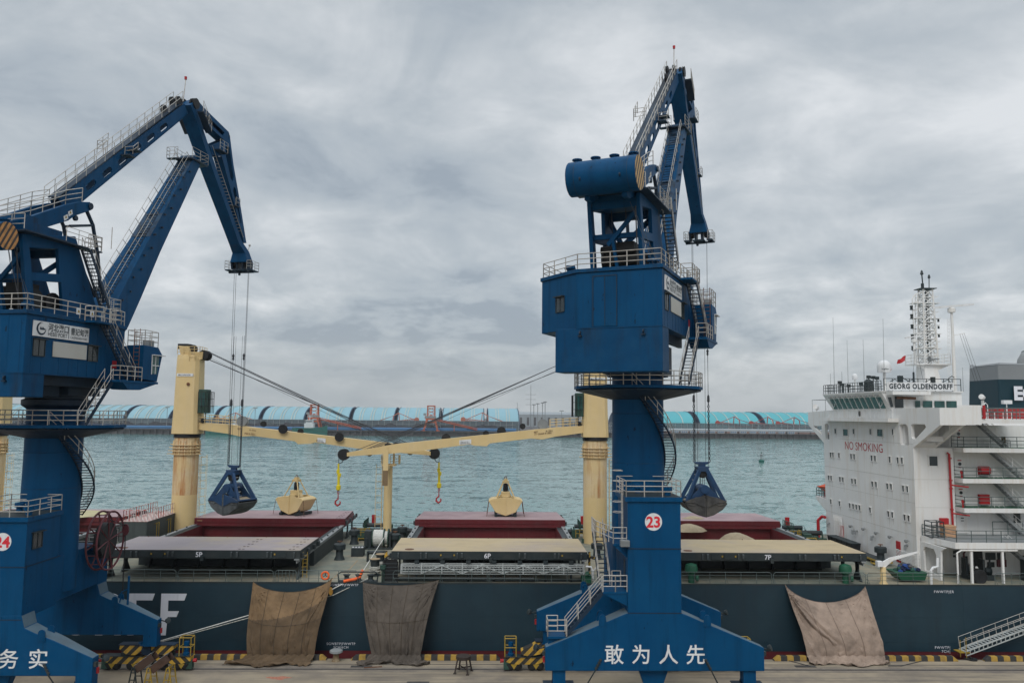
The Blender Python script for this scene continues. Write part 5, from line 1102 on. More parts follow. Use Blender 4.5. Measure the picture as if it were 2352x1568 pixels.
# ---------------------------------------------------------------- hatches
HX = [(-90.0, -71.6), (-63.1, -44.6), (-36.05, -17.75), (-9.3, 9.03), (17.15, 35.5)]
def hatch(i, x0, x1):
    c = MB(); za = 7.95; y0, y1 = 83.5, 99.2; e0, e1 = x0+1.1, x1-1.1
    c.box(x0+.3, e0, y0-.1, y1+.1, DZ, za); c.box(e1, x1-.3, y0-.1, y1+.1, DZ, za); c.box(e0, e1, y0-.5, y0, DZ, za); c.box(e0, e1, y1, y1+.5, DZ, za)
    co = part(c, 'hatch_coaming', M['slate'])
    r = MB(); r.box(e0, e0+.03, y0+.03, y1-.03, 2, za-.02); r.box(e1-.03, e1, y0+.03, y1-.03, 2, za-.02); r.box(e0+.03, e1-.03, y0, y0+.03, 2, za-.02); r.box(e0+.03, e1-.03, y1-.03, y1, 2, za-.02)
    part(r, 'coaming_lining', M['red'], co)
    h = MB(); h.add([(e0, y0, 3.0), (e1, y0, 3.0), (e1, y1, 3.0), (e0, y1, 3.0)], [(0,1,2,3)]); part(h, 'hold_cargo', M['sand'], co)
    q = MB()                                             # runways carrying the opened panels, out to both sides
    for xx in (x0+.3, x1-.3): q.box(xx-.22, xx+.22, YP+.9, YS-.9, za+.0, za+.12); q.box(xx-.05, xx+.05, YP+1, YS-1, za-.3, za)
    part(q, 'cover_runway', M['grey'], co)
    q = MB()
    for xx in (x0+.3, x1-.3):
        for yb, s in ((y0-.55, -1), (y1+.55, 1)):
            for k in (2.4, 5.6):
                yy = yb+s*k; q.plate([(xx-.06, yy-.35*s, za), (xx-.06, yy+.35*s, za), (xx-.06, yy+.3*s, DZ+.9), (xx-.06, yy+.95*s, DZ+.03), (xx-.06, yy-.95*s, DZ+.03), (xx-.06, yy-.3*s, DZ+.9)], (.12, 0, 0))
        for k in range(9): q.rev((xx, 78+k*3, za+.12), [(.01, 0), (.1, 0), (.1, .12), (.01, .12)], 6)
    part(q, 'runway_bracket', M['slate'], co)
    q = MB()
    for k in range(7): xx = x0+1.8+(x1-x0-3.6)*k/6; q.plate([(xx-.05, y0-.5, za-.1), (xx-.05, y0-1.2, za-.1), (xx-.05, y0-.9, DZ+.8), (xx-.05, y0-1.4, DZ+.03), (xx-.05, y0-.5, DZ+.03)], (.1, 0, 0))
    part(q, 'coaming_stay', M['slate'], co)
    # panels
    zt = 8.83
    for side, (ya, yb) in enumerate(((76.05, 84.0), (98.7, 106.65))):
        ch = .25; B_ = MB()
        B_.loft([[(x0, ya, zt-.78), (x1, ya, zt-.78), (x1, yb, zt-.78), (x0, yb, zt-.78)], [(x0, ya, zt-.02), (x1, ya, zt-.02), (x1, yb, zt-.02), (x0, yb, zt-.02)]])
        if side: B_ = MB(); B_.loft([[(x0, ya, zt-.95), (x1, ya, zt-.95), (x1, yb, zt-.95), (x0, yb, zt-.95)], [(x0, ya, zt-.02), (x1, ya, zt-.02), (x1-.45, yb, zt-.02), (x0+.45, yb, zt-.02)]])
        b = part(B_, 'hatch_cover', M['red'] if side else M['slate'], bevel=.02)
        t_ = MB(); k = .45 if side else 0; t_.loft([[(x0+.02, ya+.02, zt-.018), (x1-.02, ya+.02, zt-.018), (x1-k, yb-.02, zt-.018), (x0+k, yb-.02, zt-.018)], [(x0+.02, ya+.02, zt), (x1-.02, ya+.02, zt), (x1-k, yb-.02, zt), (x0+k, yb-.02, zt)]])
        part(t_, 'cover_top', M['coverp'] if side else (M['coverd'] if i >= 3 else M['cover']), b)
        s_ = MB()
        if side:
            s_.box(x0+.1, x1-.1, ya-.05, ya, zt-.50, zt-.45); s_.box(x0+.1, x1-.1, ya-.09, ya, zt-.95, zt-.72); part(s_, 'cover_flange', M['red'], b)
            s_ = MB()
            for j in range(26): xx = x0+1+(x1-x0-2)*j/25; s_.box(xx-.09, xx+.09, ya+.4, ya+.6, za+.0, zt-.96)
            for xx in (x0+.7, (x0+x1)/2, x1-.7): s_.box(xx-.3, xx+.3, ya+.1, ya+.5, za+.1, zt-.96)
            part(s_, 'roller_row', M['black'], b)
        else:
            for xx, w_, hh in ((.6, .12, .5), (2.7, .12, .55), (3.15, .18, .5), (6.1, .12, .5), (6.5, .18, .45), (11.9, .12, .5), (12.4, .18, .5), (15.2, .18, .5), (15.6, .12, .5), (17.7, .12, .5)): s_.loft([[(x0+xx+d_, ya-.04, z_) for d_, z_ in ((0, zt-.12), (w_, zt-.12), (w_, zt-.12-hh), (0, zt-.12-hh))], [(x0+xx+d_, ya-.16, z_) for d_, z_ in ((0, zt-.2), (w_, zt-.2), (w_, zt-.12-hh), (0, zt-.12-hh))]])
            part(s_, 'cover_bracket', M['brk'], b)
            s_ = MB()
            for xx in (3.6, 4.8, 16.1): s_.box(x0+xx, x0+xx+.9, ya-.1, ya-.02, zt-.62, zt-.15)
            s_.box(x0+9.15, x0+9.45, ya-.25, ya-.02, zt-.95, zt-.55)
            part(s_, 'junction_plate', M['slate'], b)
            s_ = MB()
            for xx in (4.55, 5.8, 15.9): s_.box(x0+xx, x0+xx+.14, ya-.12, ya-.1, zt-.42, zt-.27)
            part(s_, 'reflector', M['yellow'], b)
            if i >= 2: text('cover_number', '%dP' % (i+3), .62, M['letter'], b, (x0+8.65, ya-.02, zt-.62), (1,0,0), (0,0,1), bold=.02, ext=0)
            s_ = MB(); s_.rev((x0+1.6, ya+.9, zt), [(.36, 0), (.42, 0), (.42, .03), (.36, .03)], 16)
            for j in range(5): s_.rev((x0+1+j*4, yb-.15, zt), [(.01, 0), (.06, 0), (.06, .06), (.01, .06)], 6)
            part(s_, 'top_fitting', M['rust'], b)
        if (i, side) in ((2, 0), (2, 1)):
            s_ = MB()
            for j in range(5):
                for xx in (12.5, 12.85, 17.2, 17.55): s_.rev((x0+xx, ya+.6+j*1.45, zt+.002), [(.005, 0), (.13, 0), (.13, .012), (.005, .012)], 10)
            part(s_, 'non_slip_pad', M['pad'], b)
        s_ = MB()
        for xx, dd in ((x0, -1), (x1, 1)):
            for yy in (ya+.6, ya+3, ya+5.5, yb-.5): s_.box(min(xx, xx+dd*.22), max(xx, xx+dd*.22), yy-.25, yy+.25, zt-.75, zt-.3)
        part(s_, 'end_cleat', M['slate'] if side == 0 else M['brk'], b)
for i, (a, b) in enumerate(HX): hatch(i, a, b)
# ---------------------------------------------------------------- deck cranes
def sheave(m, c, r, w, ax=(0,1,0)): m.rev(c, [(.06, -w/2), (r, -w/2), (r*.86, -w*.3), (r*.86, w*.3), (r, w/2), (.06, w/2)], 20, ax)
def deck_crane(cx, d, JY, hook_z, tipx, label=None, jib=True):
    """d=+1: jib points to +X"""
    t = bpy.data.objects.new('deck_crane', None); COL.objects.link(t); t.parent = ship; t.location = V((cx, 99, DZ))-ship.location
    if label: t['label'] = label
    Y = 99.; m = MB(); m.rev((cx, Y, 0), [(1.5, DZ), (1.45, 9.5), (1.45, 11.6)], 36); cl = m.build('crane_pedestal', M['buff'], t, smooth=True)
    m = MB(); m.rev((cx, Y, 0), [(1.45, 11.6), (1.45, 18.45)], 36); m.build('rust_streaked_band', M['buffr2'] if d > 0 else M['buffr'], cl, smooth=True)
    m = MB()
    for k in range(4): z = 16.4+k*.38; m.rev((cx, Y, z), [(1.45, 0), (1.70-.0*k, 0), (1.70, .07), (1.45, .07)], 28)
    for a in range(14): x_, y_ = cx+1.5*cos(a*pi/7), Y+1.5*sin(a*pi/7); m.box(x_-.06, x_+.06, y_-.06, y_+.06, 16.4, 18.1)
    for k in range(4):
        for s in (-1, 1): m.tube((cx+s*1.4, Y-.7, 16.5+k*.38), (cx+s*(2.05-.12*k), Y-.8, 16.5+k*.38), .05, 5)
    m.build('pipe_collar', M['buffr'], t)
    m = MB(); m.rev((cx, Y, 18.46), [(.1, 0), (1.56, 0), (1.56, .42), (.1, .42)], 36); m.build('slewing_ring', M['black'], t)
    m = MB(); x = lambda u: cx+d*u                      # u>0 toward the jib
    oct_ = lambda a, b, h, z, c: [(x(a+c), Y-h, z), (x(b-c), Y-h, z), (x(b), Y-h+c, z), (x(b), Y+h-c, z), (x(b-c), Y+h, z), (x(a+c), Y+h, z), (x(a), Y+h-c, z), (x(a), Y-h+c, z)]
    m.loft([oct_(-1.52, 1.6, 1.5, 18.9, .35), oct_(-1.42, 1.5, 1.4, 22.5, .4), oct_(-1.35, 1.42, 1.25, 28.0, .4), oct_(-1.32, 1.35, 1.2, 28.5, .4)])
    hs = m.build('crane_housing', M['buff'], t, bevel=.02)
    m = MB(); m.plate([(x(-.9), Y-1.0, 28.5), (x(.4), Y-1.0, 28.5), (x(0), Y-1.0, 29.5), (x(-1.15), Y-1.0, 29.6)], (0, 2.0, 0)); m.plate([(x(1.0), Y-.9, 27.8), (x(1.7), Y-.9, 28.0), (x(1.75), Y-.9, 28.9), (x(.6), Y-.9, 28.8)], (0, 1.8, 0)); m.build('head_bracket', M['buff'], hs)
    m = MB(); m.box(min(x(-1.3), x(-.05)), max(x(-1.3), x(-.05)), Y-.95, Y+.95, 29.2, 29.85); 
    for yy in (-.6, -.2, .2, .6): sheave(m, (x(1.75), Y+yy, 28.5), .62, .2)
    for yy in (-.5, .5): sheave(m, (x(.05), Y+yy, 29.3), .55, .2)
    m.build('head_sheaves', M['black'], hs)
    m = MB(); m.rail([(x(-1.2), Y-1.2, 28.5), (x(1.5), Y-1.2, 28.5), (x(1.5), Y+1.2, 28.5)], 1.0, .7, 3, .03); m.rail([(x(.3), Y-1.35, 27.8), (x(1.6), Y-1.35, 27.8)], .9, .6, 2, .03); m.build('top_railing', M['buff'], hs)
    sb = MB().box(min(x(-1.1), x(.9)), max(x(-1.1), x(.9)), Y-1.37, Y-1.34, 25.85, 26.2).build('name_plate', M['board'], hs); 
    text('plate_text', 'MACGREGOR', .24, M['ink'], sb, (min(x(-1.1), x(.9))+.2, Y-1.375, 25.93), (1,0,0), (0,0,1), bold=.01, ext=0)
    m = MB(); m.rev((x(.35), Y-1.42, 24.9), [(.01, -.02), (.2, -.02), (.2, .05), (.01, .05)], 12, (0, 1, 0)); m.build('vent_hole', M['rust'], hs)
    # cab
    m = MB(); m.box(min(x(1.5), x(2.5)), max(x(1.5), x(2.5)), Y-1.0, Y+.5, 21.4, 24.3); cbn = m.build('crane_cab', M['dgreen'], t, bevel=.05)
    m = MB(); m.box(min(x(1.75), x(2.3)), max(x(1.75), x(2.3)), Y-1.04, Y-1.0, 22.2, 23.9); m.build('cab_window', M['glassg'], cbn)
    m = MB(); m.rail([(x(1.6), Y-1.3, 21.4), (x(2.85), Y-1.3, 21.4), (x(2.85), Y+.6, 21.4)], 2.6, .45, 3, .03); m.tube((x(2.1), Y, 21.4), (x(2.1), Y, 19.6), .06, 5); m.rev((x(2.0), Y-.6, 20.2), [(.05, 0), (.28, .1), (.28, .5), (.05, .6)], 8); m.build('cab_guard', M['black'], cbn)
    # ladder
    s = 1; m = MB(); m.ladder((cx+1.75, Y, DZ+1), (cx+1.75, Y, 16.2), .5, (0, 1, 0), .03, .35)
    for k in range(9): z = 8.5+k*.95; m.pipe([(cx+1.75, Y-.3, z), (cx+2.3, Y-.4, z), (cx+2.5, Y, z), (cx+2.3, Y+.4, z), (cx+1.75, Y+.3, z)], .02, 3)
    m.tube((cx+2.5, Y-.2, 8), (cx+2.5, Y-.2, 16.4), .02, 3); m.tube((cx+2.5, Y+.2, 8), (cx+2.5, Y+.2, 16.4), .02, 3)
    m.build('caged_ladder', M['buff'], t)
    if not jib: return t
    L_ = abs(tipx-cx)-.6; e = lambda u: u/L_
    yj = lambda u: Y+(JY-Y)*u/L_
    top = [(.1, 20.38), (5.0, 20.05), (14, 19.05), (24.5, 17.9), (L_, 16.85)]
    bot = [(.1, 19.6), (1.4, 19.45), (5.0, 18.95), (6.6, 18.6), (8.0, 18.7), (13.0, 18.08), (13.4, 17.72), (14.9, 17.78), (15.4, 17.95), (21.5, 17.1), (25, 16.75), (L_, 16.4)]
    hw = lambda u: .85-.35*u/L_
    pts = top+bot[::-1]
    mm = MB(); nb = len(pts)
    for s_ in (-1, 1):
        pass
    A = [V((x(u), yj(u)-hw(u), z)) for u, z in pts]; Bp = [V((x(u), yj(u)+hw(u), z)) for u, z in pts]
    tri = tessellate_polygon([A]); mm.add(A+Bp, [tuple(q) for q in tri]+[tuple(i+nb for i in reversed(q)) for q in tri]+[(i, (i+1) % nb, (i+1) % nb+nb, i+nb) for i in range(nb)])
    jb = mm.build('jib', M['buff'], t)
    m = MB(); m.rail([(x(1.5), Y-.8, 20.3), (x(5.6), Y-.8, 20.0)], 1.0, .8, 3, .025); m.rail([(x(1.5), Y+.8, 20.3), (x(5.6), Y+.8, 20.0)], 1.0, .8, 3, .025); m.build('jib_railing', M['buff'], jb)
    m = MB(); m.rev((x(6.5), yj(6)-.45, 20.45), [(.1, 0), (.62, 0), (.62, .12), (.4, .12), (.4, .78), (.62, .78), (.62, .9), (.1, .9)], 18, (0, 1, 0)); m.build('winch_drum', M['grey'], jb)
    m = MB()
    off = -.95 if d > 0 else .55
    for u, z in ((11.6, 19.55), (18.4, 18.62), (25.4, 17.45)): sheave(m, (x(u), yj(u)+off, z), .55, .22, (0, 1, 0)); m.rev((x(u), yj(u)+off, z), [(.01, -.14), (.12, -.14), (.12, .14), (.01, .14)], 8, (0, 1, 0))
    for u, z in ((9.0, 20.15), (13.5, 19.25)): sheave(m, (x(u), yj(u), z), .36, .3, (0, 1, 0))
    for yy in (-.3, 0, .3): sheave(m, (x(L_+.45), yj(L_)+yy, 16.6), .68, .22)
    sheave(m, (x(L_-2.6), yj(L_)+.2, 16.75), .36, .22)
    m.build('jib_sheave', M['black'], jb)
    if True:
        a_ = (x(8.2) if d > 0 else x(8.2)); tx = min(x(5.4), x(8.4)); fy = lambda X_: yj(abs(X_-cx))-hw(abs(X_-cx))-.012
        tilt = V((1, 0, -.115*d)); 
        text('jib_marking', '40T', .30, M['rust'], jb, (tx+.75, fy(tx), 19.48 if d > 0 else 19.35), tilt, (0,0,1), bold=.01, ext=.01)
        text('jib_marking', 'SWL  32T GRAB 4~30m', .30, M['rust'], jb, (tx-.1, fy(tx+2)-.0, 19.12 if d > 0 else 18.98), tilt, (0,0,1), bold=.01, ext=.03)
        text('jib_marking', '4~30m', .30, M['rust'], jb, (tx+2.2, fy(tx), 19.35 if d > 0 else 19.5), tilt, (0,0,1), bold=.01, ext=.01)
        u = 16.0; pb_ = MB(); xx = x(u); pb_.add([(xx-.72, fy(xx)-.015, 17.95+.07*d), (xx+.72, fy(xx)-.015, 17.95-.07*d), (xx+.72, fy(xx)-.015, 18.5-.07*d), (xx-.72, fy(xx)-.015, 18.5+.07*d)], [(0,1,2,3)]); pl = pb_.build('safety_plate', M['board'], jb)
        text('plate_text', 'KEEP OUT OF', .15, M['ink'], pl, (xx-.55, fy(xx)-.03, 18.15+.05*d), tilt, (0,0,1), bold=.01, ext=0); text('plate_text', 'WORKING AREA', .15, M['ink'], pl, (xx-.6, fy(xx)-.03, 18.0+.05*d), tilt, (0,0,1), bold=.01, ext=0)
    m = MB()
    for k, yy in enumerate((-.6, -.45, .45, .6)): m.tube((x(1.95), Y+yy, 29.0), (x(L_-3.2+k*.3), yj(L_)+yy*.5, 17.3), .03, 4)
    for yy in (-.3, .3): m.tube((x(2.2), Y+yy, 28.0), (x(L_-1.0), yj(L_)+yy, 17.1), .03, 4)
    m.tube((x(1.9), Y, 28.4), (x(L_-3.8), yj(L_), 17.2), .018, 4)
    m.tube((x(8.5), yj(8), 20.5), (x(L_-2), yj(L_), 17.3), .015, 4)
    m.build('topping_rope', M['rope'], t)
    hx = x(L_+1.05); hy = yj(L_)
    m = MB(); m.tube((hx-d*.0, hy, 16.4), (hx, hy, 15.1), .03, 4); m.pipe([(hx-d*.6, hy, 16.0), (hx-d*.35, hy, 15.6), (hx, hy, 15.5)], .05, 5); m.build('hoist_rope', M['rope'], t)
    m = MB(); m.box(hx-.10, hx+.10, hy-.1, hy+.1, 13.9, 15.5); m.box(hx-.05, hx+.32, hy-.12, hy+.12, 13.9, 14.35); m.box(hx-.2, hx+.15, hy-.12, hy+.12, 14.3, 14.8); m.box(hx-.09, hx+.2, hy-.1, hy+.1, 12.7, 13.9); m.rev((hx+.06, hy, 12.3), [(.1, 0), (.28, .08), (.28, .6), (.1, .66)], 10); hb_ = m.build('hook_block', M['yel2'], t, bevel=.03)
    m = MB(); chain(m, (hx+.05, hy, 12.3), (hx+.05, hy, 11.55), .06, .3); m.pipe([(hx+.05, hy, 11.6), (hx+.05, hy, 11.3), (hx-.25, hy, 11.05), (hx-.28, hy, 10.75), (hx, hy, 10.5), (hx+.28, hy, 10.7), (hx+.33, hy, 10.95), (hx+.22, hy, 11.05)], [.07, .09, .1, .12, .13, .11, .08, .04], 7); m.build('hook', M['redp'], hb_)
    return t
deck_crane(-37.3, 1, 101.4, 0, at(1000.5, 1043, 101.4).x+.0, 'buff deck crane at the left, jib lowered to the right behind the other jib')
deck_crane(12.72, -1, 97.6, 0, at(787, 1042, 97.6).x, 'buff deck crane behind the blue crane numbered 23, jib lowered to the left')
deck_crane(-60.65, -1, 99, 0, 0, 'buff deck crane column cut off by the left border', jib=False)
# jib rest post
rx = at(889.5, 1200, 99).x
t = bpy.data.objects.new('jib_rest', None); COL.objects.link(t); t.parent = ship; t.location = V((rx, 99, DZ))-ship.location
m = MB(); m.rev((rx, 99, 0), [(.52, DZ), (.50, 15.4)], 20); m.box(rx-.75, rx+.85, 98.2, 100.2, 15.2, 15.4); m.bar((rx-.4, 99.2, 15.4), (rx-.4, 99.2, 16.6), .2); m.bar((rx+.6, 99.2, 15.4), (rx+.6, 99.2, 16.9), .2); m.build('rest_post', M['buff'], t, smooth=True)
m = MB(); m.box(rx-.33, rx+.27, 96.45, 96.6, 13.0, 17.55); m.box(rx-.33, rx+.27, 96.6, 98.4, 14.9, 15.3); o = m.build('cradle_plate', M['buff'], t)
M['felt'] = mat('brown_cradle_lining', (.20, .14, .08), .9, .1, 2, 0); m = MB(); m.box(rx-.34, rx+.28, 96.43, 96.448, 13.0, 14.8); m.build('worn_patch', M['felt'], o)
m = MB(); m.rail([(rx+.3, 98.3, 15.4), (rx+1.3, 98.3, 15.4), (rx+1.3, 100, 15.4)], 1.1, .4, 3, .025); m.rail([(rx-.8, 98.3, 15.4), (rx-.8, 100, 15.4)], 1.1, .6, 3, .025); m.build('platform_railing', M['buff'], t)
m = MB(); m.ladder((rx-.75, 99, DZ+.5), (rx-.75, 99, 15.3), .45, (0, 1, 0), .025, .35)
for k in range(9): z = 8.2+k*.85; m.pipe([(rx-.75, 98.7, z), (rx-1.3, 98.6, z), (rx-1.5, 99, z), (rx-1.3, 99.4, z), (rx-.75, 99.3, z)], .018, 3)
m.tube((rx-1.5, 98.8, 7.8), (rx-1.5, 98.8, 15.4), .018, 3); m.tube((rx-1.5, 99.2, 7.8), (rx-1.5, 99.2, 15.4), .018, 3); m.build('caged_ladder', M['buff'], t)
# ---------------------------------------------------------------- deck houses and gear
a = at(275, 1198, 90).x; b = at(338, 1198, 90).x; ht = at(338, 1198, 90).z
dh = part(MB().box(a, b+.0, 90, 99.4, DZ, ht), 'deck_house', M['housewall'], bevel=.03)
part(MB().box(a-.05, b+.05, 89.95, 99.45, ht+.004, ht+.05), 'house_top', M['gratred'], dh)
m = MB(); m.rail([(a+.2, 99.3, ht+.05), (a+.2, 90.4, ht+.05), (b-.15, 90.4, ht+.05)], 1.15, .65, 2, .035); m.rail([(b-.15, 92, ht+.05), (b-.15, 99.3, ht+.05), (a+2, 99.3, ht+.05)], 1.15, .65, 2, .035); part(m, 'house_railing', stripes('red_white_pipe', (.6, .56, .54), (.40, .09, .07), .55, (1, 1, 0)), dh)
m = MB(); 
for yy in (92.2, 95.5): m.pipe([(b+.05, yy-.3, ht-.5), (b+.3, yy-.3, ht-.3), (b+.3, yy-.3, DZ+.3)], .04); m.pipe([(b+.05, yy+.3, ht-.5), (b+.3, yy+.3, ht-.3), (b+.3, yy+.3, DZ+.3)], .04)
part(m, 'house_ladder', M['yellow'], dh)
# helideck marking on the deck forward
m = MB(); c = V((-52, 101, 8.86)); m.rev(c, [(3.4, 0), (4.2, 0), (4.2, .01), (3.4, .01)], 40); hm = part(m, 'landing_circle', mat('landing_mark_yellow', (.42, .38, .22), .8, .1, 1, 0))
def mushroom(x, y, h=1.75, r=.62, z=DZ, name='ventilator'):
    m = MB(); m.rev((x, y, z), [(r*.95, 0), (r*.62, .5), (r*.6, h-.6), (.01, h-.6)], 18); m.rev((x, y, z+h-.62), [(.01, 0), (r, 0), (r*1.02, .5), (r*.9, .58), (.01, .6)], 20); o = part(m, name, M['slate'], smooth=True)
    m = MB(); m.tube((x, y, z+h), (x, y, z+h+.22), .05, 5); m.pipe([(x+.26*cos(a), y+.26*sin(a), z+h+.2) for a in [i*pi/5 for i in range(11)]], .03, 4); part(m, 'hand_wheel', M['rust'], o)
for x, y in ((-16.1, 86.8), (-16.3, 97.0), (-11.1, 94.0), (-10.9, 99.6), (11.5, 88), (41.95, 86.5), (15.6, 96)): mushroom(x, y)
m = MB(); m.box(-15.2, -13.9, 88.6, 90.1, DZ, DZ+.95); bx_ = part(m, 'deck_box', M['slate'], bevel=.04); m = MB()
for k in range(4): m.rev((-15.05+k*.33, 89.0, DZ+.95), [(.01, 0), (.12, 0), (.1, .08), (.01, .08)], 8)
part(m, 'box_cap', M['board'], bx_)
# mooring winch with white rope
wy = 94.0; w = bpy.data.objects.new('mooring_winch', None); COL.objects.link(w); w.parent = ship; w.location = V((-12.9, wy, DZ))-ship.location
m = MB(); m.box(-14.55, -13.75, wy-.7, wy+.7, DZ, DZ+2.1); m.box(-14.6, -11.0, wy-.8, wy+.8, DZ, DZ+.22); m.box(-11.75, -11.5, wy-.7, wy+.7, DZ+.2, DZ+1.9); m.box(-14.5, -14.1, wy-.85, wy+.1, DZ+.3, DZ+1.3); m.build('winch_frame', M['slate'], w, bevel=.03)
m = MB(); 
for xx in (-13.62, -12.35, -11.85): m.rev((xx, wy, DZ+1.25), [(.1, -.05), (1.05, -.05), (1.05, .05), (.1, .05)], 24, (1, 0, 0))
m.rev((-11.4, wy, DZ+1.15), [(.05, 0), (.5, 0), (.36, .15), (.36, .75), (.5, .9), (.05, .9)], 18, (1, 0, 0)); m.build('winch_drum', M['dgreen'], w, smooth=True)
m = MB()
for k in range(9):
    x_ = -13.5+k*.135; m.pipe([(x_, wy+.86*cos(a), DZ+1.25+.86*sin(a)) for a in [i*pi/9 for i in range(19)]], .085, 5)
for k in range(3):
    x_ = -12.22+k*.13; m.pipe([(x_, wy+.7*cos(a), DZ+1.25+.7*sin(a)) for a in [i*pi/9 for i in range(19)]], .08, 5)
m.rev((-13.55, wy, DZ+1.25), [(.1, 0), (.82, 0), (.82, 1.12), (.1, 1.12)], 20, (1, 0, 0)); m.build('coiled_rope', M['ropew'], w)
def stepstair(x, y, n, w_, z0, dirn, mt):
    m = MB()
    for k in range(n): m.box(x-w_/2, x+w_/2, y-.15+dirn*k*.3, y+.15+dirn*k*.3, z0+.3+k*.3, z0+.36+k*.3)
    for s in (-1, 1): m.bar((x+s*w_/2, y-dirn*.2, z0), (x+s*w_/2, y+dirn*(n*.3-.1), z0+.3*n), .06, .2)
    return part(m, 'yellow_steps', mt)
stepstair(-15.6, 99.4, 4, 1.2, DZ, 1, M['yellow']); stepstair(15.2, 93.5, 4, 1.2, DZ, 1, M['yellow']); stepstair(43.0-4.2, 97, 3, 1.4, DZ, 1, M['yellow'])
# pipes and raised gear in the cross bays
for bx0, bx1 in ((-17.2, -9.9), (9.6, 16.6), (36.2, 41.8)):
    m = MB(); m.tube((bx0, 101.5, DZ+1.0), (bx1, 101.5, DZ+1.0), .3, 8); m.tube((bx0+.5, 103.5, DZ+.7), (bx1-.5, 103.5, DZ+.7), .18, 6); m.tube((bx0+1, 102.6, DZ+1.5), (bx0+3.5, 102.6, DZ+1.5), .26, 8)
    for k in range(4): x_ = bx0+.6+k*(bx1-bx0-1.2)/3; m.box(x_-.08, x_+.08, 101.3, 103.7, DZ, DZ+1.0)
    part(m, 'pipe_run', M['slate'])
    m = MB(); rnd = random.Random(int(bx0*7))
    for k in range(9):
        x_ = rnd.uniform(bx0+.6, bx1-.6); y_ = rnd.uniform(98.5, 105.5); s_ = rnd.uniform(.25, .6); m.box(x_-s_, x_+s_, y_-s_*.8, y_+s_*.8, DZ, DZ+rnd.uniform(.5, 1.5))
    for k in range(5):
        x_ = rnd.uniform(bx0+.6, bx1-.6); y_ = rnd.uniform(97, 104.5); m.tube((x_, y_, DZ), (x_, y_, DZ+rnd.uniform(.9, 1.7)), .09, 6)
    part(m, 'deck_gear', M['dgreen'])
    m = MB(); m.rail([(bx0+1.5, 100.3, DZ+1.2), (bx0+1.5, 103.8, DZ+1.2)], 1.1, .5, 2, .04); part(m, 'gangway_rail', M['dgreen'])
    m = MB(); m.rail([(bx0+.8, 99.5, DZ+.6), (bx0+2.2, 99.5, DZ+.6), (bx0+2.2, 100.5, DZ+.6)], .9, .5, 2, .035); part(m, 'orange_guard', M['yellow'])
    m = MB(); m.box(bx0+1.9, bx0+2.4, 103.9, 104.2, DZ+1.4, DZ+2.6); part(m, 'fire_hose_box', M['redp'])
# painted lanes on deck
M['lane'] = mat('faded_lane_paint', (.30, .22, .13), .85, .2, 1, 0)
m = MB()
for xx in (-14.8, -12.6): m.loft([[(xx-.05, 76.2, DZ+.045), (xx+.05, 76.2, DZ+.045), (xx+.05, 76.2, DZ+.052), (xx-.05, 76.2, DZ+.052)], [(xx-.05, 79.5, DZ+.045), (xx+.05, 79.5, DZ+.045), (xx+.05, 79.5, DZ+.052), (xx-.05, 79.5, DZ+.052)], [(xx+.65, 81.5, DZ+.045), (xx+.75, 81.5, DZ+.045), (xx+.75, 81.5, DZ+.052), (xx+.65, 81.5, DZ+.052)], [(xx+.65, 86.5, DZ+.045), (xx+.75, 86.5, DZ+.045), (xx+.75, 86.5, DZ+.052), (xx+.65, 86.5, DZ+.052)]])
for yy in (78.2, 80.6): m.box(37.5, 43, yy, yy+.09, DZ+.045, DZ+.052)
m.box(39.6, 39.7, 77, 86, DZ+.045, DZ+.052); part(m, 'lane_marking', M['lane'])
# bollards, fairleads, roller
def pair(x, y, coil):
    for k, (dx, dy) in enumerate(((0, 0), (.15, 2.7))):
        m = MB(); m.rev((x+dx, y+dy, DZ), [(.01, 0), (.62, 0), (.62, .1), (.42, .14), (.42, 1.45), (.52, 1.5), (.52, 1.58), (.01, 1.58)], 18); b_ = part(m, 'deck_bollard', M['slate'], smooth=True)
        MB().rev((x+dx, y+dy, DZ+1.585), [(.01, 0), (.50, 0), (.48, .03), (.01, .04)], 18).build('bollard_top', M['lane'], b_)
        if coil:
            m = MB()
            for j in range(5): m.pipe([(x+dx+(.50+.04*(j % 2))*cos(a), y+dy+(.50+.04*(j % 2))*sin(a), DZ+.35+j*.13) for a in [i*pi/8 for i in range(17)]], .06, 4)
            m.build('rope_turns', M['ropeb'], b_)
pair(-11.15, 78.6, True); pair(8.2+1.6, 78.8, False) if False else None
m = MB()
m.pipe([(-14.0, 75.55, DZ+.05), (-14.1, 75.55, DZ+.75), (-13.8, 75.55, DZ+.95), (-10.7, 75.55, DZ+.95), (-10.4, 75.55, DZ+.75), (-10.5, 75.55, DZ+.05)], .07, 6); m.box(-14.0, -10.5, 75.25, 75.95, DZ+.03, DZ+.16)
fl = part(m, 'fairlead_frame', M['slate'])
for xx in (-13.3, -12.2, -11.1): MB().rev((xx, 75.6, DZ+.16), [(.01, 0), (.36, 0), (.22, .15), (.22, .4), (.36, .55), (.01, .56)], 14).build('fairlead_roller', M['slate'], fl)
m = MB(); m.tube((-13.0, 86, DZ+.95), (-11.3, 86, DZ+.95), .2, 10); m.box(-13.05, -12.9, 85.6, 86.4, DZ, DZ+1.1); m.box(-11.4, -11.25, 85.6, 86.4, DZ, DZ+1.1); m.box(-13.0, -11.3, 85.8, 86.2, DZ, DZ+.15); part(m, 'roller_stand', M['slate'])
m = MB(); m.rev((-9.95, 75.5, DZ), [(.18, 0), (.15, .1), (.15, 1.2), (.3, 1.25), (.3, 1.6), (.01, 1.65)], 10); part(m, 'sounding_post', M['dgreen'])
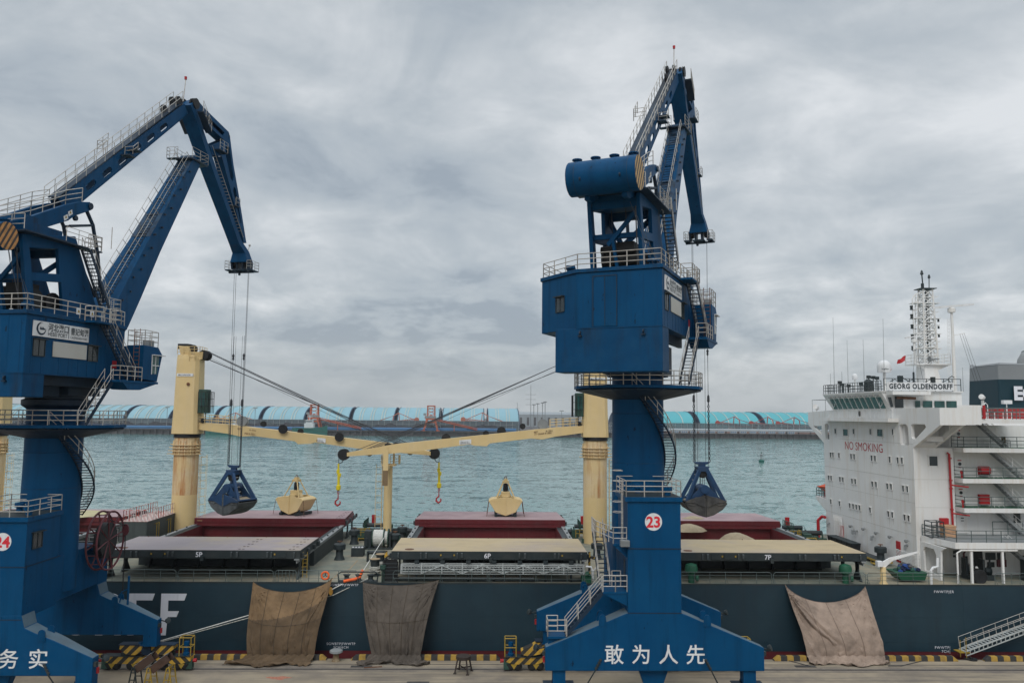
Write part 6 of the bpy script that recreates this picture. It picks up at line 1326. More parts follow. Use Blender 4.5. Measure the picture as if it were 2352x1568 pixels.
for xx in (18.8, 33.4, -40.5): 
    m = MB(); m.rev((xx, 75.9, DZ), [(.3, 0), (.28, .8), (.28, .9), (.55, 1.0), (.6, 1.4), (.5, 1.7), (.01, 1.85)], 14); m.rev((xx+.3, 75.7, DZ+.5), [(.1, 0), (.28, .1), (.28, .3), (.1, .35)], 10, (1, -.3, 0)); part(m, 'green_ventilator', M['green'], smooth=True)
# rubber arch gate and stowed gangway under cover 6P
g = part(MB().pipe([(-9.95, 75.35, DZ), (-9.95, 75.35, DZ+1.9), (-9.7, 75.35, DZ+2.15), (-9.25, 75.35, DZ+2.25), (-8.8, 75.35, DZ+2.15), (-8.6, 75.35, DZ+1.9), (-8.6, 75.35, DZ)], .05, 5).box(-9.9, -8.65, 75.5, 75.54, DZ+.1, DZ+2.1), 'boarding_gate', M['black'])
m = MB()
for k in range(6): m.tube((-9.95, 75.3, DZ+.15+k*.32), (-8.6, 75.3, DZ+.15+k*.32), .03, 4)
part(m, 'gate_bar', M['slate'], g)
g0, g1 = -8.3, 8.65; m = MB()
for yy in (75.5, 76.2):
    for zz_ in (6.86, 7.08, 7.30, 7.52, 7.68): m.box(g0, g1, yy-.03, yy+.03, zz_-.035, zz_+.035)
    n = 9
    for i in range(n+1): x_ = g0+(g1-g0)*i/n; m.box(x_-.05, x_+.05, yy-.05, yy+.05, 6.83, 7.72)
    for i in range(n-1):
        a_, b_ = g0+(g1-g0)*(i+1)/n, g0+(g1-g0)*(i+2)/n
        if i % 2: a_, b_ = b_, a_
        m.bar((a_, yy-.06, 6.9), (b_, yy-.06, 7.65), .07)
sg = part(m, 'stowed_gangway', M['alu'])
m = MB()
for k in range(60): x_ = g0+.2+(g1-g0-.4)*k/59; m.box(x_-.04, x_+.04, 75.6, 76.15, 7.0, 7.5)
m.build('gangway_treads', M['brk'], sg)
m = MB()
for k in range(7): x_ = g0+1.4+k*2.4; m.box(x_-.2, x_+.2, 75.7, 76.0, 7.74, 8.02); m.box(x_-.1, x_+.1, 75.9, 76.1, DZ, 6.8)
m.box(g0-.3, g1+.3, 75.9, 76.3, DZ+.1, DZ+.2); m.tube((g0-.2, 75.4, DZ+.45), (4.0, 75.4, DZ+.45), .09, 6); m.build('gangway_cradle', M['slate'], sg)
m = MB(); m.pipe([(g1+.2, 75.7, 7.55), (g1+.7, 75.7, 7.5), (g1+.85, 75.7, 7.1), (g1+.85, 75.7, 6.5)], .1, 7); m.pipe([(g1+1.0, 76.5, 6.1), (g1+1.0, 76.5, 7.0), (g1+1.3, 76.5, 7.3)], .06, 6); part(m, 'goose_neck_vent', M['board'])
m = MB(); m.box(g1-.2, g1+.7, 75.5, 76.3, DZ, DZ+.7); m.tube((g1+.2, 75.4, DZ+.8), (g1+.5, 75.4, DZ+1.0), .2, 8); part(m, 'gangway_winch', M['green'])
for xx, nm in ((-9.75, 0), (9.6, 1)):
    m = MB(); m.box(xx-.3, xx-.1, 77.4, 77.6, 6.1, 8.6); m.box(xx-.35, xx+.3, 77.3, 77.7, 8.0, 8.2); part(m, 'striped_post', HAZ)
# rescue ladder yellow at 5P corner
m = MB(); m.ladder((-17.4, 76.6, DZ+.2), (-17.4, 76.6, 8.6), .4, (1, 0, 0), .03, .3); part(m, 'yellow_ladder', M['yellow'])
# foc'sle and bow gear, out of the frame but part of the ship
part(MB().box(-132, -112, YC-9, YC+9, DZ+.05, DZ+2.6), 'forecastle', M['hull'])
# ================================================================== SUPERSTRUCTURE
XF = 42.83; YN, YF = 80.65, 102.5
def cA(x, y): return ((3200+x*.41462)/1.7415, (1050+y*.41462)/1.7415)
def cB(x, y): return ((3200+x*.44644)/1.7415, (1650+y*.44644)/1.7415)
def cE(x, y): return ((3500+x*.2534)/1.7415, (2050+y*.2534)/1.7415)
M['white2'] = mat('ship_white_paint_aft', (.66, .66, .65), .55, .05, .5, .006, streak=(.46, .40, .32), streak_amt=.3, streak_scale=(1.3, 1.3, .12))  # second ship white, slightly darker and less streaked
zw0, zw1 = 20.95, 22.6     # bridge wing underside / bulwark top
front = [(YN, DZ), (YN, 18.6), (75.6, zw0), (75.6, zw1), (84.3, zw1), (99.2, zw1-.1), (107.6, zw1-.35), (107.6, zw0-.35), (YF+.1, 18.3), (YF, DZ)]
def yz(px, py): p = atX(*cB(px, py), XF); return (p.y, p.z)
def hole(pts): return [(XF, y, z) for y, z in pts]
h1 = [(83.25, 20.75), (83.0, 20.95), (81.9, 20.95), (81.6, 20.7), (81.45, 18.95), (81.6, 18.8), (83.05, 18.8), (83.25, 19.0)]     # tall opening
h2 = [(80.95, 20.85), (80.7, 21.0), (78.3, 21.0), (78.1, 20.7), (80.2, 19.45), (80.75, 19.5), (80.95, 19.7)]
h3 = [(102.2, 20.6), (102.0, 20.75), (101.1, 20.75), (100.9, 20.5), (100.9, 18.8), (102.1, 18.8)]
h4 = [(105.9, 20.4), (103.2, 20.5), (103.1, 19.3)]
m = MB(); m.plate([(XF, y, z) for y, z in front], (.35, 0, 0), [hole(h1), hole(h2), hole(h3), hole(h4)])
part(m, 'accommodation_front', M['white'])
m = MB(); m.box(XF+.352, 46.9, YN, 82.9, 9.6, 18.6); m.box(XF+.352, 46.9, 82.9, 84.2, 9.6, 20.9); m.box(XF+.352, 62, 84.2, 100.2, DZ, 20.9); m.box(XF+.352, 62, 100.2, YF, DZ, 18.4)
acc = part(m, 'accommodation_block', M['white'])
part(MB().box(46.901, 62, 81.2, 84.2, 9.6, 20.9), 'recessed_side', M['white2'], acc)
# wing deck + wing end box
m = MB(); m.box(XF+.353, 45.3, 75.6, 84.2, zw0, zw0+.12); m.box(45.0, 45.3, 75.6, 84.2, zw0+.12, zw1); m.box(XF+.353, 45.0, 75.6, 75.8, zw0+.12, zw1); m.box(XF+.353, 45.3, 99.4, 107.6, zw0-.3, zw0-.15); m.box(45.0, 45.3, 99.4, 107.6, zw0-.15, zw1-.4); m.box(XF+.353, 45.0, 107.4, 107.6, zw0-.15, zw1-.4); wg = part(m, 'bridge_wing', M['white'])
m = MB(); m.plate([(44.9, YN, 18.6), (44.9, 75.6, zw0-.02), (44.9, 76.7, zw0-.02), (44.9, 80.4, 19.2), (44.9, YN, 19.2)], (.3, 0, 0)); m.bar((XF+.36, 78.9, 19.55), (44.9, 78.9, 19.55), .3, .5); m.plate([(XF+.36, YN+.02, 18.58), (45.2, YN+.02, 18.58), (45.2, 80.1, 18.9), (XF+.36, 80.1, 18.9)], (0, 0, .25)); m.build('wing_bracket', M['white2'], wg)
# weld lines
m = MB()
for z in (15.35, 13.0, 9.75, 18.95): m.box(XF-.012, XF-.001, YN, YF if z < 18 else 98, z, z+.03)
for z in (15.4, 12.6): m.box(XF, 46.9, YN-.012, YN-.001, z, z+.03)
m.build('plate_weld', M['plate'], acc)
# balcony under the wheelhouse
m = MB(); m.box(XF-1.15, XF-.002, 83.4, 101.3, 21.15, 21.55); bal = part(m, 'bridge_balcony', M['white'])
m = MB(); 
for y in [84+i*.85 for i in range(21)]: m.tube((XF-.25, y, 21.55), (XF-.25, y, 22.6), .02, 4)
m.build('window_wash_rail', M['white'], bal)
m = MB(); m.box(XF-.05, XF-.002, 91.9, 92.5, 21.75, 22.35); m.box(XF-.06, XF-.002, 92.15, 92.22, 21.75, 22.4); m.build('louvre', M['slate'], bal)
rs_ = random.Random(9); M['runs'] = mat('rust_run', (.42, .29, .15), .8, .2, 6, 0, alpha=.55)
# portholes / windows
def fwin(cx_, cy_, w, h, glass=False, brow=True):
    a = atX(*cB(cx_-w/2, cy_-h/2), XF); b = atX(*cB(cx_+w/2, cy_+h/2), XF); y0, y1 = sorted((a.y, b.y)); z0, z1 = b.z, a.z
    o = part(MB().box(XF-.03, XF-.002, y0, y1, z0, z1), 'window', M['glassg'] if glass else M['glass'], acc)
    m = MB(); m.box(XF-.16, XF-.002, y0-.1, y1+.1, z1+.02, z1+.08); m.box(XF-.07, XF-.002, y0-.08, y0, z0-.05, z1+.02); m.box(XF-.07, XF-.002, y1, y1+.08, z0-.05, z1+.02); m.box(XF-.08, XF-.002, y0-.08, y1+.08, z0-.1, z0-.02)
    m.build('window_brow', M['white2'], o)
    if rs_.random() < .6:
        w_ = rs_.uniform(.03, .09); h_ = rs_.uniform(.35, 1.1); yy = y0+rs_.uniform(0, .3)*(y1-y0); MB().add([(XF-.004, yy, z0-.1), (XF-.004, yy+w_, z0-.1), (XF-.004, yy+w_*.6, z0-.1-h_), (XF-.004, yy+w_*.3, z0-.1-h_)], [(0,1,2,3)]).build('rust_run', M['runs'], o)
k = 18
for x, y, w, h, gl_ in ((320, 165, 16, 42, 0), (411, 176, 44, 58, 1), (483, 168, 15, 44, 0), (634, 170, 15, 46, 0), (720, 180, 52, 64, 1), (834, 172, 15, 50, 0)): fwin(x, y, w, h, gl_)
for xs, y0_, sl in (((277, 299, 353, 462, 489, 645, 676, 808, 880, 917), 376, .082), ((260, 283, 362, 388, 470, 499, 652, 685, 786, 820, 928, 965), 583, .145), ((280, 358, 450, 480, 509, 538, 632, 796, 831, 942, 978), 793, .215)):
    for x in xs: fwin(x, y0_+(x-270)*sl, 12+x*.006, 44+(x-270)*.016)
o = part(MB().box(44.4, 45.25, YN-.03, YN-.002, 16.8, 17.75), 'window', M['glass'], acc)
m = MB(); m.box(44.25, 45.4, YN-.16, YN-.002, 17.76, 17.84); m.box(44.3, 44.4, YN-.07, YN-.002, 16.7, 17.76); m.box(45.25, 45.35, YN-.07, YN-.002, 16.7, 17.76); m.build('window_brow', M['white2'], o)
# NO SMOKING across the front (reads left to right from far to near)
a = atX(*cB(402, 325), XF); b = atX(*cB(738, 345), XF); t_ = text('warning_lettering', 'NO SMOKING', (atX(*cB(402, 250), XF).z-a.z)*1.36, M['redp'], acc, (XF-.012, a.y, a.z), (0,-1,0), (0,0,1), bold=0, ext=0, sx=1)
w_ = max(v.co.y for v in t_.data.vertices)-min(v.co.y for v in t_.data.vertices); k = (a.y-b.y)/w_; base = max(v.co.y for v in t_.data.vertices)
for v in t_.data.vertices: v.co.y = base+(v.co.y-base)*k
# doors
o = part(MB().box(XF-.06, XF-.002, *sorted((atX(*cB(868, 1290), XF).y, atX(*cB(905, 1290), XF).y)), DZ+.5, DZ+2.65), 'red_door', M['redp'], acc); 
dy_ = atX(*cB(886, 1200), XF).y; m = MB(); m.box(XF-.1, XF-.06, dy_-.15, dy_+.2, DZ+1.6, DZ+1.85); m.build('door_notice', M['green'], o)
d2 = atX(*cB(374, 1040), XF).y; part(MB().box(XF-.06, XF-.002, d2-.5, d2+.5, DZ+.5, DZ+2.4), 'red_door', M['redp'], acc)
m = MB()
for q in range(7): y = d2+1.6-q*.35; m.pipe([(XF-.1, y, DZ+3.3), (XF-.25, y, DZ+3.5), (XF-.3, y-.2, DZ+2.9), (XF-.2, y-.25, DZ+.5+q*.1)], .05, 4)
for q in range(8): y0 = 84.0+.0; z = DZ+.8+q*.14; m.pipe([(XF-.1, YN+4.0, z), (XF-.1, YN+.2, z-.05), (XF+.25, YN-.1, z)], .04, 4)
m.build('deck_pipework', M['white'], acc)
m = MB()
for q, (x, y) in enumerate(((475, 1030), (590, 1055), (705, 1092), (830, 1128), (980, 1165))): p = atX(*cB(x, y), XF); m.rev((XF-.35, p.y, p.z), [(.05, 0), (.18, .1), (.2, .3), (.05, .35)], 8); m.tube((XF, p.y, p.z+.2), (XF-.35, p.y, p.z+.25), .03, 4)
for q, (x, y) in enumerate(((265, 1015), (490, 1080), (515, 1085), (660, 1135), (965, 1220))): p = atX(*cB(x, y), XF); m.pipe([(XF, p.y, p.z+.4), (XF-.25, p.y, p.z+.35), (XF-.3, p.y, p.z-.1)], .12, 6)
m.build('deck_lamp', M['grey'], acc)
m = MB(); m.pipe([(XF-.4, YF-.6, DZ+2.9), (XF-.5, YF+.1, DZ+2.9), (XF-.9, YF+.4, DZ+2.4), (XF-.9, YF+.4, DZ)], .2, 8); m.pipe([(46.2, YN-.12, 18.1), (46.35, YN-.25, 18.0), (46.45, YN-.25, 10), (46.45, YN-.25, 9.75)], .11, 7)
for z in (17.5, 15.3, 14.5, 12.4, 10.6): m.rev((46.42, YN-.25, z), [(.05, 0), (.17, 0), (.17, .12), (.05, .12)], 8)
for z in (14.9, 12.1): m.pipe([(46.4, YN-.3, z), (47.4, YN-1.2, z-.1), (47.6, YN-1.3, z-.1)], .08, 6)
m.build('fire_main', M['redp'], acc)
m = MB(); m.box(45.2, 46.0, YN-.35, YN-.002, 10.6, 11.6); m.build('fire_box', M['redp'], acc)
# lower house recess on the near side: passage and posts below the boat deck
zb0, zb1 = 9.3, 9.88
m = MB(); m.loft([[(x, YP+.9 if x > 43.6 else YN, z) for x in (44.0,)]+[(62, YP+.9, z), (62, 82, z), (XF+.4, 82, z), (XF+.4, YN-.3, z)] for z in (zb0, zb1)])
bd = part(m, 'boat_deck', M['white'])
m = MB(); m.loft([[(44.1, YP+1.0, z), (61.9, YP+1.0, z), (61.9, 82, z), (XF+.5, 82, z), (XF+.5, YN-.3, z)] for z in (zb1+.004, zb1+.03)]); m.build('boat_deck_surface', M['grey'], bd)
m = MB(); m.rail([(XF+.5, YN-.2, zb1), (44.2, YP+1.0, zb1), (61.5, YP+1.0, zb1)], 1.1, 1.5, 3, .035); m.rail([(50.5, 80.4, zb1), (53.6, 80.4, zb1)], 1.4, 1.5, 2, .04); m.build('boat_deck_railing', M['railg'], bd)
m = MB(); m.plate([(XF+.36, YN, DZ), (XF+.36, YN, zb0), (XF+.36, 76.2, zb0), (XF+.36, 77.0, zb0-.4), (XF+.36, 77.2, DZ)], (.18, 0, 0), [[(XF+.36, 80.0, DZ+.5), (XF+.36, 80.1, 8.5), (XF+.36, 79.8, 8.9), (XF+.36, 78.2, 8.9), (XF+.36, 77.8, 8.4), (XF+.36, 77.7, DZ+.5)]]); m.build('passage_web', M['white'], bd)
m = MB(); m.box(46.9, 62, 80.2, 80.35, DZ, zb0-.002); m.box(XF+.54, 46.9, YN, YN+.1, DZ, zb0-.002); pw = m.build('passage_wall', M['white'], bd)
m = MB()
for x in (45.6, 48.6, 53.2, 57): m.bar((x, YP+1.1, DZ), (x, YP+1.1, zb0), .2)
m.pipe([(44.2, YP+1.0, DZ), (44.2, YP+1.0, 8.9), (44.6, YP+1.0, 9.15), (50, YP+1.0, 9.15)], .09, 6); m.build('deck_pillar', M['white'], bd)
m = MB(); m.box(48.3, 49.2, 80.16, 80.2, DZ+.2, DZ+2.5); m.build('dark_doorway', M['black'], bd)
m = MB()
for x, z, w, h in ((46.4, 8.3, .35, .3), (46.4, 7.9, .35, .2), (47.4, 7.8, .5, .2), (50.0, 7.9, 1.0, .7), (51.1, 7.9, .8, .7), (50.0, 7.1, .7, .5), (53.3, 7.6, .5, .8)): m.box(x-w/2, x+w/2, 80.12, 80.198, z-h/2, z+h/2)
m.build('notice_board', M['slate'], bd)
m = MB(); m.box(50.6, 51.5, 80.0, 80.2, 6.9, 7.6); m.build('hose_cabinet', M['maroon'], bd)
m = MB()
for q in range(12): y = 80.0; m.tube((43.3+q*.0, YN+.2+q*.12, DZ+.4), (43.3, YN+.2+q*.12, 8.9), .03, 4)
for q in range(6): m.tube((46.95, 80.1, DZ+.5+q*.12), (48.2, 80.1, DZ+.5+q*.12), .03, 4)
m.pipe([(47.6, 80.05, 9.2), (47.5, 80.0, 8.6), (47.2, 80.0, 8.2), (47.2, 80.0, 6.6)], .08, 6); m.build('passage_pipe', M['maroon'], bd)
# upper decks on the near side
def tier(x0, z, yf, name='side_deck', rail_=True):
    m = MB(); m.box(x0, 62, yf, 81.199, z-.44, z); d_ = part(m, name, M['white'])
    m = MB(); m.box(x0+.05, 62, yf+.05, 81.199, z+.004, z+.03); m.build('deck_surface', M['green'], d_)
    m = MB(); m.rail([(x0+.1, 81.1, z), (x0+.1, yf+.06, z), (61.9, yf+.06, z)], 1.1, 1.4, 3, .032); m.build('deck_railing', M['railg'], d_)
    m = MB(); m.box(47.3, 48.35, 81.1, 81.198, z+.15, z+2.05); dr = m.build('door', M['white'], d_)
    m = MB(); m.rev((47.82, 81.1, z+1.35), [(.01, 0), (.17, 0), (.17, -.03), (.01, -.03)], 14, (0, 1, 0)); m.build('door_porthole', M['glass'], dr)
    m = MB(); m.box(47.6, 48.0, 81.08, 81.1, z+1.65, z+1.75); m.box(47.7, 47.95, 81.08, 81.1, z+.95, z+1.05); m.build('door_sign', M['redp'], dr)
    return d_
T = []
T.append(tier(46.95, 18.68, 78.9)); T.append(tier(46.95, 15.63, 79.2)); T.append(tier(46.98, 12.73, 79.2))
for d_, z in zip(T[1:], (15.63, 12.73)):
    m = MB(); m.box(49.6, 50.6, 80.8, 81.198, z+.2, z+1.2) if z < 14 else m.rev((50.2, 80.95, z+.7), [(.01, -.5), (.45, -.5), (.45, .5), (.01, .5)], 10, (1, 0, 0)); m.build('fire_hose_box', M['redp'], d_)
    m = MB(); m.tube((47.1, 79.6, z), (47.1, 79.6, z+.8), .09, 6); m.rev((47.1, 79.6, z+.5), [(.05, 0), (.15, 0), (.15, .2), (.05, .2)], 8); m.build('hydrant', M['redp'], d_)
m = MB(); m.box(47.3, 48.4, 81.1, 81.198, zb1+.15, zb1+2.1); dd = part(m, 'door', M['white'], bd)
m = MB(); m.box(47.7, 48.0, 81.08, 81.1, zb1+1.6, zb1+1.7); m.box(47.7, 48.0, 81.08, 81.1, zb1+1.35, zb1+1.42); m.build('door_sign', M['slate'], dd)
o = part(MB().box(53.2, 53.9, 81.15, 81.198, zb1+1.2, zb1+2.2), 'window', M['glass'], acc)
# inclined stairs between decks, steep, running aft-down
def sstair(x0, z0, x1, z1, y=80.2): stair('deck_stair', ship, (x0, y, z0), (x1, y, z1), .8, (0, 1, 0), M['grey'], M['white'], step=.28, h=1.0)
sstair(48.6, 21.6, 51.9, 18.7, 79.9); sstair(50.2, 18.6, 53.6, 15.7, 80.2); sstair(50.6, 15.6, 53.4, 12.8, 80.4); sstair(50.6, 12.7, 53.8, 9.9, 80.5); sstair(50.6, 9.3, 54.2, DZ, 78.6)
# monkey-island side deck at bridge level aft of wing
m = MB(); m.box(45.31, 52.5, 77.0, 84.2, 21.15, 21.55); ud = part(m, 'upper_side_deck', M['white'])
m = MB(); m.rail([(47.8, 77.05, 21.55), (52.4, 77.05, 21.55), (52.4, 84, 21.55)], 1.1, 1.2, 3, .032); m.build('deck_railing', M['railg'], ud)
m = MB(); m.box(44.4+.95, 47.7, 76.9, 77.0, 21.0, 22.9); m.build('wing_screen', M['white'], ud)
m = MB(); m.tube((48.0, 76.95, 21.6), (48.0, 76.95, 22.9), .13, 8); m.build('extinguisher', M['redp'], ud)
# ---- wheelhouse
zt0, zt1 = 22.3, 24.4
m = MB(); m.loft([[(XF-.05, 84.6, 21.56), (XF-.05, 99.2, 21.56), (50.4, 99.2, 21.56), (50.4, 84.6, 21.56)], [(XF-.05, 84.6, 22.35), (XF-.05, 99.2, 22.35), (50.4, 99.2, 22.35), (50.4, 84.6, 22.35)], [(XF-.95, 85.0, 24.35), (XF-.95, 100.2, 24.35), (50.4, 100.2, 24.35), (50.4, 84.6, 24.35)]]); wh = part(m, 'wheelhouse', M['white'])
n = 10
for i in range(n):
    y0 = 85.5+(98.9-85.5)*i/n+.12; y1 = 85.5+(98.9-85.5)*(i+1)/n-.1
    f = lambda z: XF-.05-(z-22.35)*.45-.02
    o = MB().add([(f(22.6), y0, 22.6), (f(22.6), y1, 22.6), (f(23.85), y1, 23.85), (f(23.85), y0, 23.85)], [(0,1,2,3)]).build('wheelhouse_window', M['glassg'], wh)
    if i in (0, 9): 
        c = (y0+y1)/2; MB().pipe([(f(23.2)-.03, c+.33*cos(a), 23.2+.33*sin(a)) for a in [i_*pi/7 for i_ in range(15)]], .03, 4).build('clear_view_screen', M['board'], o)
    m = MB(); m.bar((f(24.0)-.25, (y0+y1)/2-.3, 24.0), (f(23.4)-.1, (y0+y1)/2+.2, 23.4), .03); m.box(f(24.0)-.3, f(24.0), (y0+y1)/2-.25, (y0+y1)/2+.1, 23.95, 24.1); m.build('wiper', M['grey'], o)
m = MB()
for x0, x1 in ((45.3, 45.85), (46.15, 47.15), (47.4, 48.5), (48.7, 49.8)): m.box(x0, x1, 84.55, 84.6-.002, 22.75, 23.45)
m.build('side_window', M['glassg'], wh)
m = MB(); m.box(43.1, 44.0, 84.52, 84.598, 22.7, 23.9); m.add([(42.6, 84.53, 22.75), (42.9, 84.53, 22.75), (42.7, 84.53, 23.8), (42.35, 84.6, 23.8)], [(0,1,2,3)]); m.build('side_window', M['glass'], wh)
m = MB(); m.box(42.2, 46.3, 83.2, 84.59, 24.05, 24.42); m.build('roof_overhang', M['white'], wh)
m = MB(); m.tube((43.2, 84.3, 23.75), (45.2, 84.3, 23.7), .14, 8); m.build('awning_roll', M['rust'], wh)
m = MB(); m.loft([[(XF-.98, 84.9, z), (XF-.98, 100.3, z), (50.45, 100.3, z), (50.45, 84.4, z)] for z in (24.352, 24.5)]); m.build('compass_deck', M['white2'], wh)
m = MB(); m.rail([(50.3, 100.1, 24.5), (XF-.9, 100.1, 24.5), (XF-.9, 85.1, 24.5)], 1.1, .62, 3, .03); m.rail([(XF-.9, 84.5, 24.5), (50.3, 84.5, 24.5)], 1.3, .9, 2, .035); m.build('compass_deck_railing', M['slate'], wh)
nb = MB().box(42.15, 49.4, 84.27, 84.33, 24.55, 25.4).build('name_board', M['board'], wh)
t_ = text('name_lettering', 'GEORG OLDENDORFF', .74, M['ink'], nb, (42.38, 84.25, 24.72), (1,0,0), (0,0,1), bold=.045, ext=0, spacing=1.16)
xs = [v.co.x for v in t_.data.vertices]; x0 = min(xs); k = (49.22-42.35)/(max(xs)-x0)
for v in t_.data.vertices: v.co.x = x0+(v.co.x-x0)*k
# searchlight, lamps on board
m = MB(); m.tube((48.3, 77.6, 22.6), (48.3, 77.6, 23.4), .14, 8); m.rev((48.1, 77.3, 23.7), [(.1, -.25), (.2, -.22), (.26, .2), (.1, .22)], 14, (-.8, -.5, .25)); part(m, 'searchlight', M['white'])
m = MB(); m.rev((XF+.6, 106.2, 22.9), [(.1, -.35), (.3, -.3), (.34, .3), (.1, .3)], 12, (-.7, -.6, .3)); m.tube((XF+.6, 106.2, 22.0), (XF+.6, 106.2, 22.8), .08, 6); part(m, 'searchlight', M['white'])
m = MB()
for a_, b_ in (((XF+.5, 107.3, 22.2), (XF+.5, 107.3, 23.9)), ((XF+.5, 103, 22.2), (XF+.5, 103, 23.9)), ((XF+.5, 107.3, 23.9), (XF+.5, 100.2, 23.9)), ((XF+2, 107.3, 23.9), (XF+2, 100.2, 23.9)), ((XF+.5, 107.3, 23.9), (XF+2, 107.3, 23.9)), ((XF+.5, 103, 23.9), (XF+2, 103, 23.9))): m.tube(a_, b_, .03, 4)
part(m, 'awning_frame', M['grey'])
# satellite domes
def dome(x, y, z, r, h, ph, txt=None):
    m = MB(); m.tube((x, y, z), (x, y, z+ph), r*.22, 8); d_ = part(m, 'dome_pedestal', M['white'], wh)
    m = MB(); m.rev((x, y, z+ph), [(.01, 0), (r*.95, 0), (r, .12), (r, h*.5)]+[(r*cos(a), h*.5+h*.5*sin(a)) for a in [pi/2*i/8 for i in range(1, 8)]]+[(.01, h)], 28); dd_ = m.build('satellite_dome', M['board'], d_, smooth=True)
    if txt: text('dome_lettering', txt, .34, M['ink'], dd_, (x-.62, y-r*.99-.03, z+ph+.45), (1,0,0), (0,0,1), bold=.01, ext=0); 
    return d_
dome(44.75, 90, 24.5, .74, 1.42, 2.25, None); dome(44.55, 97, 24.5, .33, .72, 1.75)
p = MB(); 
for s_, (w1, w2) in enumerate(((0, 1),)): p.add([(45.15, 89.33, 26.95), (45.3, 89.36, 27.15), (45.37, 89.4, 27.15), (45.22, 89.36, 26.95)], [(0,1,2,3)])
p.build('dome_stripe', M['redp'], wh); text('dome_lettering', 'Intellian', .26, M['ink'], wh, (44.1, 89.27, 27.05), (1,-.02,0), (0,0,1), bold=.012, ext=0)
# whip aerials
m = MB()
for x, y, py_ in ((330, 1150, 530), (465, 1160, 750), (620, 1160, 740), (812, 1130, 540), (295, 1190, 1070), (405, 1140, 1050), (1570, 1120, 1010)):
    Y_ = {330: 99, 465: 97.5, 620: 94, 812: 88, 295: 100, 405: 98, 1570: 86}[x]; a_ = at(*cA(x, y), Y_); b_ = at(*cA(x-12 if py_ < 1000 else x-2, py_), Y_); m.tube((a_.x, Y_, 24.5), (b_.x, Y_, b_.z), .035, 4, .018)
m.build('whip_aerial', M['grey'], wh)
m = MB()
for x, y, hh in ((385, 98, 1.6), (410, 97.8, 1.3), (470, 96, 1.1), (590, 94, 1.3), (665, 92, 2.0), (680, 91.5, 1.4), (710, 91, 1.9), (745, 90.5, 1.8)):
    p = at(*cA(x, 1230), y); m.tube((p.x, y, 24.5), (p.x, y, 24.5+hh), .06, 5); m.box(p.x-.2, p.x+.2, y-.15, y+.15, 24.5+hh-.35, 24.5+hh)
for k in range(4): x_ = 42.9+k*1.9; m.pipe([(x_-.4, 84.3, 25.45), (x_, 84.0, 25.7), (x_+.5, 84.3, 25.45)], .04, 4)
m.box(43.4, 43.9, 84.2, 84.5, 25.4, 26.1); m.bar((43.6, 84.4, 26.1), (44.6, 84.4, 25.5), .08); m.box(47.0, 47.4, 84.2, 84.5, 25.4, 26.0); m.pipe([(48.9, 84.3, 25.4), (48.9, 84.3, 25.9), (49.2, 84.2, 26.1), (49.4, 84.1, 25.95)], .05, 5); m.tube((46, 86, 24.5), (46, 86, 26.6), .1, 6)
m.rev((41.9+1.1, 90.3, 24.5), [(.3, 0), (.5, .2), (.45, 1.2), (.2, 1.5)], 10)
m.build('deck_fitting', M['slate'], wh)
# radar mast
ms = bpy.data.objects.new('radar_mast', None); COL.objects.link(ms); ms.parent = ship; ms.location = V((50.6, 91.2, 24.5))-ship.location
my = 91.2; m = MB(); m.loft([[(49.55, my-1.2, 24.5), (51.8, my-1.2, 24.5), (51.8, my+1.2, 24.5), (49.55, my+1.2, 24.5)], [(49.6, my-.9, 27.7), (51.0, my-.9, 27.7), (51.0, my+.9, 27.7), (49.6, my+.9, 27.7)]]); m.build('mast_base', M['white'], ms, bevel=.05)
m = MB(); m.box(48.5, 52.6, my-1.3, my+1.3, 27.7, 27.82); m.plate([(51.0, my-.9, 27.0), (52.6, my-.9, 27.7), (51.0, my-.9, 27.7)], (0, .1, 0)); m.plate([(49.6, my-.9, 27.2), (48.5, my-.9, 27.7), (49.6, my-.9, 27.7)], (0, .1, 0)); pfm = m.build('mast_platform', M['white'], ms)
m = MB(); m.rail([(48.55, my-1.2, 27.82), (52.5, my-1.2, 27.82), (52.5, my+1.2, 27.82), (48.55, my+1.2, 27.82)], 1.1, 1, 3, .025, closed=True); m.build('platform_railing', M['white'], pfm)
m = MB(); zz0, zz1 = 27.8, 36.6
c0 = [(49.75, my-.75), (51.35, my-.75), (51.35, my+.75), (49.75, my+.75)]; c1 = [(50.0, my-.5), (51.1, my-.5), (51.1, my+.5), (50.0, my+.5)]
cc = lambda j, k: V((c0[j][0]+(c1[j][0]-c0[j][0])*k, c0[j][1]+(c1[j][1]-c0[j][1])*k, zz0+(zz1-zz0)*k))
for j in range(4): m.tube(cc(j, 0), cc(j, 1), .095, 6)
nn_ = 9
for i in range(nn_):
    for j in range(4):
        m.tube(cc(j, i/nn_), cc((j+1) % 4, (i+1)/nn_), .055, 4); m.tube(cc((j+1) % 4, i/nn_), cc(j, (i+1)/nn_), .055, 4) if j % 2 == 0 else None; m.tube(cc(j, i/nn_), cc((j+1) % 4, i/nn_), .06, 4)
m.build('lattice_mast', M['white'], ms)
m = MB(); m.box(49.6, 51.5, my-.8, my+.8, 36.6, 36.68); m.tube((50.6, my, 28), (50.6, my, 36.5), .10, 6); m.tube((50.3, my, 36.6), (50.2, my, 38.4), .07, 6); m.tube((51.0, my, 36.6), (51.05, my, 38.0), .05, 5)
m.build('mast_trunk', M['slate'], ms)
m = MB(); m.ladder((49.0, my-.3, 27.8), (49.3, my-.3, 36.0), .5, (0, 1, 0), .05, .45); m.pipe([(48.75, my-.5, 28), (48.7, my-.5, 35.4), (49.0, my-.5, 35.9), (49.9, my-.5, 36.2)], .07, 5)
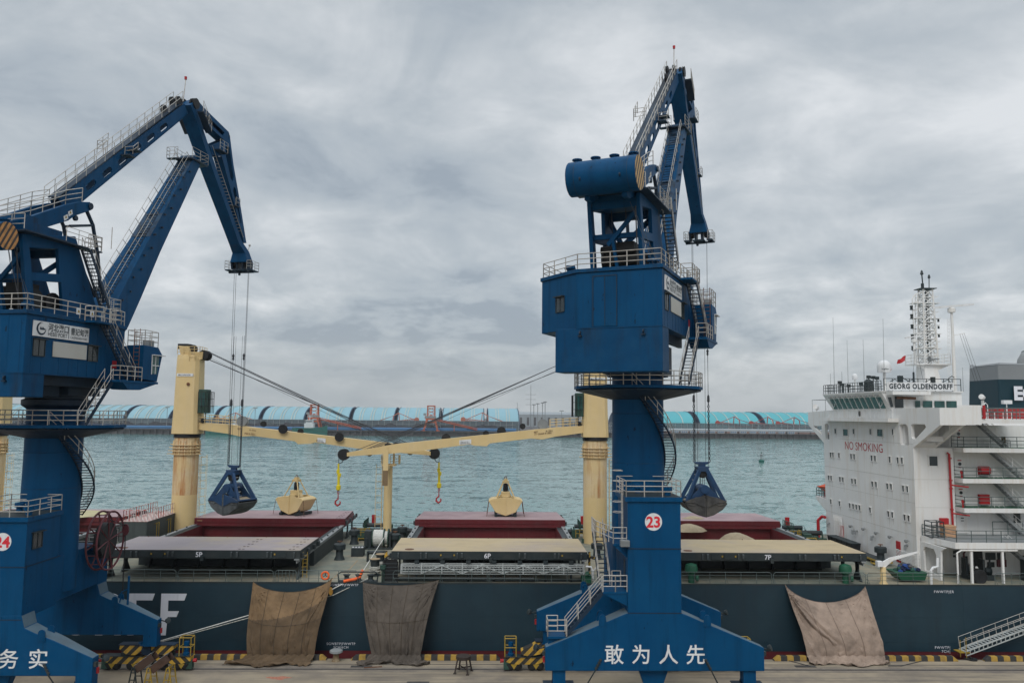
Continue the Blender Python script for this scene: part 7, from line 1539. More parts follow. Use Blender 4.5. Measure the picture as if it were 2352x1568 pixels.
for z in (28.6, 29.5, 30.4, 31.3, 32.2, 33.1, 34.0, 34.9): m.tube((48.73, my-.5, z), (49.8, my-.5, z+.2), .045, 4); m.tube((51.3, my, z), (52.2-.02*z, my, z+.3), .04, 4)
for z in (29.6, 31.3, 33.1, 34.9): m.box(48.8, 51.9, my-.6, my+.5, z, z+.07)
for z in (30.5, 32.4, 34.0, 35.8): m.bar((51.2, my, z), (52.1, my, z), .06); m.bar((51.1, my, z-.5), (52.0, my, z), .04)
for z in (28.8, 30.2, 31.2, 32.1, 33.2, 34.3, 35.3): m.bar((49.1, my-.6, z), (50.2, my-.6, z+.25), .05)
m.build('mast_yard', M['white'], ms)
m = MB()
for z in (29.4, 30.7, 31.9, 33.1, 34.1): m.rev((48.55, my-.5, z), [(.01, 0), (.17, 0), (.17, .15), (.12, .2), (.17, .3), (.17, .5), (.01, .52)], 10); m.tube((48.55, my-.5, z), (49.1, my-.4, z), .03, 4)
m.rev((49.9, my-.6, 36.7), [(.01, 0), (.17, 0), (.17, .5), (.01, .5)], 10)
for z in (31.0, 32.0, 32.8): m.rev((51.95, my, z), [(.01, 0), (.12, 0), (.1, .3), (.01, .32)], 8)
m.rev((50.2, my, 38.3), [(.05, 0), (.2, .1), (.1, .5), (.01, .6)], 8); m.rev((51.05, my, 37.9), [(.05, 0), (.17, .1), (.1, .4), (.01, .5)], 8)
m.build('navigation_lamp', M['slate'], ms)
# radar scanners
m = MB(); m.tube((52.55, my-1.8, 24.5), (52.5, my-1.8, 33.6), .22, 10, .14); m.rev((52.5, my-1.8, 33.6), [(.1, 0), (.42, .1), (.42, .55), (.1, .7)], 12); m.ladder((51.85, my-1.8, 25), (52.15, my-1.8, 33), .4, (0, 1, 0), .025, .4); m.bar((52.5, my-1.8, 31.0), (53.9, my-1.9, 31.3), .08); rp_ = m.build('radar_post', M['white'], ms)
m = MB(); m.bar((50.0, my-2.3, 34.1), (55.3, my-1.5, 34.7), .16, .24); m.build('radar_scanner', M['board'], rp_)
m = MB(); m.tube((48.5, my-.9, 27.8), (48.5, my-.9, 30.2), .14, 8); m.rev((48.5, my-.9, 30.2), [(.1, 0), (.32, .1), (.32, .45), (.1, .5)], 12); r2 = m.build('radar_post', M['white'], ms)
m = MB(); m.bar((47.3, my-1.2, 30.75), (49.8, my-.6, 31.1), .12, .16); m.build('radar_scanner', M['board'], r2)
m = MB()
for x, z in ((53.6, 31.2), (53.3, 31.2), (53.8, 31.3)): m.tube((x, my-1.9, z), (x+.9 if x < 53.7 else x+1.1, my-3, 25.6), .018, 3)
m.tube((48.0, my-2, 29.2), (47.0, my-3, 25.5), .018, 3); m.tube((48.2, my-2, 29.2), (48.3, my-3, 25.5), .018, 3); m.bar((47.7, my-2, 29.2), (48.6, my-1.0, 29.4), .06); m.build('signal_halyard', M['rope'], ms)
m = MB(); m.rev((49.9, my-1.5, 28.3), [(.32, 0), (.14, .3), (.08, .9), (.05, 1.2)], 12, (1, .1, .05)); m.build('fog_horn', M['grey'], ms)
# flag on halyard
fl = MB(); P0 = at(*cA(1020, 895), 89.2); g_ = []
for i in range(7):
    for j in range(5):
        u, v = i/6, j/4; g_.append((P0.x-.0-u*.95-.05*v, 89.2+.12*sin(u*6+v*2), P0.z-.55*u-.62*v*(1-.25*u)+.04*sin(u*8)))
fl.add(g_, [(i*5+j, (i+1)*5+j, (i+1)*5+j+1, i*5+j+1) for i in range(6) for j in range(4)])
tag(fl.build('flag', M['redp']), 'small red flag fluttering left of the white radar mast', 'flag')
# ---- funnel
fx0 = 56.3; fz0 = 20.9
FM = [M['white'], mat('funnel_red', (.30, .03, .03), .5, .06, .5, 0), mat('funnel_navy', (.003, .028, .042), .45, .06, .5, 0), mat('funnel_grey', (.20, .215, .225), .5, .06, .5, 0)]
zs_ = [(fz0-4, 0), (21.2, 0), (22.75, 1), (25.98, 2), (27.55, 3)]
def fring(z):
    k = max(0, (z-26.6)); s = 0 if z < 26 else .0
    return [(fx0+.0, 87.5-.03*(z-21), z), (68, 87.2, z), (68, 93.6, z), (fx0+.0, 93.4-.09*(z-21), z)]
m = MB()
for (za, _), (zb2, mi) in zip(zs_, zs_[1:]): m.mi = mi; m.loft([fring(za), fring(zb2)], False)
m.mi = 3; m.loft([fring(27.55), [(fx0+.35, 87.6, 27.85), (60.5, 87.5, 27.3), (60.5, 93.3, 27.3), (fx0+.35, 92.9, 27.75)]], True)
fn = part(m, 'funnel', FM)
bmd = fn.modifiers.new('bevel', 'BEVEL'); bmd.width = .25; bmd.segments = 3; bmd.angle_limit = radians(50)
text('funnel_lettering', 'ECO', 2.0, M['letter'], fn, (57.75, 87.14, 23.75), (1,0,0), (0,0,1), bold=.05, ext=.05)
m = MB(); pts = []
for i in range(9): a = pi/2*i/8*1.9; pts.append((61.4-2.1*cos(a)+1.2, 89.5, 27.4+2.1*sin(a)))
m.pipe([(60.5, 89.5, 26.5)]+pts, .62, 16); ex = m.build('exhaust_elbow', M['grey'], fn, smooth=True)
m = MB()
for i in (2, 4, 6): p = V(pts[i]); q = V(pts[i+1]); d_ = (q-p).normalized(); m.rev(p, [(.63, -.04), (.66, -.04), (.66, .04), (.63, .04)], 20, d_)
m.build('exhaust_band', M['slate'], ex)
m = MB(); m.rail([(59.4, 87.3, 27.4), (63, 87.3, 27.3)], .8, .9, 2, .03); m.build('funnel_railing', M['slate'], fn)
m = MB(); m.rail([(53, 84.6, 21.2), (58.5, 84.6, 21.2)], 1.1, 1, 3, .03); m.box(52.5, 62, 84.3, 87.4, 20.91, 21.18); part(m, 'funnel_deck', M['white2'])
m = MB(); m.tube((55.4, 84.8, 21.2), (55.4, 84.8, 23.3), .05, 5); m.box(55.0, 55.9, 84.6, 85.1, 23.2, 23.6); m.pipe([(53.3, 84.8, 21.2), (53.3, 84.8, 23.1), (53.0, 84.7, 23.3), (52.8, 84.6, 23.1)], .05, 5); part(m, 'deck_lamp_post', M['board'])
# far side rescue boat deck
p = atX(*cB(100, 850), 44.0)
m = MB(); m.plate([(43.2, 102.5, 11.0), (43.2, 106.6, 11.2), (43.2, 106.6, 10.8), (43.2, 102.5, 9.2)], (8, 0, 0)); part(m, 'far_boat_deck', M['white'])
m = MB(); m.rail([(43.3, 102.6, 11.2), (43.3, 106.5, 11.2), (50, 106.5, 11.2)], 1.1, .8, 3, .04); part(m, 'far_deck_railing', M['railg'])
# ================================================================== THINGS ON AND AROUND THE SHIP
# buff deck grabs standing on the starboard covers
def deck_grab(x, y, rz, label, chains=True):
    z = 8.86; t = thing('ship_grab', (x, y, z), label, 'grab', 'buff grabs standing on the far hatch covers'); R = Matrix.Rotation(rz, 3, 'Z'); fr = lambda p: R @ V(p)+V((x, y, z)); B = lambda: MB(fr)
    m = B()
    pr = [(0, .1), (1.25, .55), (2.1, 1.9), (1.75, 2.15), (.55, 2.35), (0, 2.3)]
    for s in (-1, 1):
        for v in (-1.35, 1.35): m.plate([(s*u, v-.04, z_) for u, z_ in pr], (0, .08, 0))
        m.loft([[(s*u, -1.33, z_), (s*u, 1.33, z_), (s*u, 1.33, z_+.07), (s*u, -1.33, z_+.07)] for u, z_ in ((.02, .08), (1.25, .52), (2.12, 1.88), (1.75, 2.1), (1.1, 2.12))])
    b = m.build('bucket_shell', M['buff'], t, bevel=.02)
    m = B(); m.box(-.03, .03, -1.45, -1.39, .2, 2.3)
    for k in range(8): m.box(-.06+.08*(k % 2), .0+.08*(k % 2), -1.46, -1.40, .4+k*.22, .5+k*.22)
    for s in (-1, 1): m.bar((s*1.85, -1.38, 2.0), (s*.9, -1.38, 1.75), .05); m.bar((s*.3, -1.38, 1.75), (s*1.3, -1.38, 1.75), .04)
    m.build('bucket_seam', M['buff'], b)
    m = B(); m.box(-.55, .55, -.55, .55, 2.3, 3.0); m.box(-.4, .4, -.8, .8, 2.15, 2.5); m.plate([(-.95, -.3, 2.2), (-.5, -.3, 2.8), (.5, -.3, 2.8), (.95, -.3, 2.2)], (0, .6, 0)); m.build('cross_head', M['buff'], t, bevel=.04)
    m = B()
    for s in (-1, 1):
        for v in (-.9, .9): m.tube((s*1.15, v*1.1, 2.15), (s*.32, v*.35, 4.1), .08, 6)
    m.box(-.4, .4, -.4, .4, 4.05, 4.35); m.box(-.22, .22, -.25, .25, 4.3, 4.6); m.build('top_frame', M['buff'], t)
    m = B(); m.rev((0, 0, 3.0), [(.3, 0), (.34, .3), (.3, .9), (.05, 1.05)], 12); m.pipe([(.35, -.3, 3.0), (.5, -.35, 3.5), (.3, -.3, 3.9)], .04, 5); m.build('hydraulic_motor', M['black'], t, smooth=True)
    m = B(); m.pipe([(-.12, 0, 4.5), (-.15, 0, 4.75), (.0, 0, 4.9), (.15, 0, 4.75), (.12, 0, 4.5)], .05, 5); m.build('lifting_shackle', M['rust'], t)
    m = B()
    for s in (-1, 1): m.box(s*1.2-.18, s*1.2+.18, -1.5, 1.5, 0, .32); m.plate([(s*1.2-.2, -1.2, .3), (s*1.2+.2, -1.2, .3), (s*1.3+.1, -1.2, .7), (s*1.3-.1, -1.2, .7)], (0, .25, 0))
    m.box(-1.3, 1.3, -1.15, -1.0, .02, .14); m.build('grab_stand', M['slate'], t)
    m = B()
    for s in (-1, 1):
        for v in (-1.3, 1.3): m.tube((s*2.1, v, 1.85), (s*2.35, v*1.1, .05), .035, 4); 
    m.build('lashing_chain', M['rust'], t)
    return t
deck_grab(at(680, 1150, 102.6).x, 102.6, radians(-24), 'buff clamshell grab standing on the left far hatch cover beside the hanging blue grab')
deck_grab(at(1161, 1150, 102.6).x, 102.6, 0, 'buff clamshell grab standing square on the middle far hatch cover')
# grain spilled on the third hatch
def heap_(x, y, z, r, h, label, rz=1.0):
    m = MB(); rnd = random.Random(int(x*10)); n = 22; rings = []
    for k in range(7):
        f = k/6; rings.append([(x+r*(1-f)*rz*(1+.12*sin(3*a+k)+.06*rnd.random())*cos(a), y+r*(1-f)*.6*(1+.1*cos(2*a+k))*sin(a), z+h*sin(f*pi/2)**.9) for a in [2*pi*i/n for i in range(n)]])
    m.loft(rings); tag(m.build('grain_heap', M['sand'], smooth=True), label, 'grain heap')
heap_(at(1690, 1235, 90).x, 90, 6.4, 3.4, 2.3, 'tall heap of grain rising above the rim of the right hatch')
heap_(at(1580, 1225, 98.9).x, 98.6, 7.6, 2.2, .9, 'low spill of grain on the far rim of the right hatch')
heap_(at(1590, 1200, 101).x, 100.5, 8.85, 1.3, .35, 'small patch of grain spilled on the far right hatch cover')
o = MB().loft([[(HX[4][0]+1.4, y, z) for y, z in ((84.2, 4), (98.8, 4), (98.8, 6.4), (91, 6.9), (84.2, 6.2))], [(HX[4][1]-1.4, y, z) for y, z in ((84.2, 3.5), (98.8, 3.5), (98.8, 5.6), (91, 5.9), (84.2, 5.2))]]).build('loaded_grain', M['sand'], ship)
# tarpaulins
def tarp_mat(name, c, al=None):
    m = mat(name, c, .95, .18, 1.2, .03, dirt=tuple(q*.45 for q in c), dirt_amt=.75, dirt_scale=.55, streak=tuple(min(1, q*1.7) for q in c), streak_amt=.45, streak_scale=(.25, .25, .35)); m.use_backface_culling = False
    return m
def tarp(TL, TR, sag, BL, BR, GL, GR, gy, c, label, seed, folds=5, name='tarpaulin', wave=.14, seams=4, dpt=.75, c2=None, diag=0):
    """top corners, bottom corners at the quay edge and ground spread given as photo points; cloth hangs at its own distance"""
    rnd = random.Random(seed); U, Vn = 110, 80; ph = [rnd.uniform(0, 6.3) for _ in range(8)]
    tl, tr = at(*TL, 74.75), at(*TR, 74.75); bl, br = at(*BL, 72.35), at(*BR, 72.35); gl_, gr_ = atZ(*GL, .06), atZ(*GR, .06)
    sg = (tl.z+tr.z)/2-at((TL[0]+TR[0])/2, sag, 74.9).z
    vs = []
    for j in range(Vn+1):
        v = j/Vn
        for i in range(U+1):
            u = i/U; cu = 4*u*(1-u)
            if v <= .8:
                k = v/.8; top = tl.lerp(tr, u); top.z -= sg*cu**.75; bot = bl.lerp(br, u); bot.z = .52
                p = top.lerp(bot, k); p.x += .10*sin(5*k+ph[0])*(.3+k)
                # radiating creases from the two tied corners and deep vertical folds
                th = math.atan2(k*6, u*8+.01); th2 = math.atan2(k*6, (1-u)*8+.01)
                d1 = math.exp(-((u)**2*7+k*k*2.0)); d2 = math.exp(-((1-u)**2*7+k*k*2.0))
                w = .16*(1-2*abs(sin(th*13+ph[1]))**.6)*d1+.16*(1-2*abs(sin(th2*12+ph[2]))**.6)*d2+wave*sin(u*folds*6.28+ph[3]+1.6*k+.8*sin(4*k))*(.25+.75*k)*.7+.10*(1-2*abs(sin(u*folds*5+ph[4]-2.6*k))**.5)*(.25+.75*k)+.03*sin(u*47+k*13)+.03*sin(k*31+u*9+ph[5])*k
                belly = -dpt*sin(pi*k)**.8*(.35+.65*sin(pi*u)) 
                if diag: dd_ = u-(.04+.52*k**1.4); w += diag*(math.exp(-(dd_/.05)**2)-.8*math.exp(-((dd_-.11)/.05)**2))*sin(pi*min(1, k*1.15+.05))
                p.y = p.y+belly-abs(w)*.9-w*.4; p.y = min(p.y, 74.88-.02)
                if k > .97: p.z = .50
            else:
                k = (v-.8)/.2; a_ = bl.lerp(br, u); g_ = gl_.lerp(gr_, u); a_.z = .5; a_.y = 72.3
                p = V((a_.x+(g_.x-a_.x)*min(1, k*1.2), a_.y+(g_.y-a_.y)*k, 0)); 
                p.y += .34*sin(u*9+ph[5])*k+.16*sin(u*27+ph[6])*k; p.x += .25*sin(k*9+u*14)*k; p.z = max(.03, .52*(1-k*3.2))+.17*abs(sin(u*29+k*7+ph[7]))*(1-.4*k)+.22*max(0, sin(u*13+k*16+ph[2]))*k+.06*sin(u*60+k*20)*k
            vs.append(p)
    fs = [(j*(U+1)+i, j*(U+1)+i+1, (j+1)*(U+1)+i+1, (j+1)*(U+1)+i) for j in range(Vn) for i in range(U)]
    mb_ = MB().add(vs, fs)
    if c2: mb_.m = [1 if j/(Vn*.8) < .50-.28*(i/U) else 0 for j in range(Vn) for i in range(U)]
    t = mb_.build(name, [c, c2] if c2 else c, None, smooth=True); sm_ = t.modifiers.new('thick', 'SOLIDIFY'); sm_.thickness = .02
    tag(t, label, 'tarpaulin', 'tarpaulins hung between ship and quay')
    m = MB()
    for s in range(seams):
        i = int(U*(s+1)/(seams+1)); m.pipe([vs[j*(U+1)+i]+V((0, -.045, 0)) for j in range(0, int(Vn*.8))], .026, 3)
    m.pipe([vs[i]+V((0, -.01, 0)) for i in range(U+1)], .035, 4); j = int(Vn*.42)
    if not diag: m.pipe([vs[j*(U+1)+i]+V((0, -.045, 0)) for i in range(U+1)], .02, 3)
    so2 = m.build('seam', c_seam if not diag else M['seam2'], t); return t
M['rat'] = mat('rat_guard_orange', (.52, .27, .05), .6, .2, 3, 0)
M['seam2'] = mat('beige_seam', (.17, .125, .10), .9, .2, 2, 0)
c_seam = mat('tarp_seam', (.06, .045, .03), .9, .2, 2, 0)
tarp((581, 1334), (763, 1326), 1358, (568, 1500), (722, 1502), (505, 1528), (706, 1530), 0, tarp_mat('brown_tarpaulin', (.105, .070, .040)), 'brown patched tarpaulin hanging from the deck edge, left of the mushroom bollard', 3, 4, c2=tarp_mat('brown_tarpaulin_single_layer', (.165, .105, .055)))
tarp((833, 1336), (1008, 1331), 1343, (850, 1503), (962, 1503), (815, 1524), (985, 1526), 0, tarp_mat('dark_grey_tarpaulin', (.082, .068, .056)), 'dark grey tarpaulin hanging right of the mushroom bollard', 11, 5)
tarp((1803, 1341), (1987, 1345), 1382, (1852, 1502), (2030, 1503), (1868, 1527), (2050, 1528), 0, tarp_mat('pale_beige_tarpaulin', (.29, .22, .175)), 'pale beige tarpaulin hanging below the right hatch near the gangway', 5, 2, wave=.16, diag=.42, seams=3)
# spread ropes of the beige tarpaulin
def rope(pts, r, mt, label, cat='rope', name='mooring_rope', group=None, n=6, sag=0):
    P = [V(p) for p in pts]
    if sag:
        a, b = P; P = [a.lerp(b, i/14)-V((0, 0, sag*4*(i/14)*(1-i/14))) for i in range(15)]
    return tag(MB().pipe(P, r, n).build(name, mt, None, smooth=True), label, cat, group)
fa = V((-12.6, 75.35, DZ+.42)); ho = at(762, 1358, 74.6); bo_ = V((atZ(370, 1470, .5).x, 72.4, .6))
p1 = at(575, 1412, 74.0); p0 = at(400, 1462, 73.2); p2 = at(575, 1416.5, 74.0)
rope([fa, at(762, 1353, 74.7), at(575, 1411, 73.9), at(330, 1482, 73.0)], .045, M['ropew'], 'white mooring rope running from the deck down behind the brown tarpaulin to the left', sag=0)
rope([V((-11.3, 75.4, DZ+.4)), at(765, 1366, 74.7), at(575, 1417, 73.9), at(330, 1484, 73.0)], .04, M['ropeb'], 'speckled mooring rope just under the white one, passing behind the brown tarpaulin', sag=0)
rope([(-12.25, 93.2, DZ+1.4), at(829, 1318, 76.0), at(820, 1328, 75.45)], .045, M['ropew'], 'white rope led tight from the winch drum across the deck to the fairlead')
o = tag(MB().pipe([at(833, 1309, 75.9), at(826, 1325, 75.4), at(815, 1329, 75.2), at(789, 1334, 74.9)], .13, 7).build('chafe_cloth', M['hiorange'], None, smooth=True), 'bright orange chafe cloth wrapped round the white rope at the fairlead', 'cloth')
p = at(759, 1357, 74.5); o = tag(MB().rev(p, [(.02, 0), (.36, .02), (.36, .05), (.02, .07)], 18, (1, -.35, .15)).build('rat_guard', M['rat'], None), 'yellow disc rat guard on the mooring ropes beside the brown tarpaulin', 'rat guard')
g_ = [(GLx, GLy) for GLx, GLy in ((1776, 1512), (1812, 1516), (1862, 1529))]
rope([atZ(x, y, .05) for x, y in g_], .03, M['rope'], 'dark rope lying on the quay left of the beige tarpaulin', name='ground_rope')
rope([atZ(x, y, .05) for x, y in ((2142, 1508), (2120, 1516), (2070, 1528), (2040, 1528))], .03, M['rope'], 'dark rope lying on the quay right of the beige tarpaulin', name='ground_rope')
# lifebuoy on the rail
p = at(747, 1321, 75.0); lb = thing('lifebuoy', p, 'orange lifebuoy hung on the deck rail above the brown tarpaulin', 'lifebuoy')
MB().pipe([(p.x+.33*cos(a), p.y, p.z+.33*sin(a)) for a in [2*pi*i/20 for i in range(21)]], .085, 7).build('buoy_ring', M['hiorange'], lb, smooth=True)
m = MB()
for k in range(3): a = pi/2+k*2*pi/3; m.tube((p.x, p.y+.05, p.z), (p.x+.33*cos(a), p.y+.05, p.z+.33*sin(a)), .03, 4)
m.pipe([(p.x+.40*cos(a), p.y-.02, p.z+.40*sin(a)-.03*abs(sin(2*a))) for a in [2*pi*i/24 for i in range(25)]], .012, 3); m.build('grab_line', M['black'], lb)
# gangway at the right border
a, b = at(2217, 1502, 73.4), at(2370, 1432, 74.0); a.z = .55; a.y = b.y = 73.9; far_ = a+(b-a)*2.1; gw = thing('gangway', (a.x, 73.4, 0), 'aluminium gangway with handrails climbing to the right from the quay along the hull', 'gangway')
m = MB(); d = (far_-a)
for yy in (73.45, 74.35):
    m.bar(V((a.x, yy, a.z)), V((far_.x, yy, far_.z)), .07, .10); m.bar(V((a.x+.15, yy, a.z-.34)), V((far_.x, yy, far_.z-.34)), .07, .08)
    n = 34
    for i in range(n+1): q = a+d*(i/n); m.bar(V((q.x+.08, yy, q.z-.32)), V((q.x+.08, yy, q.z)), .10, .05)
m.build('side_girder', M['alu'], gw)
m = MB()
for i in range(46): q = a+d*((i+.5)/46); m.box(q.x-.10, q.x+.12, 73.5, 74.3, q.z-.10, q.z-.06)
m.build('tread', M['alu'], gw)
m = MB()
for yy in (73.45, 74.35):
    A_, B2 = V((a.x+.1, yy, a.z)), V((far_.x, yy, far_.z)); up = V((-.12, 0, 1)).normalized()
    for hh in (.55, 1.1): m.tube(A_+up*hh, B2+up*hh, .024, 4)
    for i in range(13): q = A_.lerp(B2, i/12); m.tube(q, q+up*1.12, .028, 4)
m.build('gangway_handrail', M['rail'], gw)
m = MB(); m.box(a.x-.5, a.x+.5, 73.4, 74.4, a.z-.10, a.z-.04); m.tube((a.x-.4, 73.45, 0.1), (a.x-.4, 73.45, 1.6), .03, 5); m.tube((a.x+.0, 73.2, .1), (a.x+.0, 73.2, 1.9), .03, 5); m.build('foot_platform', M['yellow'], gw)
m = MB(); m.rev((a.x+.3, 73.0, .12), [(.05, -.15), (.12, -.15), (.12, .15), (.05, .15)], 10, (0, 1, 0)); m.plate([(a.x+.3+.55*cos(q)*(1+.2*sin(3*q)), 72.95+.5*sin(q), .02) for q in [pi*i/8 for i in range(16)]], (0, 0, .07)); m.build('foot_roller_net', M['black'], gw)
# round stool-like steel stand on the quay
p = atZ(1064, 1543, 0); x, y, z = p; ss = thing('steel_stand', p, 'rusty four legged round topped steel stand alone on the quay', 'stand')
MB().rev((x, y, 1.12), [(.34, 0), (.62, 0), (.62, .24), (.34, .24)], 24).build('ring_top', M['stool'], ss)
for k in range(4):
    a_ = k*pi/2+.5; m = MB(); m.bar((x+.55*cos(a_), y+.55*sin(a_), 1.12), (x+.80*cos(a_), y+.80*sin(a_), .02), .13); m.cbox((x+.80*cos(a_), y+.80*sin(a_), .02), .26, .26, .04); m.build('leg', M['stool'], ss)
m = MB(); m.bar((x+.72*cos(.5), y+.72*sin(.5), .4), (x-.72*cos(.5), y-.72*sin(.5), .4), .07); m.bar((x+.72*cos(.5+pi/2), y+.72*sin(.5+pi/2), .4), (x-.72*cos(.5+pi/2), y-.72*sin(.5+pi/2), .4), .07); m.build('cross_brace', M['stool'], ss)
# dropped bar
p = atZ(857, 1531, .05); tag(MB().bar((p.x-.75, p.y-.12, .05), (p.x+.75, p.y+.15, .05), .07).build('steel_bar', M['rust'], None), 'thin dark steel bar lying on the quay below the dark grey tarpaulin', 'bar')
M['chute'] = mat('brown_chute_steel', (.07, .038, .026), .85, .4, 2, .02, dirt=(.025, .022, .02), dirt_amt=.6, dirt_scale=1)
# trestle with chutes near the left crane
p = atZ(350, 1574, 0); x, y, z = p; ct = thing('chute_trestle', p, 'rusty twin grain chutes on yellow and dark trestles at the bottom left', 'chute')
for s, (dx, dy) in enumerate(((-.75, .1), (.55, -.1))):
    A_ = V((x+dx-.55, y+dy, 1.35)); B2 = V((x+dx+.75, y+dy, 2.35)); d = (B2-A_).normalized(); nrm = V((-d.z, 0, d.x)); m = MB()
    for yy in (-.42, .42): m.plate([A_+V((0, yy, 0))-nrm*.35, B2+V((0, yy, 0))-nrm*.35, B2+V((0, yy, 0))+nrm*.25, A_+V((0, yy, 0))+nrm*.25], (0, .05, 0))
    m.add([A_+V((0, -.42, 0))-nrm*.35, B2+V((0, -.42, 0))-nrm*.35, B2+V((0, .42, 0))-nrm*.35, A_+V((0, .42, 0))-nrm*.35], [(0,1,2,3)]); ch = m.build('chute_trough', M['chute'], ct)
    m = MB()
    for k in range(4): c = A_.lerp(B2, (k+.5)/4)+nrm*.22; m.add([c+V((-.18, -.4, -.05)), c+V((.14, -.4, .12)), c+V((.14, .4, .12)), c+V((-.18, .4, -.05)), c+V((-.02, 0, -.25))], [(0,1,2,3), (0,1,4), (2,3,4)])
    m.build('cleat', M['grey'], ch)
for s, (tx, mt) in enumerate(((-.15, 'yellow'), (1.35, 'yellow'), (-1.35, 'slate'))):
    m = MB()
    for yy in (-.5, .5):
        m.bar((x+tx-.35, y+yy, 0), (x+tx-.1, y+yy, 1.5), .08); m.bar((x+tx+.35, y+yy, 0), (x+tx+.1, y+yy, 1.5), .08); m.bar((x+tx-.28, y+yy, .6), (x+tx+.28, y+yy, .6), .06); m.bar((x+tx-.2, y+yy, 1.15), (x+tx+.2, y+yy, 1.15), .06)
    m.bar((x+tx, y-.5, 1.5), (x+tx, y+.5, 1.5), .1); m.build('trestle', M[mt], ct)
# cargo on deck by the superstructure
p = V((40.1, 77.0, DZ)); tr = thing('spill_tray', p, 'green steel tray heaped with dark blue and green bundles on the deck at the right', 'tray')
m = MB(); m.loft([[(38.9, 76.3, DZ+.25), (41.2, 76.3, DZ+.25), (41.2, 77.9, DZ+.25), (38.9, 77.9, DZ+.25)], [(38.3, 76.1, DZ+1.0), (41.35, 76.1, DZ+1.0), (41.35, 78.1, DZ+1.0), (38.3, 78.1, DZ+1.0)]], True); m.build('tray_body', M['green'], tr)
rnd = random.Random(4); bm_ = [mat('bundle_navy', (.012, .02, .06), .9, .3, 3, .02), mat('bundle_blue', (.02, .06, .22), .9, .3, 3, .02), mat('bundle_green', (.03, .09, .07), .9, .3, 3, .02), mat('bundle_grey', (.10, .10, .10), .9, .3, 3, .02)]
for k in range(26):
    qx = rnd.uniform(-1, 1); c = V((39.9+qx*1.15, rnd.uniform(76.4, 77.8), DZ+.95+rnd.uniform(0, .75)*(1-abs(qx)**2))); r = rnd.uniform(.16, .36); m = MB(); n = 8
    m.loft([[c+V((r*sin(pi*(j+.5)/6)*cos(a)*rnd.uniform(.7, 1.2), r*sin(pi*(j+.5)/6)*sin(a)*rnd.uniform(.7, 1.2), -r*.8*cos(pi*(j+.5)/6))) for a in [2*pi*i/n for i in range(n)]] for j in range(6)]); m.build('bundle', bm_[k % 4], tr)
# small swinging davit
dv = thing('stores_davit', (36.9, 75.7, DZ), 'white tapered stores davit with its arm raised towards the superstructure', 'davit')
m = MB(); m.rev((36.9, 75.7, DZ), [(.42, 0), (.34, .15), (.26, .25), (.26, 1.5), (.2, 1.6)], 14); m.build('davit_post', M['buff'], dv, smooth=True)
tip = at(2109, 1267, 77.5); m = MB(); A_ = V((36.9, 75.7, 7.6))
m.loft([[A_+V((-.12, -.12, 0)), A_+V((.14, -.12, 0)), A_+V((.14, .12, 0)), A_+V((-.12, .12, 0))], [A_+V((-.02, -.1, .5)), A_+V((.45, .0, .2)), A_+V((.45, .22, .2)), A_+V((-.02, .12, .5))], [A_+V((.75, .1, .85)), A_+V((1.05, .15, .6)), A_+V((1.05, .32, .6)), A_+V((.75, .3, .85))], [tip+V((0, -.05, .07)), tip+V((.05, -.05, -.05)), tip+V((.05, .05, -.05)), tip+V((0, .05, .07))]]); m.build('davit_arm', M['white'], dv)
m = MB(); m.cbox(A_+V((-.4, -.1, .35)), .5, .5, .5); m.build('davit_winch', M['board'], dv)
# rubbish bins by the house
for k in range(5):
    x = XF-1.2-.0*k; y = 97.6-k*1.35; b_ = thing('waste_bin', (x, y, DZ), ['black waste bin farthest away in the row by the white wall', 'black waste bin, second from the far end of the row by the white wall', 'black waste bin in the middle of the row by the white wall', 'black waste bin, second nearest in the row by the white wall', 'black waste bin nearest the ventilator in the row by the white wall'][k], 'waste bin', 'black bins along the superstructure front')
    MB().loft([[(x-.45, y-.5, DZ+.05), (x+.45, y-.5, DZ+.05), (x+.45, y+.5, DZ+.05), (x-.45, y+.5, DZ+.05)], [(x-.55, y-.6, DZ+1.15), (x+.55, y-.6, DZ+1.15), (x+.55, y+.6, DZ+1.15), (x-.55, y+.6, DZ+1.15)]]).build('bin_body', M['black'], b_, bevel=.03)
    MB().box(x-.58, x+.58, y-.63, y+.63, DZ+1.16, DZ+1.26).build('lid', M['slate'], b_, bevel=.02)
# yellow edged walkway
wk = thing('deck_walkway', (41.2, 90, DZ), 'low grating walkway with yellow edges along the front of the white superstructure', 'walkway')
MB().box(40.9, 42.2, 84.5, 96, DZ+.42, DZ+.5).build('grating', M['slate'], wk)
m = MB(); m.box(40.84, 40.9, 84.5, 96, DZ+.34, DZ+.52); m.box(40.84, 42.2, 84.4, 84.5, DZ+.34, DZ+.52)
for y in (84.5, 86.5, 89, 92, 95): m.box(40.86, 40.94, y, y+.08, DZ, DZ+.4)
m.box(40.4, 40.9, 84.6, 85.6, DZ+.15, DZ+.22); m.build('walkway_edge', M['yellow'], wk)
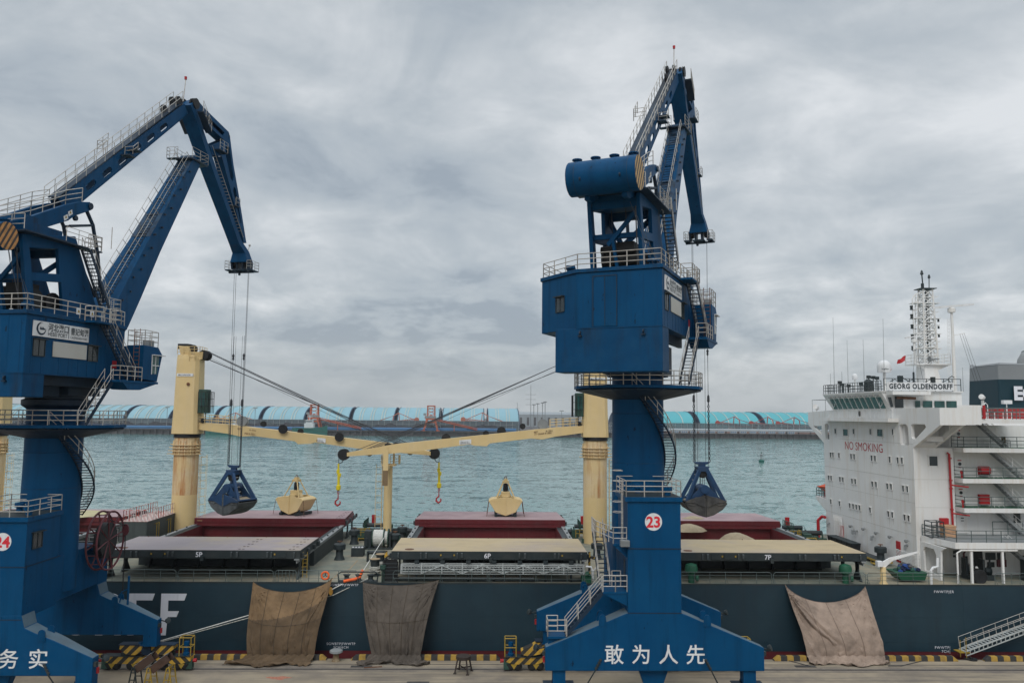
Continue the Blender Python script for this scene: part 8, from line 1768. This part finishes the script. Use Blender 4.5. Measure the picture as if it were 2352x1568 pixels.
# crate and cage on the boat deck
x, y, z = 44.9, 79.0, 9.91; cr = thing('plywood_crate', (x, y, z), 'plywood crate on the boat deck beside a dark steel cage', 'crate'); MB().box(x-.1, x+1.0, y-.1, y+.9, z, z+1.15).build('crate_body', M['wood'], cr, bevel=.02)
m = MB(); 
for zz_ in (.1, .55, 1.0): m.box(x-.13, x+1.03, y-.13, y-.102, z+zz_, z+zz_+.09)
m.build('crate_batten', M['wood'], cr)
x, y = 43.4, 79.6; cg = thing('steel_cage', (x, y, z), 'open dark steel cage frame standing on the boat deck corner', 'cage'); m = MB()
for zz_ in (0, .5, 1.0, 1.5): m.pipe([(x, y-.8, z+zz_), (x+1.2, y-.8, z+zz_), (x+1.2, y+.5, z+zz_), (x, y+.5, z+zz_), (x, y-.8, z+zz_)], .045, 4)
for dx, dy in ((0, -.8), (.6, -.8), (1.2, -.8), (1.2, .5), (0, .5)): m.tube((x+dx, y+dy, z), (x+dx, y+dy, z+1.5), .05, 4)
m.build('cage_frame', M['slate'], cg)
# chair on the upper deck
x, y, z = at(*cB(1870, 260), 79).x, 79.4, 18.78; chh = thing('folding_chair', (x, y, z), 'dark armchair standing on the upper side deck of the white superstructure', 'chair'); m = MB(); m.box(x-.28, x+.28, y-.28, y+.28, z+.42, z+.48); m.build('seat', M['slate'], chh)
m = MB(); m.box(x-.3, x-.22, y-.28, y+.28, z+.46, z+1.05); m.build('backrest', mat('chair_brown', (.12, .09, .04), .8, .3, 2, 0), chh)
for dx, dy in ((-.25, -.25), (.25, -.25), (-.25, .25), (.25, .25)): MB().tube((x+dx, y+dy, z), (x+dx, y+dy, z+.44), .025, 4).build('leg', M['slate'], chh)
m = MB(); m.pipe([(x-.26, y-.3, z+.68), (x+.2, y-.3, z+.68), (x+.26, y-.3, z+.44)], .025, 4); m.pipe([(x-.26, y+.3, z+.68), (x+.2, y+.3, z+.68), (x+.26, y+.3, z+.44)], .025, 4); m.build('armrest', M['slate'], chh)
# fender tyre / rubber roller on the aft deck
p = at(2250, 1334, 76.2); x = p.x; tf = thing('rubber_tyre', (x, 76.4, DZ), 'big dark rubber tyre fender lying behind the deck rail at the right', 'tyre')
MB().rev((x, 76.3, DZ+.62), [(.30, -.3), (.62, -.34), (.72, -.15), (.72, .15), (.62, .34), (.30, .3)], 24, (0, 1, 0)).build('tyre', M['black'], tf, smooth=True); MB().rev((x, 76.3, DZ+.62), [(.08, -.2), (.32, -.25), (.32, .25), (.08, .2)], 18, (0, 1, 0)).build('rim', M['grey'], tf)
# orange rescue boat on the far side
p = atX(*cB(185, 790), 45.0); rb = thing('rescue_boat', (45.5, 105.2, 12), 'bright orange rescue boat on the far boat deck left of the white superstructure', 'boat')
m = MB(); m.loft([[(42.9, 105.2, 12.5), (42.9, 105.2, 12.55), (42.9, 105.2, 12.6), (42.9, 105.2, 12.55)], [(44.0, 104.2, 12.5), (44.0, 105.2, 11.7), (44.0, 106.2, 12.5), (44.0, 105.2, 12.9)], [(46, 103.9, 12.5), (46, 105.2, 11.5), (46, 106.5, 12.5), (46, 105.2, 13.5)], [(49, 104.2, 12.5), (49, 105.2, 11.8), (49, 106.2, 12.5), (49, 105.2, 13.2)]]); m.build('boat_hull', mat('lifeboat_orange', (.62, .09, .03), .5, .1, 1, 0), rb, bevel=.08)
m = MB(); m.box(44, 44.3, 104.6, 105.8, 11.2, 11.8); m.box(47.5, 47.8, 104.6, 105.8, 11.2, 11.8); m.build('boat_cradle', M['redp'], rb)
# winches and gear on the aft deck
for x, y, w_ in ((48.0, 77.8, .5), (54.0, 78.5, .6), (51.8, 77.4, .4), (46.6, 78.4, .4)):
    m = MB(); m.box(x-w_, x+w_, y-.5, y+.5, DZ+.04, DZ+.5); m.box(x-w_, x-w_+.2, y-.4, y+.4, DZ+.5, DZ+2.0); m.rev((x-w_*.5, y, DZ+.9), [(.1, 0), (.5, 0), (.3, .1), (.3, w_), (.5, w_+.1), (.1, w_+.1)], 14, (1, 0, 0)); m.bar((x+w_*.6, y, DZ+.4), (x+w_*.9, y, DZ+2.2), .12); m.build('aft_winch', M['slate'], ship)
m = MB(); m.pipe([(41.4, 75.6, DZ), (41.4, 75.6, DZ+1.3), (41.6, 75.6, DZ+1.55), (42.2, 75.9, DZ+1.6), (42.3, 76, DZ+2.4)], .12, 8); m.build('fuel_pipe', M['board'], ship)
# ---------------------------------------------------------------- person in helmet behind the rail
def person(loc, rz, label, coat, trousers, pose='sit'):
    t = thing('person', loc, label, 'person'); R = Matrix.Rotation(rz, 3, 'Z'); L0 = V(loc)
    J = dict(pel=(0,0,.50,.15), sp=(0,-.03,.68,.14), ch=(0,-.05,.88,.155), nk=(0,-.04,1.03,.06), hd=(0,-.05,1.12,.085), hd2=(0,-.05,1.22,.08),
             ls=(.18,-.04,.95,.065), le=(.27,-.12,.70,.05), lw=(.12,-.33,.62,.035), rs=(-.18,-.04,.95,.065), re=(-.27,-.12,.70,.05), rw=(-.12,-.33,.62,.035),
             lh=(.10,.0,.49,.10), lk=(.14,-.42,.50,.075), la=(.14,-.45,.08,.05), lt=(.14,-.58,.05,.045), rh=(-.10,0,.49,.10), rk=(-.14,-.42,.50,.075), ra=(-.14,-.45,.08,.05), rt=(-.14,-.58,.05,.045))
    E = ['pel sp', 'sp ch', 'ch nk', 'nk hd', 'hd hd2', 'ch ls', 'ls le', 'le lw', 'ch rs', 'rs re', 're rw', 'pel lh', 'lh lk', 'lk la', 'la lt', 'pel rh', 'rh rk', 'rk ra', 'ra rt']
    ks = list(J); me = bpy.data.meshes.new('person_body'); me.from_pydata([tuple(R @ V(J[k][:3])) for k in ks], [tuple(ks.index(q) for q in e_.split()) for e_ in E], [])
    ob = bpy.data.objects.new('body', me); COL.objects.link(ob); ob.parent = t; sk = ob.modifiers.new('skin', 'SKIN'); ob.modifiers.new('sub', 'SUBSURF').levels = 1
    for i, k in enumerate(ks): me.skin_vertices[0].data[i].radius = (J[k][3],)*2
    me.skin_vertices[0].data[0].use_root = True; me.materials.append(coat)
    fr = lambda p: R @ V(p)+L0
    MB(fr).rev((0, -.055, 1.14), [(.02, -.05), (.092, -.02), (.098, .05), (.09, .1)], 12).build('face', M['skin'], t, smooth=True)
    m = MB(fr); m.rev((0, -.05, 1.19), [(.15, 0), (.135, .02), (.125, .08), (.08, .14), (.01, .16)], 16); m.build('helmet', M['board'], t, smooth=True)
    m = MB(fr)
    for s in (-1, 1):
        for q in range(5): m.pipe([(s*.12+(q-2)*.014, -.34, .61), (s*.12+(q-2)*.016, -.39+.004*abs(q-2), .60), (s*.12+(q-2)*.014, -.41, .575)], .008, 4)
    m.build('hands', M['skin'], t)
    m = MB(fr)
    for s in (-1, 1): m.rev((s*.235, -.09, .80), [(.068, -.03), (.072, -.03), (.072, .03), (.068, .03)], 10, (s*.3, -.3, -1))
    m.rev((0, -.045, .76), [(.16, -.025), (.165, -.025), (.165, .025), (.16, .025)], 14); m.build('reflective_band', M['board'], t)
    return t
p = at(2243, 1320, 77.4)
person((p.x, 77.4, DZ+.04), radians(8), 'person in dark overalls and a white helmet sitting on the aft deck behind the rail', mat('navy_overalls', (.012, .018, .03), .9, .2, 3, .01), None)
m = MB(); m.box(p.x-.3, p.x+.3, 77.3, 77.8, DZ+.05, DZ+.42); tag(m.build('steel_box', M['slate'], None), 'low dark box the helmeted person sits on', 'box')
# ================================================================== every loose piece of a part becomes a part of its own
def split_parts(gap=.10, most=60):
    skip = ('conveyor', 'rail_bed', 'top_plate_x', 'joint', 'text', 'lettering', 'character', 'marking', 'number', 'seam', 'rung', 'grating', 'lane', 'pad', 'roller_row', 'coiled', 'emblem', 'rope', 'posts', 'trestle', 'tread', 'emblem', 'hands', 'mesh', 'passage_pipe', 'tyre', 'halyard', 'turns')
    for ob in [o for o in COL.objects if o.type == 'MESH' and o.parent is not None and not o.modifiers]:
        nm = ob.name.split('.')[0]; me = ob.data
        if any(k in nm for k in skip) or len(me.polygons) < 8 or me.users > 1 or len(ob.children) > 3: continue
        par = list(range(len(me.vertices)))
        def find(a):
            while par[a] != a: par[a] = par[par[a]]; a = par[a]
            return a
        for p in me.polygons:
            v = p.vertices; r = find(v[0])
            for q in v[1:]: par[find(q)] = r
        comp = {}
        for v in me.vertices: comp.setdefault(find(v.index), []).append(v)
        if len(comp) < 2 or len(comp) > 400: continue
        bb = []
        for r, vs in comp.items():
            lo = [min(v.co[k] for v in vs)-gap/2 for k in range(3)]; hi = [max(v.co[k] for v in vs)+gap/2 for k in range(3)]; bb.append([lo, hi, {r}])
        ch = True
        while ch:
            ch = False; out_ = []
            for b in bb:
                for c in out_:
                    if all(b[0][k] <= c[1][k] and c[0][k] <= b[1][k] for k in range(3)):
                        c[0] = [min(b[0][k], c[0][k]) for k in range(3)]; c[1] = [max(b[1][k], c[1][k]) for k in range(3)]; c[2] |= b[2]; ch = True; break
                else: out_.append(b)
            bb = out_
        if len(bb) < 2 or len(bb) > most: continue
        which = {r: i for i, b in enumerate(bb) for r in b[2]}; mats_ = list(me.materials); parts = [([], [], [], []) for _ in bb]; vmap = {}
        for v in me.vertices: k = which[find(v.index)]; vmap[v.index] = len(parts[k][0]); parts[k][0].append(tuple(v.co))
        for p in me.polygons: k = which[find(p.vertices[0])]; parts[k][1].append([vmap[q] for q in p.vertices]); parts[k][2].append(p.material_index); parts[k][3].append(p.use_smooth)
        sm = any(parts[0][3])
        for k, (vs, fs, mi, us) in enumerate(parts):
            m2 = bpy.data.meshes.new(nm); m2.from_pydata(vs, [], fs)
            for m_ in mats_: m2.materials.append(m_)
            for p, i, u in zip(m2.polygons, mi, us): p.material_index = i; p.use_smooth = u
            if sm: m2.set_sharp_from_angle(angle=radians(40))
            if k == 0: ob.data = m2
            else: c = bpy.data.objects.new(nm, m2); COL.objects.link(c); c.parent = ob.parent; c.location = ob.location
split_parts()
# ================================================================== sea haze
hzm = bpy.data.materials.new('sea_haze'); hzm.use_nodes = True; n = hzm.node_tree.nodes; n.clear(); o_ = n.new('ShaderNodeOutputMaterial'); pv = n.new('ShaderNodeVolumePrincipled')
pv.inputs['Color'].default_value = (.86, .90, .93, 1); pv.inputs['Density'].default_value = .00010; pv.inputs['Anisotropy'].default_value = .2; hzm.node_tree.links.new(pv.outputs[0], o_.inputs['Volume'])
o = MB().box(-1700, 1700, -160, 1900, -10.2, 75).build('haze', hzm); o['kind'] = 'stuff'
